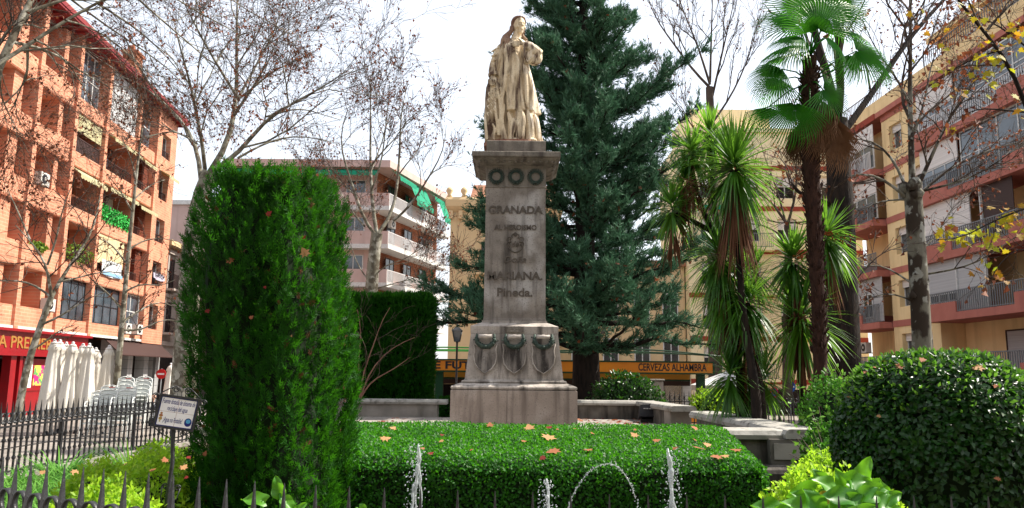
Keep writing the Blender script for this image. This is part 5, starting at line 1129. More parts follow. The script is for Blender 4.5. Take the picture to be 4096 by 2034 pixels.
def sprays(rng, pos, dirs, nrm_, L, lw, ll, k=4):
    """feathery flat sprays: leaflets both sides of a little stem"""
    n = len(pos); side = norm(np.cross(dirs, nrm_)); out = []; Ls = L * rng.uniform(0.65, 1.25, (n, 1))
    for i in range(k):
        t = 0.1 + 0.75 * i / k
        for sg in (-1, 1):
            d = norm(dirs * 0.8 + side * sg * 0.62 + rng.normal(0, 0.12, (n, 3))); out.append(leaf_arrays(pos + dirs * Ls * t, norm(nrm_ + rng.normal(0, 0.25, (n, 3))), d, ll * (1.1 - 0.5 * t) * Ls[:, 0] / L, lw))
    out.append(leaf_arrays(pos + dirs * Ls * 0.1, nrm_, dirs, Ls[:, 0], lw * 1.1)); return cat_arrays(out)
CT = thing('conifer_tree', 'large blue green conifer right behind the monument', 'tree', (TX, Y, 0.1))
obj('trunk', tb.mesh('trunk'), M['bark_dark'], CT); obj('branches', br.mesh('branches'), M['bark_dark'], CT)
Vv, Ff = plumes(rng, np.array(fpos), np.array(fdir), 8, 0.17, 0.021, 0.36, 0.7)
obj('crown', arr_mesh('needles', Vv, [Ff]), M['conifer'], CT)
# rusty leaves caught in the conifer
pos = np.array(fpos)[rng.integers(0, len(fpos), 900)]; pos = pos[(pos[:, 2] < 6.5) | (rng.random(900) < 0.2)]; pos[:, 2] -= 0.05; n = len(pos)
Vv, Ff = maple_arrays(rng, pos, rng.uniform(0.09, 0.15, n), norm(rng.normal(0, 1, (n, 3)) + [0, -0.8, 0.2]), norm(rng.normal(0, 1, (n, 3))))
tag(obj('caught_dry_leaves', arr_mesh('caught', Vv, [Ff]), M['leaf_dry'], CT), kind='stuff')
print('conifer plumes', len(fpos))
# ------------------------------------------------------------------ fan palm
M['palm'] = mat('fan_palm_leaf', (0.013, 0.12, 0.006), (0.040, 0.23, 0.012), 2.5, 0.45, transl=0.36, tcol=(0.10, 0.40, 0.015), spec=0.3)
M['palm_dead'] = mat('dead_palm_leaf', (0.16, 0.075, 0.035), (0.28, 0.15, 0.08), 4, 0.9, transl=0.2)
M['palm_fibre'] = mat('palm_trunk_fibre', (0.028, 0.010, 0.006), (0.06, 0.025, 0.015), 25, 0.95, 0.9, stretch=(1, 1, 0.3))
def fan_mesh(name, Rr, nseg=34, span=5.2, droop=0.25, seed=0, dead=False):
    """pleated fan: hub at the origin, blade along +Y, flat side +Z"""
    rg = np.random.default_rng(seed); V = []; Fc = []
    for i in range(nseg):
        a = -span / 2 + span * (i + 0.5) / nseg; w = span / nseg * 0.5; l = Rr * (0.82 + 0.18 * math.cos(a * 0.55)) * rg.uniform(0.93, 1.05); b = len(V)
        def pt(ang, r, z): return (r * math.sin(ang), r * math.cos(ang), z)
        for r, ww, dz in ((0.03, 1.0, 0), (0.40 * l, 1.0, 0.014), (0.60 * l, 0.64, 0.0), (0.84 * l, 0.36, -droop * 0.10 * l), (l, 0.03, -droop * 0.35 * l * rg.uniform(0.6, 1.5))):
            z = dz - droop * 0.25 * (r / Rr) ** 2 * Rr
            V += [pt(a - w * ww, r, z), pt(a, r, z + 0.012 * ww), pt(a + w * ww, r, z)]
        for k in range(4):
            for q in (0, 1): Fc.append((b + k * 3 + q, b + k * 3 + q + 1, b + (k + 1) * 3 + q + 1, b + (k + 1) * 3 + q))
    b = MB(); b.add(V, Fc); return b.mesh(name)
fans = [fan_mesh('fan', 0.66, 40, 3.7, 0.35, 1), fan_mesh('fan', 0.62, 36, 2.7, 0.7, 2), fan_mesh('fan', 0.62, 38, 3.6, 0.2, 3)]
for f in fans: f.materials.append(M['palm'])
deadfans = [fan_mesh('dead_fan', 0.55, 26, 1.6, 0.5, 4), fan_mesh('dead_fan', 0.6, 22, 1.2, 0.4, 5)]
for f in deadfans: f.materials.append(M['palm_dead'])
PY = 11.2
FPm = thing('fan_palm', 'tall fan palm with dark fibrous trunk and skirt of dead leaves', 'palm', P(3275, 1750, PY))
def trunk(par, pix, r, Yd, k=12, name='trunk', m='palm_fibre', fibres=0, seed=0):
    tb = Tubes(); p = smooth_line([P(x, y, Yd) for x, y in pix], 30); rg = np.random.default_rng(seed)
    rr = np.interp(np.linspace(0, 1, 30), np.linspace(0, 1, len(r)), r) * (1 + 0.06 * np.sin(np.arange(30) * 2.2))
    tb.add(p, rr, k)
    for _ in range(fibres):
        i = rg.uniform(6, 28); a = rg.uniform(0, 6.28); j = int(i); c = p[j] + (p[j + 1] - p[j]) * (i - j); o = np.array([math.cos(a), math.sin(a), 0]); l = rg.uniform(0.05, 0.13)
        tb.add([c + o * rr[j] * 0.8, c + o * (rr[j] + 0.02) + [0, 0, l * 0.5], c + o * (rr[j] + 0.04) + [0, 0, l]], [0.02, 0.014, 0.003], 4)
    return obj(name, tb.mesh(name), M[m], par), p
_, tp = trunk(FPm, [(3285, 1750), (3283, 1500), (3275, 1250), (3262, 1000), (3250, 800), (3243, 600), (3240, 400), (3238, 230)], [0.10, 0.10, 0.095, 0.10, 0.11, 0.125, 0.135, 0.10], PY, fibres=420)
crown = P(3238, 215, PY)
def frond(par, hub, axis, face, fan, base, name='frond', scale=1.0):
    """hub position, axis = blade direction, face = blade normal"""
    y = np.array(axis, float); y /= np.linalg.norm(y); z = np.array(face, float); z -= y * z.dot(y); z /= np.linalg.norm(z); x = np.cross(y, z)
    o = bpy.data.objects.new(name, fan); C.objects.link(o); o.parent = par
    Mx = Matrix(((x[0] * scale, y[0] * scale, z[0] * scale, hub[0]), (x[1] * scale, y[1] * scale, z[1] * scale, hub[1]), (x[2] * scale, y[2] * scale, z[2] * scale, hub[2]), (0, 0, 0, 1)))
    o.matrix_parent_inverse = Matrix.Translation(par.location).inverted(); o.matrix_basis = Mx
    if base is not None:
        mid = (np.array(base) + hub) / 2 + np.array([0, 0, 0.06]); m = MB(); m.tube([base, mid, hub, np.array(hub) + y * 0.08], [0.014, 0.011, 0.009, 0.005], 5)
        obj('petiole', m, M['palm' if name == 'frond' else 'palm_dead'], par)
    return o
rng = np.random.default_rng(41)
def add_frond(px, py, dY, ax_px, fan=0, face=None, base=None, sc=1.0):
    hub = P(px, py, PY + dY); tip = P(px + ax_px[0], py + ax_px[1], PY + dY + (ax_px[2] if len(ax_px) > 2 else 0))
    frond(FPm, hub, tip - hub, (0, -1, 0.3) if face is None else face, fans[fan], crown + np.array([0, 0, -0.05]) if base is None else base, scale=sc)
# upper crown
def zp(x, y): return (2850 + x / 0.974, y / 0.974)
lowb = P(3240, 330, PY)
for (hx, hy, tx, ty, dY, f, fc, sc, lo) in (
        (330, 100, 140, 70, -0.2, 0, (0.15, -0.75, 0.6), 1.0, 0), (400, 60, 400, -120, -0.3, 2, (0, -1, 0.15), 0.95, 0), (460, 60, 620, 30, 0.0, 0, (-0.1, -0.8, 0.5), 0.95, 0), (340, 40, 230, -80, 0.3, 0, (0.1, -0.9, 0.3), 0.95, 0), (480, 20, 580, -90, 0.35, 2, (-0.1, -0.9, 0.3), 0.9, 0),
        (350, 180, 100, 230, -0.1, 1, (-0.15, -0.45, 0.9), 1.15, 0), (330, 215, 90, 240, 0.35, 1, (-0.1, -0.3, 0.9), 1.05, 0), (410, 120, 410, 40, -0.55, 0, (0, -0.8, 0.7), 0.85, 0), (470, 120, 630, 130, -0.1, 1, (0.2, -0.5, 0.9), 1.0, 0), (350, 150, 260, 160, -0.6, 1, (-0.1, -0.6, 0.8), 0.85, 0), (440, 150, 500, 190, -0.6, 1, (0.1, -0.6, 0.8), 0.8, 0),
        (270, 270, 120, 340, -0.2, 1, (-0.35, -0.8, 0.6), 0.95, 1), (265, 310, 170, 430, 0.1, 1, (-0.5, -0.8, 0.3), 0.85, 1), (560, 200, 740, 280, -0.1, 0, (0.2, -0.9, 0.55), 1.1, 1), (530, 215, 560, 330, 0.3, 1, (0.4, -0.8, 0.3), 0.8, 1), (620, 230, 770, 330, 0.2, 1, (0.3, -0.6, 0.8), 0.85, 1),
        (320, 400, 310, 540, -0.5, 1, (0, -1, 0.35), 1.05, 1), (430, 350, 560, 440, -0.4, 0, (0.2, -0.95, 0.45), 0.8, 1), (215, 420, 180, 540, -0.1, 1, (-0.5, -0.9, 0.2), 0.7, 1), (380, 420, 400, 540, -0.35, 1, (0.3, -0.95, 0.2), 0.7, 1)):
    a = zp(hx, hy); q = zp(tx, ty); add_frond(a[0], a[1], dY, (q[0] - a[0], q[1] - a[1]), f, fc, lowb if lo else None, sc)
for i in range(13):
    a = rng.uniform(0, 6.28); r = rng.uniform(0.08, 0.26); hub = P(3243, 455 + rng.uniform(-40, 70), PY) + np.array([r * math.cos(a), r * math.sin(a), 0])
    frond(FPm, hub, (0.35 * math.cos(a) + rng.normal(0, 0.1), 0.35 * math.sin(a), -1), (math.cos(a), math.sin(a), 0.3), deadfans[i % 2], None, 'dead_frond', rng.uniform(0.8, 1.15))
for (x, y) in ((3330, 470), (3350, 500), (3345, 540)):
    frond(FPm, P(x, y, PY - 0.2), (0.25, 0, -1), (0.2, -1, 0), deadfans[0], None, 'dead_frond', 1.1)

# ------------------------------------------------------------------ sword-leaved cordylines
M['sword'] = mat('sword_leaf', (0.008, 0.055, 0.006), (0.05, 0.19, 0.014), 2, 0.42, island=0.8, transl=0.35, tcol=(0.22, 0.48, 0.04), spec=0.5)
M['sword_dead'] = mat('dead_sword_leaf', (0.10, 0.035, 0.018), (0.22, 0.10, 0.05), 3, 0.9, island=0.7, transl=0.15)
M['fruit'] = mat('orange_seed_spray', (0.30, 0.06, 0.015), (0.42, 0.12, 0.03), 6, 0.8)
def blades(rng, c, dirs, L, W, droop, seg=4):
    n = len(dirs); side = norm(np.cross(dirs, np.array([0, 0, 1.0])) + 1e-6); V = []; 
    L = np.broadcast_to(L, (n,))[:, None]; drp = np.broadcast_to(droop, (n,))[:, None]
    for i in range(seg + 1):
        t = i / seg; w = W * (0.5 + 1.2 * t if t < 0.4 else 1.0) * (1 - max(0, t - 0.35) / 0.65) ** 0.8 + 0.001
        ctr = c + dirs * L * t + np.array([0, 0, -1.0]) * (drp * L * t ** 2.3)
        V.append(ctr - side * w / 2); V.append(ctr + side * w / 2)
    V = np.stack(V, 1).reshape(-1, 3); i = np.arange(n)[:, None] * (2 * seg + 2); Fc = []
    for k in range(seg): Fc.append(i + np.array([[2 * k, 2 * k + 1, 2 * k + 3, 2 * k + 2]]))
    return V, np.concatenate(Fc)
def rosette(par, c, n, L, rng, skirt=0, W=0.035, lo=-0.9, skirtL=0.8):
    n = int(n * 1.45); W *= 1.2; skirt = int(skirt * 1.4)
    zz_ = rng.uniform(lo, 1.0, n); a = rng.uniform(0, 2 * math.pi, n); h = np.sqrt(1 - np.clip(zz_, -1, 1) ** 2 * 0.98)
    d = norm(np.stack([h * np.cos(a), h * np.sin(a), zz_], 1)); Lr = L * rng.uniform(0.75, 1.1, n); dr = np.where(zz_ > 0.5, 0.05, np.where(zz_ > -0.2, 0.28, 0.45)) * rng.uniform(0.5, 1.5, n)
    base = c + norm(d) * 0.03 + np.array([0, 0, 0.12]) * zz_[:, None]
    Vv, Ff = blades(rng, base, d, Lr, W, dr); obj('leaf_rosette', arr_mesh('rosette', Vv, [Ff]), M['sword'], par)
    if skirt:
        a = rng.uniform(0, 2 * math.pi, skirt); d = norm(np.stack([0.28 * np.cos(a), 0.28 * np.sin(a), -np.ones(skirt)], 1)); b = c + np.stack([0.04 * np.cos(a), 0.04 * np.sin(a), -rng.uniform(0.15, 0.6, skirt)], 1)
        Vv, Ff = blades(rng, b, d, skirtL * rng.uniform(0.5, 1.0, skirt), W * 0.8, rng.uniform(0, 0.15, skirt)); obj('dead_leaf_skirt', arr_mesh('skirt', Vv, [Ff]), M['sword_dead'], par)
def z2p(x, y): return (2500 + x / 0.984, 400 + y / 0.984)
rng = np.random.default_rng(43)
CY = 11.8
C1 = thing('cordyline', 'multi-stemmed sword-leaved cordyline with big shaggy heads beside the conifer', 'plant', P(3010, 1730, CY), 'cordylines on the right')
for pix, r, Yd in (([(522, 1320), (515, 1150), (490, 1000), (463, 820), (450, 640), (440, 450), (428, 280)], [0.085, 0.07, 0.055, 0.05, 0.05, 0.055, 0.06], CY - 0.3), ([(470, 1320), (462, 1150), (440, 980), (420, 800), (385, 640), (345, 520), (300, 420), (262, 300)], [0.085, 0.075, 0.06, 0.055, 0.05, 0.045, 0.045, 0.04], CY + 0.2), ([(540, 1320), (530, 1150), (505, 1000), (490, 860), (478, 800)], [0.09, 0.08, 0.07, 0.06, 0.05], CY), ([(345, 520), (270, 480), (200, 450)], [0.045, 0.04, 0.04], CY + 0.2), ([(385, 640), (378, 560), (350, 400), (340, 250), (335, 180)], [0.045, 0.04, 0.04, 0.035, 0.03], CY + 0.5)):
    trunk(C1, [z2p(*q) for q in pix], r, Yd, 9, 'stem', 'bark_dark')
for x, y, n, L, sk, dYd in ((430, 270, 270, 0.84, 150, -0.3), (185, 430, 110, 0.48, 20, 0.2), (262, 215, 120, 0.52, 30, 0.2), (335, 150, 110, 0.55, 0, 0.5), (235, 330, 80, 0.45, 25, 0.3), (375, 620, 200, 0.70, 30, 0.1), (400, 760, 200, 0.70, 60, 0.2), (478, 800, 200, 0.68, 20, 0.0), (510, 690, 90, 0.45, 0, 0.7), (470, 960, 110, 0.5, 30, 0.2), (545, 1110, 120, 0.55, 0, 0.6), (415, 1090, 140, 0.6, 0, 0.1), (500, 1230, 60, 0.4, 0, 0.2)):
    px, py = z2p(x, y); rosette(C1, P(px, py, CY + dYd), n, L, rng, sk, 0.034, -0.95 if L > 0.55 else -0.8, 1.3 if sk > 100 else 0.65)
m = MB()
for _ in range(60):     # dry seed spray
    px, py = z2p(300 + rng.normal(0, 28), 360 + rng.normal(0, 26)); a = P(px, py, CY - 0.1); m.tube([a, a + rng.normal(0, 0.09, 3), a + rng.normal(0, 0.14, 3)], 0.004, 3)
obj('seed_spray', m, M['sword_dead'], C1)
CY2 = 12.4
C2 = thing('cordyline', 'sword-leaved cordyline with three heads beside the fan palm trunk', 'plant', P(3200, 1730, CY2), 'cordylines on the right')
for pix, r in (([(705, 1300), (700, 1170), (695, 1000), (688, 860)], [0.06, 0.055, 0.05, 0.045]), ([(740, 1300), (750, 1150), (775, 950), (788, 750), (790, 560)], [0.075, 0.065, 0.055, 0.05, 0.045]), ([(690, 860), (675, 760), (662, 650)], [0.045, 0.04, 0.04])):
    trunk(C2, [z2p(*q) for q in pix], r, CY2, 9, 'stem', 'bark_dark')
for x, y, n, L, sk in ((662, 640, 170, 0.62, 60), (690, 870, 230, 0.85, 40), (792, 545, 170, 0.62, 60)):
    px, py = z2p(x, y); rosette(C2, P(px, py, CY2 - 0.1), n, L, rng, sk, 0.036, -0.95, 0.75)
m = MB()
for (x, y, s) in ((850, 555, 26), (800, 525, 12), (690, 620, 10), (370, 600, 10)):
    for _ in range(26):
        px, py = z2p(x + rng.normal(0, s), y + rng.normal(0, s * 0.5)); m.ball(P(px, py, CY2 - 0.35), 0.014, 5, 4)
obj('orange_seed_spray', m, M['fruit'], C2)
# ------------------------------------------------------------------ clipped cypress column
M['cypress'] = mat('cypress_spray', (0.002, 0.020, 0.0014), (0.019, 0.13, 0.0055), 4.0, 0.65, island=0.45, transl=0.3, tcol=(0.06, 0.27, 0.008), spec=0.2)
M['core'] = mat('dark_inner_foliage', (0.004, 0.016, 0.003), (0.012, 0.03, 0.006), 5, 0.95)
def hashn(x, y, z, s):    # cheap smooth noise from sines
    return (np.sin(x * 1.9 * s + 1.3) * np.cos(y * 2.3 * s + z * 0.7 * s) + np.sin(z * 1.7 * s + x * 1.1 * s + 4.0) * 0.7 + np.cos((x + y - z * 0.4) * 3.1 * s) * 0.5) / 2.2
def topiary(label, name, surf, n, plume, seed, matn='cypress', core=None, per=5, stem=None, group=None, base=(0, 0, 0), spread=0.38):
    rg = np.random.default_rng(seed); p, nr = surf(rg, n)
    t = thing(name, label, 'hedge' if 'hedge' in name else 'shrub', base, group)
    d = norm(nr * 0.7 + np.array([0, 0, 0.9]) + rg.normal(0, 0.2, nr.shape))
    if name == 'clipped_cypress':
        d = norm(nr * 0.55 + np.array([0, 0, 1.0]) + rg.normal(0, 0.38, nr.shape)); Vv, Ff = sprays(rg, p - d * 0.03, d, norm(np.cross(d, np.cross(nr + rg.normal(0, 0.5, nr.shape), d))), 0.115, 0.0085, 0.042)
    else: Vv, Ff = plumes(rg, p, d, per, plume[0], plume[1], spread, 0.6)
    obj('foliage', arr_mesh('foliage', Vv, [Ff]), M[matn], t)
    if core is not None: obj('inner_growth', core, M['core'], t)
    if stem is not None: obj('stem', stem, M['bark_dark'], t)
    return t
CX, CYY, ZT = -1.80, 5.85, 3.04
def cyp_shape(a, z):
    """radius of the column at angle a and height z"""
    t = z / ZT; c, s = np.cos(a), np.sin(a); e = 4.0
    hw = np.where(c > 0, np.interp(t, [0, 0.25, 0.5, 0.68, 0.78, 0.93, 1.0], [0.62, 0.62, 0.60, 0.55, 0.48, 0.45, 0.34]), np.interp(t, [0, 0.2, 0.45, 0.65, 0.82, 0.93, 1.0], [0.26, 0.30, 0.36, 0.44, 0.52, 0.48, 0.32])); hd = np.interp(t, [0, 0.8, 1], [0.62, 0.58, 0.42])
    r = (np.abs(c / hw) ** e + np.abs(s / hd) ** e) ** (-1 / e)
    groove = 0.055 * np.sin(a * 5 + 0.5 * np.sin(z * 1.3)) + 0.035 * np.sin(a * 11 + z * 0.8) + 0.05 * np.sin(a * 3 + z * 2.1 + 1.0) * np.sin(z * 2.7)
    return r * (1 + groove)
def cyp_surf(rg, n):
    n1 = int(n * 0.87); a = rg.uniform(0, 2 * math.pi, n1); z = rg.uniform(0.15, ZT, n1); r = cyp_shape(a, z) - np.abs(rg.normal(0, 0.035, n1)) - 0.13 * np.clip(hashn(np.cos(a) * 4.6, np.sin(a) * 4.6, z * 1.7, 1.4) + 0.4 * hashn(a * 7, z * 4, z, 1.0), 0, 1)
    p = np.stack([CX + r * np.cos(a), CYY + r * np.sin(a), z], 1); nr = np.stack([np.cos(a), np.sin(a), 0.1 + 0 * a], 1)
    n2 = n - n1; a = rg.uniform(0, 2 * math.pi, n2); r = cyp_shape(a, np.full(n2, ZT)) * np.sqrt(rg.random(n2)) * 1.05; z = ZT - 0.08 + 0.05 * hashn(r * np.cos(a) * 4, r * np.sin(a) * 4, 0, 1) - rg.uniform(0, 0.08, n2)
    return np.concatenate([p, np.stack([CX + r * np.cos(a), CYY + r * np.sin(a), z], 1)]), np.concatenate([nr, np.tile([0, 0, 1.0], (n2, 1))])
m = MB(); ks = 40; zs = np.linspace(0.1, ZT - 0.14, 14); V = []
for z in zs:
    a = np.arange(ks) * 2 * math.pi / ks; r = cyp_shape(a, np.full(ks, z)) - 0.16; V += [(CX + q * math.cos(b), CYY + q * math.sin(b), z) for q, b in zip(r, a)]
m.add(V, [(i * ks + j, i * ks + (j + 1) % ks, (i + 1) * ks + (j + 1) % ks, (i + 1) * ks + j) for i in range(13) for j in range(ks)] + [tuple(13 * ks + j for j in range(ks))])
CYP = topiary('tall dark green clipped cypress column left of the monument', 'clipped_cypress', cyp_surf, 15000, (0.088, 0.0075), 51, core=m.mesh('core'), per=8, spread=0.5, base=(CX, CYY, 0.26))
rg = np.random.default_rng(58); p, nr = cyp_surf(rg, 420); p -= nr * 0.02; d = norm(nr * 0.6 + [0, 0, 0.6] + rg.normal(0, 0.5, nr.shape)); Vv, Ff = sprays(rg, p, d, norm(np.cross(d, np.cross(nr, d))), 0.07, 0.007, 0.03)
M['deadsprig'] = mat('brown_dead_sprig', (0.10, 0.035, 0.012), (0.22, 0.10, 0.04), 5, 0.9, island=0.6)
tag(obj('dead_sprigs', arr_mesh('dead', Vv, [Ff]), M['deadsprig'], CYP), kind='stuff')
# clipped hedge block behind the platform
def hb_surf(rg, n):
    X0, X1, Y0, Y1, Z1 = -4.5, -2.12, 20.3, 21.4, 3.55; p = []; nr = []
    for _ in range(n):
        u = rg.random()
        if u < 0.5: p.append((rg.uniform(X0, X1), Y0, rg.uniform(0.3, Z1))); nr.append((0, -1, 0))
        elif u < 0.72: p.append((X1, rg.uniform(Y0, Y1), rg.uniform(0.3, Z1))); nr.append((1, 0, 0))
        else: p.append((rg.uniform(X0, X1), rg.uniform(Y0, Y1), Z1)); nr.append((0, 0, 1))
    p = np.array(p); nr = np.array(nr, float); p += nr * (0.05 * hashn(p[:, 0] * 3, p[:, 1] * 3, p[:, 2], 1)[:, None] + rg.normal(0, 0.03, (n, 1))); return p, nr
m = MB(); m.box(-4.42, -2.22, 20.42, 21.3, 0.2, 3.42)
topiary('dark square-cut cypress hedge behind the low wall left of the monument', 'clipped_hedge', hb_surf, 6500, (0.17, 0.03), 52, core=m.mesh('core'), base=(-3.3, 20.8, 0.26))
m = MB(); m.box(-1.72, -1.3, 20.2, 20.9, 0.2, 0.92)
def hs_surf(rg, n):
    p = np.stack([rg.uniform(-1.8, -1.2, n), rg.uniform(20.05, 20.4, n), rg.uniform(0.2, 1.0, n)], 1); return p, np.tile([0, -1.0, 0.4], (n, 1))
topiary('small low hedge in the gap between wall and pedestal', 'low_hedge', hs_surf, 700, (0.07, 0.03), 53, core=m.mesh('core'), base=(-1.5, 20.3, 0.26))

# ------------------------------------------------------------------ box hedge in front of the monument
M['boxleaf'] = mat('box_leaf', (0.003, 0.040, 0.0015), (0.040, 0.25, 0.007), 4, 0.5, island=0.75, transl=0.38, tcol=(0.08, 0.33, 0.010), spec=0.3)
HF, HB_, HZ = 5.92, 9.22, 1.0
def hx1(y): return 1.86 + (y - 5.6) * 0.19
def hx0(y): return -2.3 - (y - 5.6) * 0.12
def hz(x, y):
    d = np.minimum(np.minimum(y - HF, hx1(y) - x), x - hx0(y)); rd = 0.22; e = np.clip(1 - d / rd, 0, 1)
    return HZ + 0.03 * np.clip((y - 7) / 2, -1, 1) - rd * 0.75 * (1 - np.sqrt(np.maximum(0, 1 - e ** 2))) + 0.02 * hashn(x * 2.2, y * 2.2, 0, 1.0)
rng = np.random.default_rng(61)
nt = 60000; y = HF + 0.02 + (HB_ - HF) * rng.random(nt) ** 1.15; x = hx0(y) + (hx1(y) - hx0(y)) * rng.random(nt); z = hz(x, y)
e = 0.02; nx = -(hz(x + e, y) - z) / e; ny = -(hz(x, y + e) - z) / e; nr1 = norm(np.stack([nx, ny, np.ones(nt)], 1)); p1 = np.stack([x, y, z], 1) - nr1 * np.abs(rng.normal(0, 0.022, (nt, 1)))
nf = 15000; xf = rng.uniform(-2.3, 1.9, nf); zf = rng.uniform(0.28, HZ - 0.06, nf); yf = HF + 0.02 + 0.09 * np.clip((zf - HZ + 0.2) / 0.14, 0, 1) ** 2 + 0.03 * hashn(xf * 3, zf * 3, 0, 1); p2 = np.stack([xf, yf + np.abs(rng.normal(0, 0.02, nf)), zf], 1); nr2 = np.tile([0, -1.0, 0.15], (nf, 1))
ns = 11000; ysd = rng.uniform(HF, HB_, ns); zs_ = rng.uniform(0.28, HZ - 0.06, ns); p3 = np.stack([hx1(ysd) - 0.03 - 0.09 * np.clip((zs_ - HZ + 0.2) / 0.14, 0, 1) ** 2 + 0.03 * hashn(ysd * 3, zs_ * 3, 0, 1), ysd, zs_], 1); nr3 = np.tile([1.0, -0.2, 0.15], (ns, 1))
p = np.concatenate([p1, p2, p3]); nr = norm(np.concatenate([nr1, nr2, nr3]) + rng.normal(0, 0.55, (len(p), 3))); up = norm(np.cross(nr, rng.normal(0, 1, (len(p), 3))) + np.array([0, 0, 0.35]))
BH = thing('box_hedge', 'low wide clipped box hedge with bright leafy top in front of the monument', 'hedge', (0, 7.3, 0.26))
Vv, Ff = leaf_arrays(p, nr, up, 0.030 * rng.uniform(0.6, 1.25, len(p)), 0.020, fold=0.2); obj('foliage', arr_mesh('box_leaves', Vv, [Ff]), M['boxleaf'], BH)
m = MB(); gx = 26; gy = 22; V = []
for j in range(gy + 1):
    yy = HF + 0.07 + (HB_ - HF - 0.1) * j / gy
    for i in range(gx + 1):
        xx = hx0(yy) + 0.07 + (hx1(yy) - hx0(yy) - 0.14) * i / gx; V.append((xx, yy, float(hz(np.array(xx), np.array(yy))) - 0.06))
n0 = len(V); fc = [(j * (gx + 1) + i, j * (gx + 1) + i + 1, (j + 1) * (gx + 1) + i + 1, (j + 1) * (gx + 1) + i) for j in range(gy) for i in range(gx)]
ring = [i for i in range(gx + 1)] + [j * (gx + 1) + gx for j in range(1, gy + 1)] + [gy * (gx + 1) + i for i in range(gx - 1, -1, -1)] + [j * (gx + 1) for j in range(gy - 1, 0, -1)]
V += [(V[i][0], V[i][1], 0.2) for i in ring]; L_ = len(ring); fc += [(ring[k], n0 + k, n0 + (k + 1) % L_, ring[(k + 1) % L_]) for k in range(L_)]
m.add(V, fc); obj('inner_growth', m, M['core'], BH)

# ------------------------------------------------------------------ round clipped shrub
M['shrubleaf'] = mat('glossy_shrub_leaf', (0.006, 0.034, 0.005), (0.022, 0.095, 0.010), 3, 0.36, island=0.7, transl=0.2, tcol=(0.09, 0.28, 0.02), spec=0.3)
RX, RY_, RR, RZ = 3.41, 6.35, 0.80, 1.80
def dome(rg, n):
    ct = rg.uniform(-0.35, 1, n); a = rg.uniform(0, 6.283, n); s_ = np.sqrt(1 - np.clip(ct, -1, 1) ** 2); s2 = s_ ** 0.66
    nr = np.stack([s_ * np.cos(a), s_ * np.sin(a), ct], 1); zc = 0.98
    zloc = np.where(ct > 0, zc + (RZ - zc) * ct, zc + 0.95 * ct / 0.35 * 0.7); rad = RR * np.where(ct > 0, s2, 1.0 + 0.12 * ct)
    bump = 1 + 0.03 * hashn(nr[:, 0] * 4, nr[:, 1] * 4, nr[:, 2] * 4, 1)
    return np.stack([RX + rad * bump * np.cos(a), RY_ + rad * bump * np.sin(a), zloc], 1), nr
rng = np.random.default_rng(62); p, nr0 = dome(rng, 15000); p -= nr0 * np.abs(rng.normal(0, 0.03, (len(p), 1)))
nr = norm(nr0 + rng.normal(0, 0.4, nr0.shape) + [0, 0, 0.3]); up = norm(np.cross(nr, rng.normal(0, 1, nr.shape)) + nr0 * 0.3)
RS = thing('round_shrub', 'large round clipped shrub with dark glossy leaves at the right', 'shrub', (RX, RY_, 0.26))
Vv, Ff = leaf_arrays(p, nr, up, 0.062 * rng.uniform(0.6, 1.2, len(p)), 0.036, fold=0.18, curl=0.1); obj('foliage', arr_mesh('leaves', Vv, [Ff]), M['shrubleaf'], RS)
M['newleaf'] = mat('fresh_shoot_leaf', (0.10, 0.28, 0.02), (0.22, 0.46, 0.05), 4, 0.4, island=0.8, transl=0.4)
q, n0 = dome(rng, 1500); k = n0[:, 2] > 0.45; q = q[k]; n0 = n0[k]; Vv, Ff = leaf_arrays(q + n0 * 0.01, norm(np.cross(n0, rng.normal(0, 1, n0.shape))), norm(n0 + rng.normal(0, 0.4, n0.shape)), 0.05, 0.025); tag(obj('fresh_shoots', arr_mesh('shoots', Vv, [Ff]), M['newleaf'], RS), kind='stuff')
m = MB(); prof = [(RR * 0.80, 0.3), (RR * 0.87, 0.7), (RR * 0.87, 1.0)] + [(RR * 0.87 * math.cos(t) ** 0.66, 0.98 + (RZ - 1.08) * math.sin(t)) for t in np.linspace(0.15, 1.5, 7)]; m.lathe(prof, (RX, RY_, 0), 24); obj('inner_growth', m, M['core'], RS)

# ------------------------------------------------------------------ yellow-green euonymus mounds
M['euon'] = mat('yellow_green_leaf', (0.14, 0.36, 0.008), (0.46, 0.62, 0.03), 3, 0.5, island=0.8, transl=0.45, tcol=(0.45, 0.75, 0.04))
def mound(label, c, r, n, rng, L=0.042, matn='euon', group='yellow green shrubs in the flower beds', name='euonymus_shrub', cat='shrub'):
    t = thing(name, label, cat, (c[0], c[1], 0.26), group); c = np.array(c, float); r = np.array(r, float)
    d = norm(rng.normal(0, 1, (n, 3))); d[:, 2] = np.abs(d[:, 2]) * 1.1 - 0.1; d = norm(d); lump = 1 + 0.16 * hashn(d[:, 0] * 5 + c[0], d[:, 1] * 5 + c[1], d[:, 2] * 5, 1)
    p = c + d * r * (lump * rng.uniform(0.78, 1.04, n))[:, None]; nr = norm(d / r * r.mean() + rng.normal(0, 0.6, (n, 3)) + [0, 0, 0.4]); up = norm(np.cross(nr, rng.normal(0, 1, (n, 3))) + d * 0.5 + [0, 0, 0.4])
    Vv, Ff = leaf_arrays(p, nr, up, L * rng.uniform(0.7, 1.3, n), L * 0.55, fold=0.2); obj('foliage', arr_mesh('leaves', Vv, [Ff]), M[matn], t)
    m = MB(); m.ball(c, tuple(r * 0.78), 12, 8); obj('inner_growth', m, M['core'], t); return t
rng = np.random.default_rng(71)
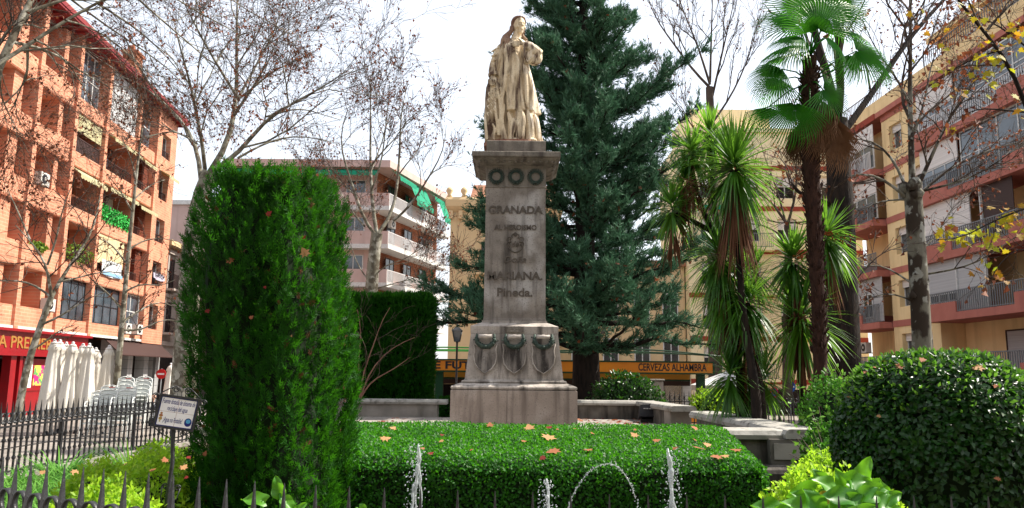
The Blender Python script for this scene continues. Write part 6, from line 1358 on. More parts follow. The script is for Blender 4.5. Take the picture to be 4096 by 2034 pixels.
spots = [((-2.39, 5.4, 0.55), (0.34, 0.34, 0.46), 'yellow green shrub just right of the tile sign post'), ((-2.14, 4.55, 0.5), (0.26, 0.26, 0.42), 'yellow green shrub in front of the tile sign post'), ((-2.46, 4.95, 0.5), (0.30, 0.28, 0.42), 'yellow green shrub just left of the tile sign post'), ((-2.66, 6.2, 0.55), (0.36, 0.36, 0.48), 'yellow green shrub against the left side of the cypress column'), ((-2.9, 5.75, 0.5), (0.30, 0.30, 0.44), 'yellow green shrub between the grass and the tile sign'),
         ((-2.46, 4.5, 0.42), (0.30, 0.24, 0.40), 'low yellow green shrub just behind the front railing'), ((-2.55, 4.25, 0.36), (0.26, 0.2, 0.36), 'lowest yellow green shrub at the left behind the front railing'), ((-1.9, 4.1, 0.38), (0.28, 0.24, 0.34), 'yellow green shrub below the cypress by the front railing')]
for c, r, lab in spots: mound(lab, c, r, 2600, rng)
mound('yellow green shrub between stone wall and round shrub', (2.8, 7.2, 0.5), (0.32, 0.34, 0.42), 2600, rng)
mound('bright yellow green shrub behind the calla leaves at the right', (1.72, 4.6, 0.6), (0.32, 0.28, 0.46), 2600, rng); mound('bright shrub beside the right end of the box hedge', (2.1, 5.0, 0.58), (0.32, 0.3, 0.42), 2000, rng)
mound('yellow green shrub in front of the railing by the green post', (5.15, 20.3, 0.75), (0.6, 0.35, 0.5), 900, rng, 0.09)
M['midleaf'] = mat('mid_green_leaf', (0.03, 0.16, 0.01), (0.13, 0.36, 0.03), 3, 0.5, island=0.85, transl=0.4)
for c, r, lab in (((3.36, 8.5, 0.60), (0.26, 0.30, 0.50), 'loose leafy bush beside the stone wall pier'), ((4.0, 9.9, 0.85), (0.42, 0.42, 0.75), 'taller loose bush with red leaves behind the round shrub'), ((3.15, 7.8, 0.5), (0.3, 0.32, 0.45), 'bright leafy bush at the foot of the stone pier')):
    t = mound(lab, c, r, 2300, rng, 0.055, 'midleaf', 'leafy bushes by the stone wall', 'leafy_bush')
    m = MB()
    for _ in range(16):
        d = norm(rng.normal(0, 1, 3) + [0, 0, 0.8]); b = np.array(c) + d * np.array(r) * 0.8; m.tube([np.array(c), b, b + d * 0.25 + [0, 0, 0.05]], [0.008, 0.006, 0.003], 4)
    tag(obj('stems', m, M['bark_twig'], t), kind='stuff')
    q = []; 
    for _ in range(90): d = norm(rng.normal(0, 1, 3) + [0, 0, 0.8]); q.append(np.array(c) + d * (np.array(r) * rng.uniform(0.9, 1.15)) + d * rng.uniform(0, 0.2))
    q = np.array(q); n = len(q); Vv, Ff = leaf_arrays(q, norm(rng.normal(0, 1, (n, 3)) + [0, -0.3, 0.8]), norm(rng.normal(0, 1, (n, 3))), 0.07, 0.045); tag(obj('outer_leaves', arr_mesh('outer', Vv, [Ff]), M['newleaf'], t), kind='stuff')
c = np.array((2.9, 20.0, 0.9)); mound('dark leafy bush behind the right-hand low wall', c, (0.9, 0.4, 0.75), 1500, rng, 0.10, 'shrubleaf', 'dark bushes behind the low walls', 'dark_bush')
mound('dark ivy-like bush beside the square-cut hedge', (-4.4, 19.7, 1.1), (0.35, 0.3, 0.9), 1100, rng, 0.10, 'shrubleaf', 'dark bushes behind the low walls', 'dark_bush')

# ------------------------------------------------------------------ strappy grass (ground cover)
M['strap'] = mat('strappy_grass', (0.05, 0.22, 0.02), (0.20, 0.46, 0.07), 3, 0.45, island=0.85, transl=0.4)
n = 8500; x = rng.uniform(-5.7, -2.6, n); y = rng.uniform(4.9, 9.6, n); keep = ((x + 4.2) / 1.55) ** 2 + ((y - 7.1) / 2.3) ** 2 < 1; x, y = x[keep], y[keep]; n = len(x)
b = np.stack([x, y, np.full(n, 0.27)], 1); a = rng.uniform(0, 6.28, n); d = norm(np.stack([0.75 * np.cos(a), 0.75 * np.sin(a), np.ones(n)], 1)); Vv, Ff = blades(rng, b, d, rng.uniform(0.35, 0.72, n), 0.022, rng.uniform(0.25, 0.55, n))
tag(obj('grass', arr_mesh('grass', Vv, [Ff]), M['strap']), 'bright strappy grass covering the bed inside the left railing', 'grass', kind='stuff')
def grass_clump(label, c, n, L, matn='strap', W=0.02):
    a = rng.uniform(0, 6.28, n); d = norm(np.stack([0.7 * np.cos(a), 0.7 * np.sin(a), np.ones(n)], 1)); b = np.array(c) + np.stack([0.05 * np.cos(a), 0.05 * np.sin(a), 0 * a], 1)
    t = thing('grass_clump', label, 'plant', c, 'clumps of strappy leaves in the beds'); Vv, Ff = blades(rng, b, d, L * rng.uniform(0.6, 1.1, n), W, rng.uniform(0.2, 0.6, n)); obj('leaves', arr_mesh('clump', Vv, [Ff]), M[matn], t)
grass_clump('dark arching grass clump behind the tile sign', (-4.35, 9.3, 0.3), 160, 0.85, 'sword'); grass_clump('upright strappy clump by the left railing', (-5.0, 9.0, 0.3), 120, 0.75)
grass_clump('thin grass tuft at the lower right under the round shrub', (2.55, 3.9, 0.45), 50, 0.55, 'strap', 0.008)

# ------------------------------------------------------------------ calla plants with big arrow leaves
M['calla'] = mat('calla_leaf', (0.022, 0.16, 0.006), (0.13, 0.38, 0.018), 7, 0.42, transl=0.35, tcol=(0.20, 0.52, 0.02), spec=0.4, orand=0.7)
M['calla_y'] = mat('yellowing_calla_leaf', (0.50, 0.42, 0.03), (0.40, 0.20, 0.02), 8, 0.5, transl=0.4)
def calla_mesh(seed):
    rg = np.random.default_rng(seed); V = []; n = 12; k = 6
    for i in range(n + 1):
        t = i / n; yv = -0.28 + 1.28 * t
        w = 0.40 * math.sin(math.pi * min(1, (t * 0.92 + 0.08)) ** 0.75) ** 0.8 * (1.0 if t > 0.2 else 1.0); w = max(w, 0.004)
        for j in range(-k, k + 1):
            s = j / k; x = s * w; z = 0.16 * abs(s) ** 1.5 * w / 0.4 - 0.22 * t * t + 0.10 * math.sin(t * 10 + s * 2 + seed) * abs(s) ** 1.5 - (0.06 if t < 0.2 and abs(s) < 0.3 else 0)
            yy = yv - (0.16 * (1 - t / 0.3) * (1 - abs(s)) * -1 if t < 0.3 else 0)
            V.append((x, yy, z))
    m_ = 2 * k + 1; b = MB(); b.add(V, [(i * m_ + j, i * m_ + j + 1, (i + 1) * m_ + j + 1, (i + 1) * m_ + j) for i in range(n) for j in range(2 * k)], True); me = b.mesh('calla_leaf'); return me
cal = [calla_mesh(s) for s in range(4)]
for c_ in cal: c_.materials.append(M['calla'])
cal_y = calla_mesh(7); cal_y.materials.append(M['calla_y'])
def calla(label, base, leaves, Yd):
    t = thing('calla_plant', label, 'plant', base, 'broad-leaved callas by the front railing')
    for (px, py, dY, ang, size, tilt, v) in leaves:
        size *= 0.60; py += 45; ang += rng.normal(0, 0.25); tilt = tilt + rng.normal(0, 0.25)
        h = P(px, py, Yd + dY); y = np.array([math.cos(ang), -0.35 * tilt, math.sin(ang)]); y /= np.linalg.norm(y); z = np.array([-0.25 * math.sin(ang), -1 + 0.7 * tilt, 0.55 + 0.4 * tilt]); z -= y * z.dot(y); z /= np.linalg.norm(z); x = np.cross(y, z)
        o = bpy.data.objects.new('leaf', cal_y if v == 9 else cal[v % 4]); C.objects.link(o); o.parent = t; o.matrix_parent_inverse = Matrix.Translation(t.location).inverted()
        o.matrix_basis = Matrix(((x[0] * size, y[0] * size, z[0] * size, h[0]), (x[1] * size, y[1] * size, z[1] * size, h[1]), (x[2] * size, y[2] * size, z[2] * size, h[2]), (0, 0, 0, 1)))
        b = np.array(base) + np.array([rng.normal(0, 0.06), rng.normal(0, 0.06), 0]); mid = (b + h) / 2 + np.array([(h - b)[0] * 0.15, 0, 0.08]); m = MB(); m.tube(smooth_line([b, mid, h], 7), np.linspace(0.013, 0.007, 7), 6); obj('stalk', m, M['calla'], t)
calla('calla plant with big arrow leaves in front of the round shrub', tuple(P(3330, 2250, 3.75)), [(3400, 1880, 0.1, 0.3, 0.19, 0.2, 0), (3450, 1860, 0.2, 1.0, 0.17, 0.1, 1), (3330, 1910, 0.0, 2.6, 0.19, 0.3, 2), (3250, 1920, 0.1, 2.9, 0.20, 0.2, 3), (3480, 1930, 0.0, -0.3, 0.20, 0.3, 1), (3400, 1950, -0.2, 2.9, 0.21, 0.3, 0), (3360, 1990, -0.2, 0.6, 0.20, 0.2, 2), (3520, 2000, -0.1, -0.2, 0.22, 0.3, 3), (3560, 2010, 0.1, 0.25, 0.17, 0.2, 0), (3280, 2000, -0.2, 2.5, 0.2, 0.3, 1), (3420, 2030, -0.3, 0.9, 0.19, 0.1, 2), (3300, 1960, 0.0, 0.1, 0.17, 0.4, 9), (3220, 1990, 0.0, 3.0, 0.15, 0.3, 9), (3450, 1980, -0.1, 1.2, 0.18, 0.2, 3), (3500, 1900, 0.25, -0.1, 0.16, 0.3, 1), (3380, 1905, 0.15, 1.7, 0.16, 0.1, 2), (3300, 1890, 0.2, 2.2, 0.15, 0.3, 0), (3540, 1960, 0.1, 0.5, 0.16, 0.0, 1), (3440, 2010, -0.15, -0.6, 0.19, 0.3, 3), (3240, 1960, -0.1, 2.0, 0.16, 0.2, 0), (3380, 1970, -0.1, -0.4, 0.18, 0.4, 1), (3490, 1960, 0.05, 1.5, 0.17, 0.0, 2), (3190, 2020, -0.1, 2.8, 0.18, 0.3, 3), (3270, 2014, -0.07, 2.24, 0.18, 0.03, 0), (3355, 1990, 0.09, 3.22, 0.18, 0.21, 1), (3291, 1976, -0.13, 3.26, 0.23, 0.01, 2), (3478, 1980, -0.16, 0.62, 0.19, 0.25, 3), (3524, 2021, 0.02, -0.38, 0.21, 0.2, 0), (3241, 2007, -0.21, 2.76, 0.23, 0.35, 1), (3430, 1978, -0.12, -0.49, 0.21, 0.12, 2), (3541, 2060, -0.06, -0.23, 0.19, 0.18, 3), (3269, 2015, 0.11, 2.46, 0.17, 0.19, 0), (3293, 2051, -0.18, 3.08, 0.21, 0.03, 1), (3253, 2053, -0.09, 2.49, 0.21, 0.13, 2), (3435, 1953, -0.2, 0.77, 0.17, 0.09, 3), (3541, 1990, 0.17, -0.33, 0.19, 0.01, 0), (3332, 1943, 0.18, 3.35, 0.21, 0.38, 1), (3159, 2047, 0.18, 2.50, 0.22, 0.16, 2), (3467, 1930, -0.16, -0.09, 0.2, 0.05, 3)], 3.75)
calla('smaller calla plant with drooping leaf beside the right end of the box hedge', tuple(P(3090, 2200, 3.7)), [(3110, 1995, 0, 2.95, 0.20, 0.3, 1), (3060, 2010, 0.05, 2.8, 0.15, 0.2, 2), (3130, 2010, -0.1, -0.3, 0.17, 0.3, 3), (3170, 2020, 0, 0.9, 0.15, 0.1, 0)], 3.7)
calla('calla plant with curled bright leaves at the foot of the cypress column', tuple(P(1110, 2250, 3.9)), [(1050, 1960, 0, 2.9, 0.17, 0.3, 0), (1120, 1930, 0.1, 1.3, 0.15, 0.1, 1), (1140, 1960, -0.1, -0.4, 0.13, 0.3, 2), (1150, 2010, 0.0, -0.9, 0.17, 0.2, 3), (1170, 2020, -0.1, 0.5, 0.14, 0.2, 0), (1030, 2030, 0.0, 2.9, 0.12, 0.3, 1)], 3.9)
calla('calla leaves at the left end of the box hedge front', tuple(P(1440, 2200, 3.9)), [(1440, 1990, 0, -0.6, 0.11, 0.3, 1), (1430, 2020, 0, -0.3, 0.12, 0.3, 2)], 3.9)

# ------------------------------------------------------------------ bare twisted shrub before the hedge
g = Grower(72, up=0.1, ang=(0.4, 0.9), ratio=0.5, nchild=(3, 4, 4), leafp=0.0, minr=0.004)
for pl in ([(1440, 1600), (1470, 1500), (1530, 1420), (1600, 1370), (1660, 1350)], [(1440, 1600), (1450, 1480), (1500, 1380), (1520, 1280), (1560, 1230)], [(1440, 1600), (1480, 1520), (1560, 1490), (1640, 1430)], [(1440, 1600), (1430, 1450), (1450, 1330), (1430, 1240)]): g.limbs(PP(pl, 18.0, 0.2), 0.035, 0.01, 1, 8)
M['bark_pale'] = mat('pale_branch', (0.30, 0.17, 0.12), (0.20, 0.10, 0.07), 4, 0.9); g.build('bare_shrub', 'bare shrub with twisted reddish branches before the square-cut hedge', P(1440, 1640, 18), bark='bark_pale')
# ------------------------------------------------------------------ iron railing round the garden
SPB = 0.13
def bar_mesh():
    m = MB(); w = 0.0105
    m.box(-w, w, -w, w, 0.0, 0.62); m.hexa([(-w * 1.0, -w, 0.62), (w, -w, 0.62), (w, w, 0.62), (-w, w, 0.62), (-w * 1.25, -w * 1.25, 0.70), (w * 1.25, -w * 1.25, 0.70), (w * 1.25, w * 1.25, 0.70), (-w * 1.25, w * 1.25, 0.70)])
    t = 0.0012; m.hexa([(-w * 1.25, -w * 1.25, 0.70), (w * 1.25, -w * 1.25, 0.70), (w * 1.25, w * 1.25, 0.70), (-w * 1.25, w * 1.25, 0.70), (-t, -t, 0.90), (t, -t, 0.90), (t, t, 0.90), (-t, t, 0.90)])
    for z in (0.2, 0.42): m.frust(0, 0, z, w * 1.3, w * 1.3, z + 0.02, w * 1.8, w * 1.8); m.frust(0, 0, z + 0.02, w * 1.8, w * 1.8, z + 0.04, w * 1.3, w * 1.3)
    me = m.mesh('bar'); me.materials.append(M['iron']); return me
def strip(m, pts, w, th):      # flat iron strip in the XZ plane, width along Y
    pts = np.array(pts, float); tg = norm(np.gradient(pts, axis=0)); nrm_ = np.stack([-tg[:, 2], 0 * tg[:, 0], tg[:, 0]], 1); V = []
    for p, q in zip(pts, nrm_): V += [p + [0, -w, 0] + q * th, p + [0, w, 0] + q * th, p + [0, w, 0] - q * th, p + [0, -w, 0] - q * th]
    n = len(pts); fc = [(3, 2, 1, 0), tuple((n - 1) * 4 + i for i in range(4))]
    for i in range(n - 1):
        for j in range(4): fc.append((i * 4 + j, i * 4 + (j + 1) % 4, (i + 1) * 4 + (j + 1) % 4, (i + 1) * 4 + j))
    m.add(V, fc, True)
def scroll_mesh():     # arch between two bars with curled feet and boss, x from 0 to SPB
    m = MB(); c = SPB / 2; r = 0.047; pts = []
    for t in np.linspace(-0.9, math.pi + 0.9, 20): pts.append((c + r * math.cos(t), 0, 0.715 + r * 1.05 * math.sin(t)))
    strip(m, pts, 0.012, 0.003)
    for s in (-1, 1):
        q = [(c + s * (0.03 - (0.026 - 0.001 * i) * (1 - i / 16) * math.cos(i * 0.55)), 0, 0.665 - 0.026 * (1 - i / 16) * math.sin(i * 0.55)) for i in range(12)]; strip(m, q, 0.010, 0.003)
    m.ball((c, -0.008, 0.645), 0.016, 8, 6); me = m.mesh('scroll'); me.materials.append(M['iron']); return me
BARM, SCRM = bar_mesh(), scroll_mesh()
def rail_fence(label, pts, z0, tip=1.2, detail=True):
    pts = np.array(pts, float); d = np.concatenate([[0], np.cumsum(np.linalg.norm(np.diff(pts, axis=0), axis=1))]); n = int(d[-1] / SPB)
    at = lambda s: np.array([np.interp(s, d, pts[:, 0]), np.interp(s, d, pts[:, 1])])
    t = thing('iron_railing', label, 'fence', (*pts[0], z0), 'wrought iron railing round the garden'); zb = tip - 0.90
    inv = Matrix.Translation(t.location).inverted()
    for i in range(n + 1):
        p = at(i * SPB); q = at(min(i * SPB + 0.05, d[-1])) - at(max(i * SPB - 0.05, 0)); a = math.atan2(q[1], q[0])
        for me, nm, go in ((BARM, 'bar', True), (SCRM, 'scroll', i < n and detail)):
            if not go: continue
            o = bpy.data.objects.new(nm, me); C.objects.link(o); o.parent = t; o.matrix_parent_inverse = inv; o.matrix_basis = Matrix.Translation((p[0], p[1], zb)) @ Matrix.Rotation(a, 4, 'Z')
    for z, w, h in ((zb + 0.60, 0.016, 0.012), (zb + 0.06, 0.016, 0.012), (zb + 0.34, 0.010, 0.006)):
        m = MB(); ss = np.arange(0, d[-1], 0.25); P3 = [at(s) for s in ss] + [pts[-1]]; V = []
        for i, p in enumerate(P3):
            q = P3[min(i + 1, len(P3) - 1)] - P3[max(i - 1, 0)]; q = np.array([-q[1], q[0]]) / np.linalg.norm(q); V += [(*(p - q * w), z - h), (*(p + q * w), z - h), (*(p + q * w), z + h), (*(p - q * w), z + h)]
        m.add(V, [(i * 4 + j, i * 4 + (j + 1) % 4, (i + 1) * 4 + (j + 1) % 4, (i + 1) * 4 + j) for i in range(len(P3) - 1) for j in range(4)] + [(3, 2, 1, 0), tuple((len(P3) - 1) * 4 + i for i in range(4))]); obj('rail', m, M['iron'], t)
    for s in np.arange(0.6, d[-1], 1.95):
        p = at(s + SPB / 2); m = MB(); m.box(p[0] - 0.022, p[0] + 0.022, p[1] - 0.022, p[1] + 0.022, zb - 0.1, zb + 0.62); obj('post', m, M['iron'], t)
    return t
dl_ = np.linalg.norm(np.roll(oval, -1, 0) - oval, axis=1)
def arc(x_from, x_to, idx0, idx1): pass
# front run: from the left bend to the right; oval order goes left side -> back -> right -> front
front = np.array([p for p in oval[12 * 12:12 * 20]])          # right side down to the front and the left bend
front = front[(front[:, 0] < 6.0)]
rail_fence('near wrought iron railing with spear tips along the bottom of the picture', front, 0.32)
left = np.concatenate([oval[12 * 19 + 6:], oval[:12 * 3 + 1]])
rail_fence('wrought iron railing with spear tips along the left side of the garden', left, 0.32)
back = oval[12 * 5:12 * 9]
rail_fence('wrought iron railing at the back of the garden under the palms', back, 0.32)

# ------------------------------------------------------------------ fountain jets
M['water'] = mat('splashing_water', (0.85, 0.90, 0.92), (0.55, 0.62, 0.66), 30, 0.08, spec=0.8, alpha=0.5)
M['watersurf'] = mat('basin_water', (0.02, 0.05, 0.045), rough=0.05, spec=0.6)
m = MB(); m.lathe([(1.15, 0.2), (1.15, 0.5), (1.10, 0.52), (0.95, 0.52), (0.92, 0.30)], (0.1, 4.2, 0), 40); tag(obj('fountain_basin', m, M['limestone']), 'low round stone fountain basin hidden behind the front railing', 'fountain')
m = MB(); m.lathe([(0.93, 0.40), (0.0, 0.402)], (0.1, 4.2, 0), 40); tag(obj('basin_water', m, M['watersurf']), kind='structure')
def jet(label, px, top, Yd, w):
    a = P(px, top, Yd); t = thing('water_jet', label, 'water jet', (a[0], a[1], 0.4), 'fountain water jets'); rg = np.random.default_rng(int(px)); h = a[2] - 0.4
    for k in range(3):
        n = 34; zz_ = np.linspace(0, h * (1 - 0.12 * k), n); off = np.cumsum(rg.normal(0, 0.0022, (n, 2)), 0); rr = w * (0.28 + 0.5 * rg.random(n)) * np.interp(zz_ / h, [0, 0.7, 0.93, 1], [0.55, 0.8, 1.25, 0.4])
        ph = k * 2.1; sp = w * 0.6 * np.interp(zz_ / h, [0, 0.6, 1], [1.2, 1.0, 0.1])
        m = MB(); m.tube(np.stack([a[0] + off[:, 0] + sp * math.cos(ph), a[1] + off[:, 1] + sp * math.sin(ph), 0.4 + zz_], 1), rr * 0.46, 7); obj('water_strand', m, M['water'], t)
    m = MB()
    for _ in range(420):
        z = h * rg.uniform(0.1, 1.0); m.ball((a[0] + rg.normal(0, w * 0.8), a[1] + rg.normal(0, w * 0.8), 0.4 + z), rg.uniform(0.0015, 0.0048), 5, 4)
    tag(obj('droplets', m, M['water'], t), kind='stuff')
jet('left fountain jet of white water in front of the box hedge', 1665, 1778, 4.2, 0.032); jet('short middle fountain jet of white water', 2185, 1918, 4.2, 0.030); jet('right fountain jet of white water in front of the box hedge', 2690, 1795, 4.2, 0.042)
m = MB(); rg = np.random.default_rng(5); arcp = [(2262, 2060), (2290, 1985), (2325, 1925), (2360, 1885), (2400, 1860), (2440, 1855), (2475, 1870), (2505, 1905), (2530, 1955), (2550, 2020), (2560, 2070)]
p = smooth_line([P(x, y, 4.1) for x, y in arcp], 90)
for i, c in enumerate(p):
    r = rg.uniform(0.0015, 0.0042); m.ball(c + rg.normal(0, 0.005, 3), (r, r, r * 1.3), 6, 5)
M['thinwater'] = mat('thin_water_film', (0.9, 0.94, 0.95), rough=0.05, spec=0.8, alpha=0.3)
ms_ = MB(); ms_.tube(p[4:78], [0.0022 + 0.0012 * math.sin(i * 1.7) for i in range(74)], 5)
wj = thing('water_jet', 'thin arching stream of water drops between the fountain jets', 'water jet', (p[0][0], p[0][1], 0.4), 'fountain water jets'); tag(obj('droplets', m, M['water'], wj), kind='stuff'); obj('water_strand', ms_, M['thinwater'], wj)

# ------------------------------------------------------------------ fallen plane leaves
M['fall_a'] = mat('fallen_leaf_tan', (0.62, 0.36, 0.16), (0.50, 0.24, 0.10), 20, 0.7, transl=0.25); M['fall_b'] = mat('fallen_leaf_brown', (0.36, 0.11, 0.045), (0.45, 0.18, 0.08), 20, 0.7, transl=0.25); M['fall_c'] = mat('fallen_leaf_red', (0.20, 0.012, 0.010), (0.28, 0.03, 0.02), 20, 0.7, transl=0.25)
rng = np.random.default_rng(81); LM = {}
for mn in ('fall_a', 'fall_b', 'fall_c'):
    for k in range(3):
        Vv, Ff = maple_arrays(np.random.default_rng(90 + k), np.zeros((1, 3)), np.array([1.0]), np.array([[0, 0, 1.0]]), np.array([[0, 1.0, 0]])); me = arr_mesh('plane_leaf', Vv, [Ff]); me.materials.append(M[mn]); LM[mn, k] = me
def fallen(label, pos, size, mn, nrm_=(0, 0, 1), group=None, cat='leaf'):
    o = bpy.data.objects.new('fallen_leaf', LM[mn, int(rng.integers(3))]); C.objects.link(o)
    z = np.array(nrm_, float) + rng.normal(0, 0.22, 3); z /= np.linalg.norm(z); y = rng.normal(0, 1, 3); y -= z * y.dot(z); y /= np.linalg.norm(y); x = np.cross(y, z); s = size
    o.matrix_world = Matrix(((x[0] * s, y[0] * s, z[0] * s, pos[0]), (x[1] * s, y[1] * s, z[1] * s, pos[1]), (x[2] * s, y[2] * s, z[2] * s, pos[2]), (0, 0, 0, 1)))
    return tag(o, label, cat, group)
def hedge_hit(px, py):
    d = ray(px, py); o = np.array([0, 0, CZ]); t = 5.4 / d[1]
    while t < 10:
        p = o + d * t
        if p[2] < float(hz(np.array(p[0]), np.array(p[1]))) + 0.015: return p
        t += 0.01
    return None
HL = [(1541, 1760, .13, 'a', 'large pale tan leaf near the left end of the box hedge'), (1572, 1717, .11, 'a', 'pinkish leaf at the back left of the box hedge'), (1533, 1690, .08, 'c', 'dark red leaf at the back left edge of the box hedge'), (1960, 1705, .11, 'b', 'curled tan leaf on the hedge under the pedestal corner'), (2117, 1715, .16, 'a', 'largest pale leaf on the hedge below the pedestal seam'), (2197, 1715, .10, 'c', 'dark red leaf right of the largest pale leaf'), (2195, 1757, .19, 'a', 'bright yellow tan star-shaped leaf in the middle of the hedge'), (2213, 1810, .15, 'b', 'two-toned brown leaf just below the bright star-shaped leaf'), (2170, 1838, .07, 'c', 'tiny red leaf below the middle of the hedge'), (2352, 1805, .12, 'b', 'folded orange brown leaf right of the middle of the hedge'), (2370, 1738, .07, 'b', 'small brown leaf on the hedge back half, right of centre'), (2095, 1770, .07, 'b', 'small pinkish leaf left of the bright star-shaped leaf'), (2537, 1746, .11, 'a', 'pale tan leaf on the right half of the hedge'), (2626, 1767, .10, 'b', 'rusty leaf above the right fountain jet'), (2780, 1717, .11, 'b', 'rusty leaf near the back right corner of the hedge'), (2800, 1800, .16, 'b', 'big rusty leaf near the right end of the hedge'), (2830, 1785, .10, 'a', 'pale leaf touching the big rusty leaf'), (2865, 1833, .12, 'b', 'orange leaf low on the right shoulder of the hedge'), (2945, 1805, .12, 'b', 'twin tan leaf on the right rim of the hedge'), (2900, 1830, .09, 'a', 'small pale leaf low on the right shoulder of the hedge'), (1768, 1745, .06, 'c', 'small red leaf on the left half of the hedge'), (1765, 1770, .06, 'a', 'small pale leaf on the left half of the hedge'), (1690, 1800, .06, 'b', 'small brown leaf behind the left fountain jet'), (1722, 1820, .07, 'c', 'red leaf right of the left fountain jet'), (2300, 1720, .05, 'b', 'tiny tan leaf at the back of the hedge'), (2230, 1722, .05, 'b', 'tiny brown leaf beside the dark red leaf'), (2700, 1800, .07, 'b', 'brown leaf beside the right fountain jet'), (1885, 1806, .05, 'b', 'tiny rusty leaf left of the hedge middle'), (2540, 1724, .05, 'b', 'tiny brown leaf behind the pale tan leaf on the right'), (2780, 1765, .05, 'b', 'tiny rusty leaf behind the big rusty leaf'), (2015, 1690, .05, 'c', 'tiny red leaf at the back edge of the hedge')]
for (px, py, s, mn, lab) in HL:
    p = hedge_hit(px, py)
    if p is not None: fallen(lab, p + np.array([0, 0, 0.012]), s * 0.8, 'fall_' + mn, (0, -0.35, 1), 'fallen plane leaves on the box hedge')
for (px, py, s, mn, lab) in ((1075, 855, .12, 'c', 'dark red leaf high on the cypress column'), (918, 1040, .16, 'b', 'large rusty leaf caught on the left of the cypress column'), (1218, 1010, .18, 'a', 'large tan leaf caught on the cypress column'), (1215, 950, .08, 'c', 'small red leaf above the large tan leaf on the cypress'), (1270, 700, .06, 'b', 'small brown leaf near the top of the cypress column'), (1005, 1270, .08, 'b', 'narrow rusty leaf half way up the cypress column'), (830, 1245, .10, 'c', 'dark red leaf on the left flank of the cypress column'), (1165, 1345, .05, 'a', 'tiny pale leaf in the middle of the cypress column'), (820, 1815, .09, 'b', 'rusty leaf low on the cypress column'), (1060, 1150, .06, 'c', 'tiny dark leaf in the middle of the cypress column')):
    fallen(lab, P(px, py, CYY - 0.56), s * 0.42, 'fall_' + mn, (0.1, -1, 0.3), 'plane leaves caught on the cypress column')
for i, (px, py, s, mn, lab) in enumerate(((3515, 1470, .15, 'b', 'brown leaf on the upper left of the round shrub'), (3600, 1465, .12, 'b', 'orange brown leaf on the top left of the round shrub'), (3690, 1440, .11, 'b', 'rusty leaf at the top of the round shrub'), (3540, 1445, .10, 'b', 'red brown leaf on the upper left rim of the round shrub'), (3910, 1470, .16, 'a', 'large pinkish leaf on the right of the round shrub top'), (3405, 1590, .12, 'b', 'brown leaf on the left flank of the round shrub'), (3465, 1490, .09, 'b', 'small rusty leaf on the left shoulder of the round shrub'), (3985, 1545, .09, 'b', 'small brown leaf on the right flank of the round shrub'), (3400, 1680, .07, 'c', 'dark red leaf on the lower left of the round shrub'), (3990, 1915, .08, 'b', 'brown leaf low on the front of the round shrub'), (3515, 1665, .06, 'a', 'tiny pale leaf on the front of the round shrub'))):
    d = ray(px, py); o = np.array([0, 0, CZ]); best = None
    for t in np.arange(4.5, 8, 0.01):
        q = o + d * t; e = ((q[0] - RX) ** 2 + (q[1] - RY_) ** 2) / RR ** 2
        zc = (q[2] - 0.98) / (RZ - 0.98)
        if (zc > 0 and e ** 1.4 + zc ** 2 < 1.02) or (zc <= 0 and e < 1): best = q; break
    if best is None: best = P(px, py, 6.3)
    fallen(lab, best - d * 0.03, s * 0.6, 'fall_' + mn, (0, -0.5, 1), 'plane leaves on the round shrub')
for (px, py, s, mn, lab) in ((300, 1890, .13, 'a', 'large pale leaf lying on the strappy grass'), (170, 1890, .10, 'a', 'pale leaf at the left of the strappy grass'), (410, 1865, .09, 'b', 'brown leaf on the strappy grass'), (500, 1860, .09, 'a', 'pale leaf between grass and yellow green shrubs')):
    fallen(lab, P(px, py, 6.2), s * 0.55, 'fall_' + mn, (0, -0.5, 1), 'plane leaves in the left bed')
for (px, py, s, mn, lab) in ((660, 1840, .12, 'b', 'orange leaf on the shrub left of the sign post'), (735, 1870, .14, 'a', 'tan leaf on the shrub right of the sign post'), (610, 1880, .10, 'b', 'brown leaf on the shrub at the foot of the sign'), (755, 1830, .08, 'c', 'red leaf right of the sign post'), (745, 1910, .07, 'c', 'small red leaf low beside the sign post'), (680, 1890, .08, 'c', 'dark red leaf next to the sign post')):
    fallen(lab, P(px, py, 4.9), s * 0.42, 'fall_' + mn, (0, -0.6, 1), 'plane leaves in the left bed')
pf = []
for _ in range(60): pf.append((rng.uniform(1.4, 3.1), rng.uniform(16.8, 18.75), 0.575))
for _ in range(14): pf.append((rng.uniform(-3.2, -1.3), rng.uniform(14, 18.6), 0.575))
for p in pf: fallen('dry brown leaf lying on the platform paving ' + ('right of the pedestal' if p[0] > 0 else 'left of the pedestal'), p, rng.uniform(0.08, 0.15), ('fall_b', 'fall_b', 'fall_c')[int(rng.integers(3))], (0, 0, 1), 'dry leaves on the platform paving')

# ------------------------------------------------------------------ tile sign on its iron post
M['tile'] = mat('glazed_white_tile', (1.1, 1.07, 1.1), (1.0, 0.98, 1.03), 5, 0.25, spec=0.5); M['grout'] = mat('tile_joint', (0.45, 0.25, 0.20), rough=0.9); M['blueink'] = mat('cobalt_glaze', (0.015, 0.03, 0.22), rough=0.3); M['skyink'] = mat('light_blue_glaze', (0.10, 0.42, 0.75), rough=0.3); M['crest'] = mat('crest_glaze', (0.45, 0.12, 0.05), (0.5, 0.35, 0.1), 40, 0.3)
YS = 4.85
SGN = thing('tile_sign', 'white glazed tile sign with blue lettering on a dark iron post', 'sign', P(655, 2250, YS))
c = P(707, 1652, YS); rot = 0.16; sx = np.array([math.cos(0.35) * math.cos(rot), math.sin(0.35), -math.sin(rot) * 1.0]); sx /= np.linalg.norm(sx); su = np.array([0.06, 0, 1.0]); su -= sx * su.dot(sx); su /= np.linalg.norm(su); sn = np.cross(sx, su)
W2, H2 = 0.106, 0.090
fs_ = Facade(c, sx, sn)
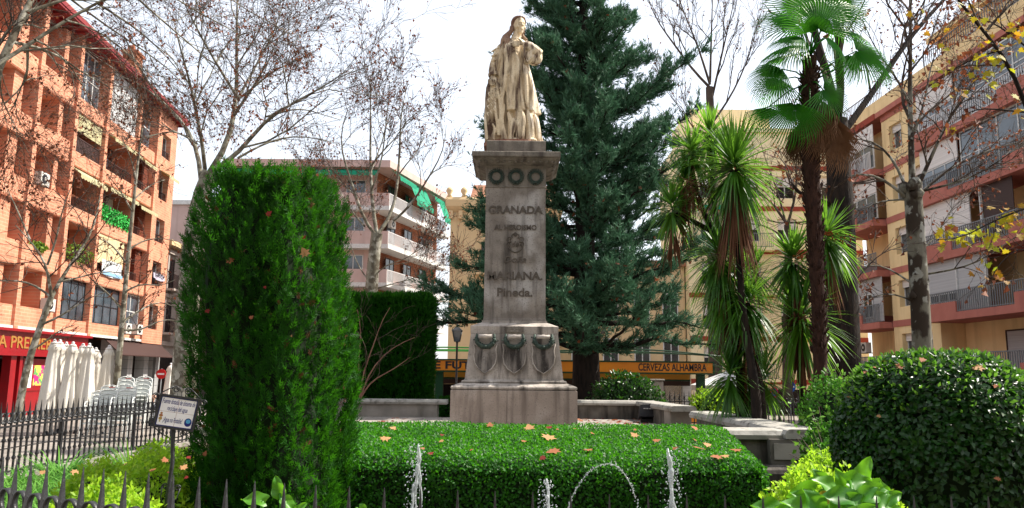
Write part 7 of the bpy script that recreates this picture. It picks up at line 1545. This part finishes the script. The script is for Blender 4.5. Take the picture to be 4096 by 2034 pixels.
def sbox(m, a0, a1, h0, h1, d0, d1):
    p = [c + sx * a + su * h + sn * d for h in (h0, h1) for (a, d) in ((a0, d0), (a1, d0), (a1, d1), (a0, d1))]; m.hexa(p)
m = MB(); sbox(m, -W2 - .01, W2 + .01, -H2 - .01, H2 + .01, -0.012, 0.0); sbox(m, -W2 - .011, W2 + .011, H2 - .002, H2 + .0105, 0.0, 0.010); sbox(m, -W2 - .011, W2 + .011, -H2 - .0105, -H2 + .002, 0.0, 0.010); sbox(m, -W2 - .0105, -W2 + .002, -H2, H2, 0.0, 0.0095); sbox(m, W2 - .002, W2 + .0105, -H2, H2, 0.0, 0.0095); fr_ = obj('frame', m, M['iron'], SGN)
m = MB(); sbox(m, -W2 + .003, W2 - .003, -H2 + .003, H2 - .003, 0.0003, 0.0015); obj('blue_border', m, M['blueink'], SGN)
for i in range(2):
    for j in range(2):
        m = MB(); g_ = 0.0008; x0, x1 = (-W2 + .008, -g_) if i == 0 else (g_, W2 - .008); y0, y1 = (-H2 + .008, -g_) if j == 0 else (g_, H2 - .008); sbox(m, x0, x1, y0, y1, 0.0004, 0.003); obj('tile', m, M['tile'], SGN)
m = MB(); sbox(m, -0.001, 0.001, -H2 + .008, H2 - .008, 0.0004, 0.0026); sbox(m, -W2 + .008, W2 - .008, -0.001, 0.001, 0.0004, 0.0027); obj('tile_joint', m, M['grout'], SGN)
for txt, h, wd in (('Fuente dotada de sistema de', 0.060, 0.186), ('reciclaje del agua', 0.020, 0.115), ('¡Agua no Potable!', -0.048, 0.108)):
    text_on('sign_lettering', txt, 0.042, c + su * h + sn * 0.0033 + (sx * -0.012 if h < -0.03 else 0), sx, su, M['blueink'], SGN, 0.0003, 0.0004, width=wd, shear=0.15)
m = MB(); q = c + sx * 0.075 - su * 0.048; m.poly_prism([q + sn * 0.0031 + 0.021 * (sx * math.cos(a) + su * 1.2 * math.sin(a)) for a in np.linspace(0, 6.28, 20, endpoint=False)], sn * 0.0004); dr_ = obj('blue_drop', m, M['blueink'], SGN)
m = MB(); q = q + su * 0.006; m.poly_prism([q + sn * 0.0036 + 0.013 * (sx * math.cos(a) + su * math.sin(a)) for a in np.linspace(0, 6.28, 16, endpoint=False)], sn * 0.0004); obj('light_drop', m, M['skyink'], dr_)
m = MB(); q = c - sx * 0.083 - su * 0.035
for (a, h, w_, hh) in ((0, 0.022, 0.007, 0.006), (0, 0.008, 0.011, 0.008), (0, -0.010, 0.010, 0.010), (0, -0.026, 0.004, 0.005)): m.poly_prism([q + sn * 0.0032 + sx * (a + w_ * math.cos(t)) + su * (h + hh * math.sin(t)) for t in np.linspace(0, 6.28, 10, endpoint=False)], sn * 0.0004)
obj('crest', m, M['crest'], SGN)
m = MB(); pb = c - su * (H2 + 0.01) + sx * 0.0 - sn * 0.02; m.tube([c + sx * -0.0 - sn * 0.02, pb, P(690, 1850, YS), P(668, 2000, YS), P(655, 2250, YS)], 0.013, 8); obj('post', m, M['iron'], SGN)
def scr(m, o, r, s, turns=1.6, n=18, w=0.0035):
    m.tube([o + sx * s * r * (1 - 0.75 * i / n) * math.cos(i / n * turns * 6.28) + su * r * (1 - 0.75 * i / n) * math.sin(i / n * turns * 6.28) - sn * 0.008 for i in range(n)], w, 5)
m = MB()
for s in (-1, 1):
    scr(m, c + su * (H2 + 0.045) + sx * s * 0.035, 0.022, s); m.tube([c + su * (H2 + 0.012) + sx * s * 0.115, c + su * (H2 + 0.035) + sx * s * 0.085, c + su * (H2 + 0.062) + sx * s * 0.05], 0.0035, 5)
    scr(m, c + sx * s * (W2 + 0.03) + su * (H2 - 0.01), 0.020, s); scr(m, c + sx * s * (W2 + 0.022) - su * (H2 - 0.02), 0.018, -s); m.tube([c + sx * s * (W2 + 0.012) + su * 0.06, c + sx * s * (W2 + 0.03) + su * 0.02, c + sx * s * (W2 + 0.012) - su * 0.05], 0.003, 5)
    m.tube([c - su * (H2 + 0.015) + sx * s * 0.10, c - su * (H2 + 0.045) + sx * s * 0.055, c - su * (H2 + 0.06) + sx * s * 0.01], 0.0035, 5); scr(m, c - su * (H2 + 0.03) + sx * s * 0.06, 0.016, s)
m.tube([c + su * (H2 + 0.062) - sx * 0.015, c + su * (H2 + 0.03), c + su * (H2 + 0.062) + sx * 0.015], 0.0035, 5)
obj('scrollwork', m, M['iron'], SGN)
m = MB()
for s in (-1, 1):
    b0 = P(685, 1950, YS); scr(m, b0 + sx * s * 0.035, 0.018, s); m.tube([b0 + sx * s * 0.05, b0 + sx * s * 0.045 - su * 0.06, b0 - su * 0.13 - sx * 0.01], 0.0035, 5)
obj('foot_scroll', m, M['iron'], SGN)

# ------------------------------------------------------------------ closed parasols
M['canvas'] = mat('cream_canvas', (0.98, 0.93, 0.84), (0.86, 0.81, 0.72), 2, 0.85, 0.15, transl=0.15)
def parasol_mesh(seed, H=2.05, r=0.31):
    rg = np.random.default_rng(seed); m = MB(); k = 36; V = []; prof = [(0.035, 0), (0.10, -0.05), (0.17, -0.22), (0.135, -0.26), (0.16, -0.5), (0.20, -1.0), (0.25, -1.5), (0.30, -1.95), (0.28, -2.05)]
    ph = rg.uniform(0, 6)
    for i, (rr, z) in enumerate(prof):
        for j in range(k):
            a = 2 * math.pi * j / k; f = 1 + (0.16 if i > 3 else 0.07) * math.sin(8 * a + ph + 0.3 * i) + 0.06 * math.sin(3 * a + i * 0.4 + ph)
            V.append((rr * f * math.cos(a), rr * f * math.sin(a), z + (0.10 * math.sin(4 * a + ph) if i > 6 else 0)))
    m.add(V, [(i * k + j, (i + 1) * k + j, (i + 1) * k + (j + 1) % k, i * k + (j + 1) % k) for i in range(len(prof) - 1) for j in range(k)] + [tuple(j for j in range(k))], True); me = m.mesh('canopy'); me.materials.append(M['canvas']); return me
pm_ = [parasol_mesh(s) for s in range(3)]
polem = MB(); polem.tube([(0, 0, -2.9), (0, 0, 0.05)], 0.03, 8); polem.ball((0, 0, 0.05), 0.05, 8, 6); polem = polem.mesh('pole'); polem.materials.append(M['railwhite'])
basem = MB(); basem.lathe([(0.3, -2.9), (0.3, -2.82), (0.08, -2.8), (0.05, -2.6)], (0, 0, 0), 16); basem = basem.mesh('base'); basem.materials.append(M['darkmetal'])
capm = MB(); capm.lathe([(0.11, -0.045), (0.10, -0.01), (0.04, 0.03)], (0, 0, 0), 12); capm = capm.mesh('cap'); capm.materials.append(M['shutter_w'])
for i, (px, py, Yd, lab) in enumerate(((219, 1370, 23.6, 'leftmost closed cream parasol before the red shop'), (240, 1371, 24.1, 'second closed parasol, touching the leftmost one'), (265, 1380, 25.0, 'third closed parasol, half hidden behind its neighbours'), (292, 1380, 23.8, 'broad closed parasol in the middle of the row'), (332, 1386, 25.0, 'closed parasol just right of the broad one, partly hidden'), (358, 1386, 24.0, 'closed parasol right of the middle of the row'), (384, 1402, 25.6, 'closed parasol peeping out at the right of the main row'), (437, 1393, 25.0, 'single closed parasol standing apart by the young tree'))):
    p = P(px, py, Yd); t = thing('parasol', lab, 'parasol', p, 'closed cream parasols before the red shop')
    for me, nm in ((pm_[i % 3], 'canopy'), (polem, 'pole'), (basem, 'base'), (capm, 'cap')):
        o = bpy.data.objects.new(nm, me); C.objects.link(o); o.parent = t; o.rotation_euler = (0, 0, i * 1.3)
p = P(684, 1462, 34); t = thing('parasol', 'far closed parasol beside the tree trunk and no-entry sign', 'parasol', p)
for me, nm in ((pm_[0], 'canopy'), (polem, 'pole'), (basem, 'base')):
    o = bpy.data.objects.new(nm, me); C.objects.link(o); o.parent = t

# ------------------------------------------------------------------ stacked white terrace chairs
M['chair'] = mat('white_chair_frame', (0.78, 0.80, 0.78), rough=0.35); M['slat'] = mat('white_chair_slat', (0.70, 0.74, 0.70), rough=0.4); M['logo_red'] = mat('red_label', (0.6, 0.05, 0.05), rough=0.5)
def chair_parts():
    r = 0.014; out = []
    for s in (-1, 1):
        m = MB(); m.tube(smooth_line([(s * 0.27, -0.30, 0), (s * 0.26, -0.27, 0.42), (s * 0.26, -0.26, 0.64), (s * 0.26, -0.20, 0.67), (s * 0.26, 0.12, 0.66), (s * 0.25, 0.20, 0.64)], 12), r, 6); out.append(('armrest', m))
        m = MB(); m.tube(smooth_line([(s * 0.25, 0.30, 0), (s * 0.24, 0.22, 0.42), (s * 0.235, 0.28, 0.75), (s * 0.23, 0.33, 0.93), (s * 0.20, 0.335, 0.96), (0, 0.338, 0.965)], 14), r, 6); out.append(('leg', m))
    m = MB(); m.tube([(-0.25, -0.26, 0.42), (0.25, -0.26, 0.42)], r, 6); m.tube([(-0.24, 0.22, 0.42), (0.24, 0.22, 0.42)], r, 6); out.append(('seat_frame', m))
    for i in range(6): m = MB(); y = -0.22 + i * 0.08; m.box(-0.25, 0.25, y, y + 0.055, 0.425, 0.437); out.append(('seat_slat', m))
    for i in range(5):
        m = MB(); z = 0.55 + i * 0.078; y = 0.232 + (z - 0.42) * 0.19; m.hexa([(-0.235, y, z), (0.235, y, z), (0.235, y + 0.012, z), (-0.235, y + 0.012, z), (-0.235, y + 0.01, z + 0.058), (0.235, y + 0.01, z + 0.058), (0.235, y + 0.022, z + 0.058), (-0.235, y + 0.022, z + 0.058)]); out.append(('back_slat', m))
    m = MB(); m.box(-0.03, 0.13, 0.318, 0.322, 0.90, 0.922); out.append(('red_label', m))
    return out
chs = [(nm, m.mesh(nm)) for nm, m in chair_parts()]
for nm, me in chs: me.materials.append(M['logo_red'] if nm == 'red_label' else (M['slat'] if 'slat' in nm else M['chair']))
for si, (px, py, Yd, n, lab) in enumerate(((430, 1543, 21.5, 6, 'in the near left stack'), (500, 1545, 21.2, 6, 'in the near middle stack'), (498, 1508, 24.0, 7, 'in the far left stack'), (570, 1508, 23.4, 8, 'in the tallest far right stack'), (392, 1565, 22.6, 5, 'in the leftmost low stack'))):
    top = P(px, py, Yd); g0 = gz(top[0], top[1])
    for k in range(n):
        z = top[2] - 0.965 - k * 0.115; 
        if z < g0 - 0.01: continue
        t = thing('terrace_chair', 'white slatted terrace chair ' + ('on top, ', 'second from the top, ', 'third from the top, ', 'fourth from the top, ', 'fifth from the top, ', 'sixth from the top, ', 'seventh from the top, ', 'lowest, ')[k] + lab, 'chair', (top[0], top[1] - k * 0.035, z), 'stacked white terrace chairs', rotz=0.25)
        for nm, me in chs:
            if k and nm == 'red_label': continue
            o = bpy.data.objects.new(nm, me); C.objects.link(o); o.parent = t

# ------------------------------------------------------------------ road signs
M['signred'] = mat('sign_red', (0.55, 0.01, 0.012), rough=0.4); M['signblue'] = mat('sign_blue', (0.01, 0.10, 0.42), rough=0.4); M['signwhite'] = mat('sign_white', (0.8, 0.8, 0.8), rough=0.4)
def disc(m, c, r, d0, d1, ry=1.0, k=24, rx=1.0):
    m.poly_prism([(c[0] + r * rx * math.cos(a), c[1] + d0, c[2] + r * ry * math.sin(a)) for a in np.linspace(0, 2 * math.pi, k, endpoint=False)], (0, d1 - d0, 0))
def post(t, x, y, z1, r=0.03): m = MB(); m.tube([(x, y, gz(x, y) - 0.1), (x, y, z1)], r, 8); obj('post', m, M['railgrey'], t)
p = P(645, 1497, 38); t = thing('road_sign', 'round red no-entry sign with white bar beside the brick block', 'sign', (p[0], p[1], gz(p[0], p[1])), 'round road signs')
m = MB(); disc(m, p, 0.235, -0.03, 0); obj('disc', m, M['signred'], t); m = MB(); m.box(p[0] - 0.16, p[0] + 0.16, p[1] - 0.036, p[1] - 0.03, p[2] - 0.04, p[2] + 0.04); obj('white_bar', m, M['signwhite'], t); post(t, p[0], p[1] + 0.02, p[2] + 0.25)
p = P(3160, 1548, 36); t = thing('road_sign', 'round blue sign with white arrow pointing left', 'sign', (p[0], p[1], gz(p[0], p[1])), 'round road signs')
m = MB(); disc(m, p, 0.25, -0.03, 0); obj('disc', m, M['signblue'], t); m = MB(); y = p[1] - 0.036
m.poly_prism([(p[0] + a, y, p[2] + b) for a, b in ((-0.20, 0), (-0.06, 0.10), (-0.06, 0.035), (0.19, 0.03), (0.19, -0.03), (-0.06, -0.035), (-0.06, -0.10))], (0, 0.005, 0)); obj('arrow', m, M['signwhite'], t); post(t, p[0], p[1] + 0.02, p[2] + 0.25)
p = P(3097, 1570, 37); t = thing('road_sign', 'no-parking sign with red rim and cross, turned sideways beside the palm stems', 'sign', (p[0], p[1], gz(p[0], p[1])), 'round road signs')
m = MB(); disc(m, p, 0.24, -0.03, 0, rx=0.75); obj('rim', m, M['signred'], t); m = MB(); disc(m, p, 0.18, -0.036, -0.03, rx=0.75); obj('disc', m, M['signblue'], t); m = MB()
for s in (-1, 1): m.tube([(p[0] - 0.11, p[1] - 0.04, p[2] - s * 0.13), (p[0] + 0.11, p[1] - 0.04, p[2] + s * 0.13)], 0.022, 6)
obj('red_cross', m, M['signred'], t); post(t, p[0], p[1] + 0.02, p[2] + 0.25)

# ------------------------------------------------------------------ café terrace with orange fascia
M['orange'] = mat('orange_fascia', (0.78, 0.27, 0.02), (0.70, 0.22, 0.02), 1.5, 0.45); M['orange_d'] = mat('ochre_fascia', (0.62, 0.30, 0.035), rough=0.5); M['kgreen'] = mat('dark_green_steel', (0.008, 0.05, 0.02), rough=0.4); M['lime'] = mat('lime_green_tube', (0.04, 0.26, 0.04), rough=0.4); M['clearpl'] = mat('clear_screen', (0.55, 0.58, 0.62), (0.25, 0.27, 0.34), 1.2, 0.1, spec=0.8, alpha=0.45); M['stickers'] = mat('stickered_green', (0.01, 0.05, 0.02), (0.5, 0.08, 0.08), 7, 0.5, c3=(0.5, 0.48, 0.45), s3=9, lo=0.55, hi=0.6, lo3=0.58, hi3=0.62)
KY_ = 26.5; xr = P(2858, 1475, KY_)[0]; zt = P(2640, 1449, KY_)[2]; zb_ = P(2640, 1494, KY_)[2]; xl = -5.6; g0 = gz(2, KY_)
KF = thing('cafe_terrace', 'café terrace with orange fascia, green steel frame and clear screens behind the monument', 'pavilion', (1, KY_ + 2, g0))
def kb(name, x0, x1, y0, y1, z0, z1, mt): m = MB(); m.box(x0, x1, y0, y1, z0, z1); return obj(name, m, M[mt], KF)
fas = kb('fascia_board', xl, xr - 0.06, KY_, KY_ + 0.12, zb_ + 0.02, zt - 0.02, 'orange')
for z in (zt - 0.02, zb_ - 0.03): kb('fascia_trim', xl, xr, KY_ - 0.02, KY_ + 0.14, z, z + 0.05, 'kgreen')
kb('fascia_trim', xr - 0.05, xr + 0.002, KY_ - 0.018, KY_ + 0.138, zb_ + 0.022, zt - 0.022, 'kgreen')
kb('rear_fascia', xl, xr - 0.9, KY_ + 4.2, KY_ + 4.3, zb_ + 0.0, zt, 'orange_d'); kb('side_fascia', xr - 0.6, xr - 0.5, KY_ + 0.15, KY_ + 4.2, zb_, zt - 0.01, 'orange_d'); kb('lower_fascia', xl, xr - 0.62, KY_ + 0.9, KY_ + 1.0, zb_ - 0.21, zb_ + 0.0, 'orange_d'); kb('lower_trim', xl, xr - 0.62, KY_ + 0.88, KY_ + 1.02, zb_ - 0.26, zb_ - 0.211, 'kgreen'); kb('beam', xl, xr - 0.62, KY_ + 0.92, KY_ + 1.0, zb_ - 0.42, zb_ - 0.262, 'raildark')
kb('ceiling', xl, xr - 0.5, KY_ + 0.13, KY_ + 4.2, zt - 0.12, zt - 0.06, 'palegrey')
for x in (xr - 0.42, 1.3, -2.4, xl + 0.1): kb('steel_post', x - 0.13, x + 0.13, KY_ + 0.14, KY_ + 0.38, g0 - 0.2, zt - 0.1, 'kgreen')
kb('stickers', xr - 0.51, xr - 0.33, KY_ + 0.125, KY_ + 0.139, g0 + 0.5, zb_ - 0.35, 'stickers')
zc_ = (zt + zb_) / 2
xa = P(2410, 1475, KY_)[0]; xb = P(2828, 1475, KY_)[0]
text_on('sign_lettering', 'CERVEZAS ALHAMBRA', 0.34, (P(2690, 1474, KY_)[0], KY_ - 0.004, zc_ + 0.0), (1, 0, 0), (0, 0, 1), M['darkmetal'], fas, 0.003, 0.006, width=P(2826, 1474, KY_)[0] - P(2553, 1474, KY_)[0])
text_on('sign_lettering', 'CAFÉ FÚTBOL', 0.34, (P(1810, 1474, KY_)[0], KY_ - 0.004, zc_ + 0.0), (1, 0, 0), (0, 0, 1), M['darkmetal'], fas, 0.003, 0.010, width=P(1990, 1474, KY_)[0] - P(1622, 1474, KY_)[0])
for k, (dz, r) in enumerate(((0.42, 0.028), (0.25, 0.028), (0.12, 0.022))):     # arching lime green roof ribs
    for s in (0, 1):
        pts = [(xl + (0.9 + (xr - xl) * 0.5) * t + s * (xr - xl) * 0.5 - 0.4 * s, KY_ + 0.7 + 0.5 * k, zt + 0.02 + dz * math.sin(math.pi * (0.15 + 0.7 * t)) + 0.1 * k) for t in np.linspace(0, 1, 16)]; m = MB(); m.tube(pts, r, 6); obj('roof_rib', m, M['lime' if s == 0 else 'kgreen'], KF)
for x0, x1 in ((3.75, 4.55), (4.75, 6.2), (-3.1, -2.6)):
    m = MB(); y = KY_ + 1.4
    for (a0, a1, b0, b1) in ((x0, x1, -0.05, 0.03), (x0, x1, 1.75, 1.83), (x0, x0 + 0.07, 0.03, 1.75), (x1 - 0.07, x1, 0.03, 1.75)): m.box(a0, a1, y, y + 0.05, g0 + 0.35 + b0, g0 + 0.35 + b1)
    s = obj('screen_frame', m, M['white'], KF); m = MB(); m.box(x0 + 0.06, x1 - 0.06, y + 0.015, y + 0.03, g0 + 0.36, g0 + 2.12); obj('clear_pane', m, M['clearpl'], s)
kb('pale_column', 6.0, 6.28, KY_ + 1.2, KY_ + 1.48, g0, zt - 0.1, 'shutter_w'); kb('pale_column', 0.9, 1.1, KY_ + 4.0, KY_ + 4.2, g0, zt - 0.1, 'shutter_w'); kb('rear_wall', xl, xr - 0.8, KY_ + 4.4, KY_ + 4.5, g0 - 0.2, zb_, 'beige'); kb('dark_opening', 1.4, 3.4, KY_ + 4.3, KY_ + 4.38, g0, zb_ - 0.5, 'raildark'); kb('dark_opening', -2.8, -1.9, KY_ + 4.3, KY_ + 4.38, g0, zb_ - 0.5, 'dim')
kb('roller_door', -1.8, -0.8, KY_ + 4.3, KY_ + 4.38, g0, zb_ - 0.35, 'pinkgrey')
p0, p1 = P(2570, 1525, 22.9), P(2655, 1600, 22.9)
m = MB(); m.bevbox(p0[0], p1[0], 22.9, 23.5, -0.3, p0[2], 0.02); t = thing('stone_pier', 'squat grey stone pier in front of the café screens', 'pier', (p0[0], 23, -0.2)); obj('shaft', m, M['palegrey'], t); m = MB(); m.bevbox(p0[0] - 0.04, p1[0] + 0.04, 22.86, 23.54, p0[2] + 0.002, p0[2] + 0.06, 0.015); obj('cap', m, M['limestone'], t)
t = thing('planter', 'orange terrace planter behind the railing by the green post', 'planter', (5.6, 24.5, -0.3)); m = MB(); m.frust(5.7, 24.5, -0.3, 0.55, 0.25, 0.5, 0.62, 0.3); obj('box', m, M['orange'], t); m = MB(); m.box(5.1, 6.3, 24.22, 24.78, 0.5, 0.55); obj('rim', m, M['orange_d'], t)
# open white parasol on the right
p = P(2905, 1497, 30); t = thing('parasol', 'open white parasol on the café terrace behind the cordyline', 'parasol', (p[0], p[1], gz(p[0], p[1])))
m = MB(); k = 8; V = [(p[0], p[1], p[2] + 0.1)] + [(p[0] + 1.35 * math.cos(a), p[1] + 1.35 * math.sin(a), p[2] - 0.42) for a in np.linspace(0.39, 6.67, k, endpoint=False)] + [(p[0] + 1.36 * math.cos(a), p[1] + 1.36 * math.sin(a), p[2] - 0.62) for a in np.linspace(0.39, 6.67, k, endpoint=False)]
m.add(V, [(0, 1 + i, 1 + (i + 1) % k) for i in range(k)] + [(1 + i, 9 + i, 9 + (i + 1) % k, 1 + (i + 1) % k) for i in range(k)]); obj('canopy', m, M['white'], t); m = MB(); m.tube([(p[0], p[1], gz(p[0], p[1])), (p[0], p[1], p[2] + 0.15)], 0.03, 8); obj('pole', m, M['railwhite'], t)
# street lamp left of the pedestal
p = P(1829, 1335, 24); t = thing('street_lamp', 'black street lamp with glazed lantern left of the pedestal', 'lamp', (p[0], p[1], gz(p[0], p[1]))); g1 = gz(p[0], p[1])
m = MB(); m.lathe([(0.14, 0), (0.12, 0.3), (0.06, 0.4), (0.045, 1.4), (0.06, 1.45), (0.035, 1.5), (0.03, p[2] - g1 - 0.28), (0.06, p[2] - g1 - 0.25)], (p[0], p[1], g1), 10); obj('post', m, M['iron'], t)
m = MB(); m.frust(p[0], p[1], p[2] - 0.25, 0.08, 0.08, p[2] + 0.08, 0.14, 0.14); ln = obj('lantern_glass', m, M['glass'], t); m = MB(); m.frust(p[0], p[1], p[2] + 0.082, 0.17, 0.17, p[2] + 0.2, 0.05, 0.05); m.lathe([(0.03, 0.2), (0.04, 0.25), (0.01, 0.33)], (p[0], p[1], p[2]), 8)
for sx2 in (-1, 1):
    for sy2 in (-1, 1): m.tube([(p[0] + sx2 * 0.08, p[1] + sy2 * 0.08, p[2] - 0.25), (p[0] + sx2 * 0.142, p[1] + sy2 * 0.142, p[2] + 0.08)], 0.01, 4)
obj('lantern_cap', m, M['iron'], t)
# floodlight on the platform
p = P(2590, 1652, 17.6); t = thing('floodlight', 'dark floodlight standing at the stained low wall on the platform', 'floodlight', (p[0], p[1], 0.56)); m = MB()
m.hexa([(p[0] - 0.20, p[1] - 0.12, 0.70), (p[0] + 0.20, p[1] - 0.12, 0.70), (p[0] + 0.20, p[1] + 0.12, 0.62), (p[0] - 0.20, p[1] + 0.12, 0.62), (p[0] - 0.16, p[1] - 0.05, 0.95), (p[0] + 0.24, p[1] - 0.05, 0.98), (p[0] + 0.24, p[1] + 0.18, 0.90), (p[0] - 0.16, p[1] + 0.18, 0.88)]); obj('housing', m, M['darkmetal'], t); m = MB(); m.box(p[0] - 0.15, p[0] + 0.15, p[1] - 0.05, p[1] + 0.05, 0.56, 0.64); obj('bracket', m, M['darkmetal'], t); m = MB()
for i in range(4): m.box(p[0] - 0.10 + i * 0.06, p[0] - 0.06 + i * 0.06, p[1] - 0.115, p[1] - 0.08, 0.86, 0.88)
obj('vent_slots', m, M['shutter'], t)

# ------------------------------------------------------------------ people
M['skin'] = mat('skin', (0.50, 0.28, 0.20), rough=0.6); M['greyshirt'] = mat('grey_shirt', (0.30, 0.31, 0.34), rough=0.9); M['hair'] = mat('grey_hair', (0.20, 0.18, 0.16), rough=0.8); M['trousers'] = mat('dark_trousers', (0.03, 0.035, 0.05), rough=0.9); M['redshirt'] = mat('red_top', (0.35, 0.03, 0.03), rough=0.9)
def person(label, loc, rotz, shirt, sit=False, hair='hair'):
    t = thing('person', label, 'person', loc, rotz=rotz); m = MB(); z0 = -0.42 if sit else 0.0
    m.cur = 0; hip = 0.92 + z0
    # body grown as overlapping rounded volumes, fused by remesh
    for s in (-1, 1):
        if sit: m.tube([(s * 0.10, 0, hip), (s * 0.11, -0.40, hip + 0.02), (s * 0.11, -0.43, hip - 0.05), (s * 0.11, -0.42, 0.06), (s * 0.11, -0.52, 0.04)], [0.09, 0.075, 0.07, 0.045, 0.04], 10)
        else: m.tube([(s * 0.09, 0, hip), (s * 0.10, -0.01, 0.48), (s * 0.10, 0.0, 0.08), (s * 0.10, -0.12, 0.05)], [0.095, 0.065, 0.045, 0.042], 10)
        m.tube([(s * 0.18, 0, 1.42 + z0), (s * 0.24, 0.0, 1.2 + z0), (s * 0.25, -0.12, 1.03 + z0), (s * 0.17, -0.30, 1.05 + z0)], [0.055, 0.048, 0.04, 0.03], 8)
        m.ball((s * 0.15, -0.35, 1.055 + z0), (0.03, 0.05, 0.02), 8, 6)
        for q in range(4): m.tube([(s * (0.13 + q * 0.018), -0.38, 1.06 + z0), (s * (0.13 + q * 0.018), -0.43, 1.045 + z0)], 0.009, 5)
        m.tube([(s * 0.13, -0.33, 1.06 + z0), (s * 0.10, -0.37, 1.05 + z0)], 0.01, 5)
    m.tube([(0, 0, hip - 0.05), (0, 0, hip + 0.12), (0, 0.0, hip + 0.33), (0, 0, hip + 0.48), (0, 0, hip + 0.56)], [0.15, 0.15, 0.17, 0.16, 0.07], 12, flat=(1.1, 0.75)); m.tube([(0, 0, hip + 0.52), (0, -0.01, hip + 0.66)], 0.055, 8)
    m.ball((0, -0.02, hip + 0.76), (0.075, 0.095, 0.115), 12, 10); m.tube([(0, -0.11, hip + 0.77), (0, -0.13, hip + 0.745)], [0.01, 0.014], 6); m.tube([(-0.025, -0.105, hip + 0.705), (0.025, -0.105, hip + 0.705)], 0.008, 5)
    for s in (-1, 1): m.ball((s * 0.078, -0.01, hip + 0.755), (0.012, 0.02, 0.03), 6, 5)
    me = remesh(m.mesh('body'), 0.018, 1); mats = [M['skin'], M[shirt], M['trousers']]
    for q in mats: me.materials.append(q)
    idx = []
    for f in me.polygons:
        c = f.center; idx.append(2 if (c.z < hip + 0.04 and not (abs(c.x) > 0.12 and c.z > hip)) else (1 if (c.z < hip + 0.57 and not (c.y < -0.27)) else 0))
    me.polygons.foreach_set('material_index', idx); obj('body', me, None, t, world=False)
    m = MB(); m.ball((0, 0.012, hip + 0.80), (0.085, 0.10, 0.095), 12, 8); obj('hair', m, M[hair], t, world=False)
    return t
a, z = facade_at(457, 640); person('man in grey shirt leaning on his balcony under the striped awning', FL.pt(a, -0.5, 12.2 + 0.02), math.radians(90), 'greyshirt')
p = P(2882, 1625, 25.5); person('person in red top seated on the café terrace behind the railing', (p[0], p[1], p[2] - 1.25), math.radians(20), 'redshirt', True)
p = P(612, 1600, 30); person('bald person seen over the railing behind the tile sign', (p[0], p[1], p[2] - 1.62), math.radians(-30), 'greyshirt', False, 'skin')
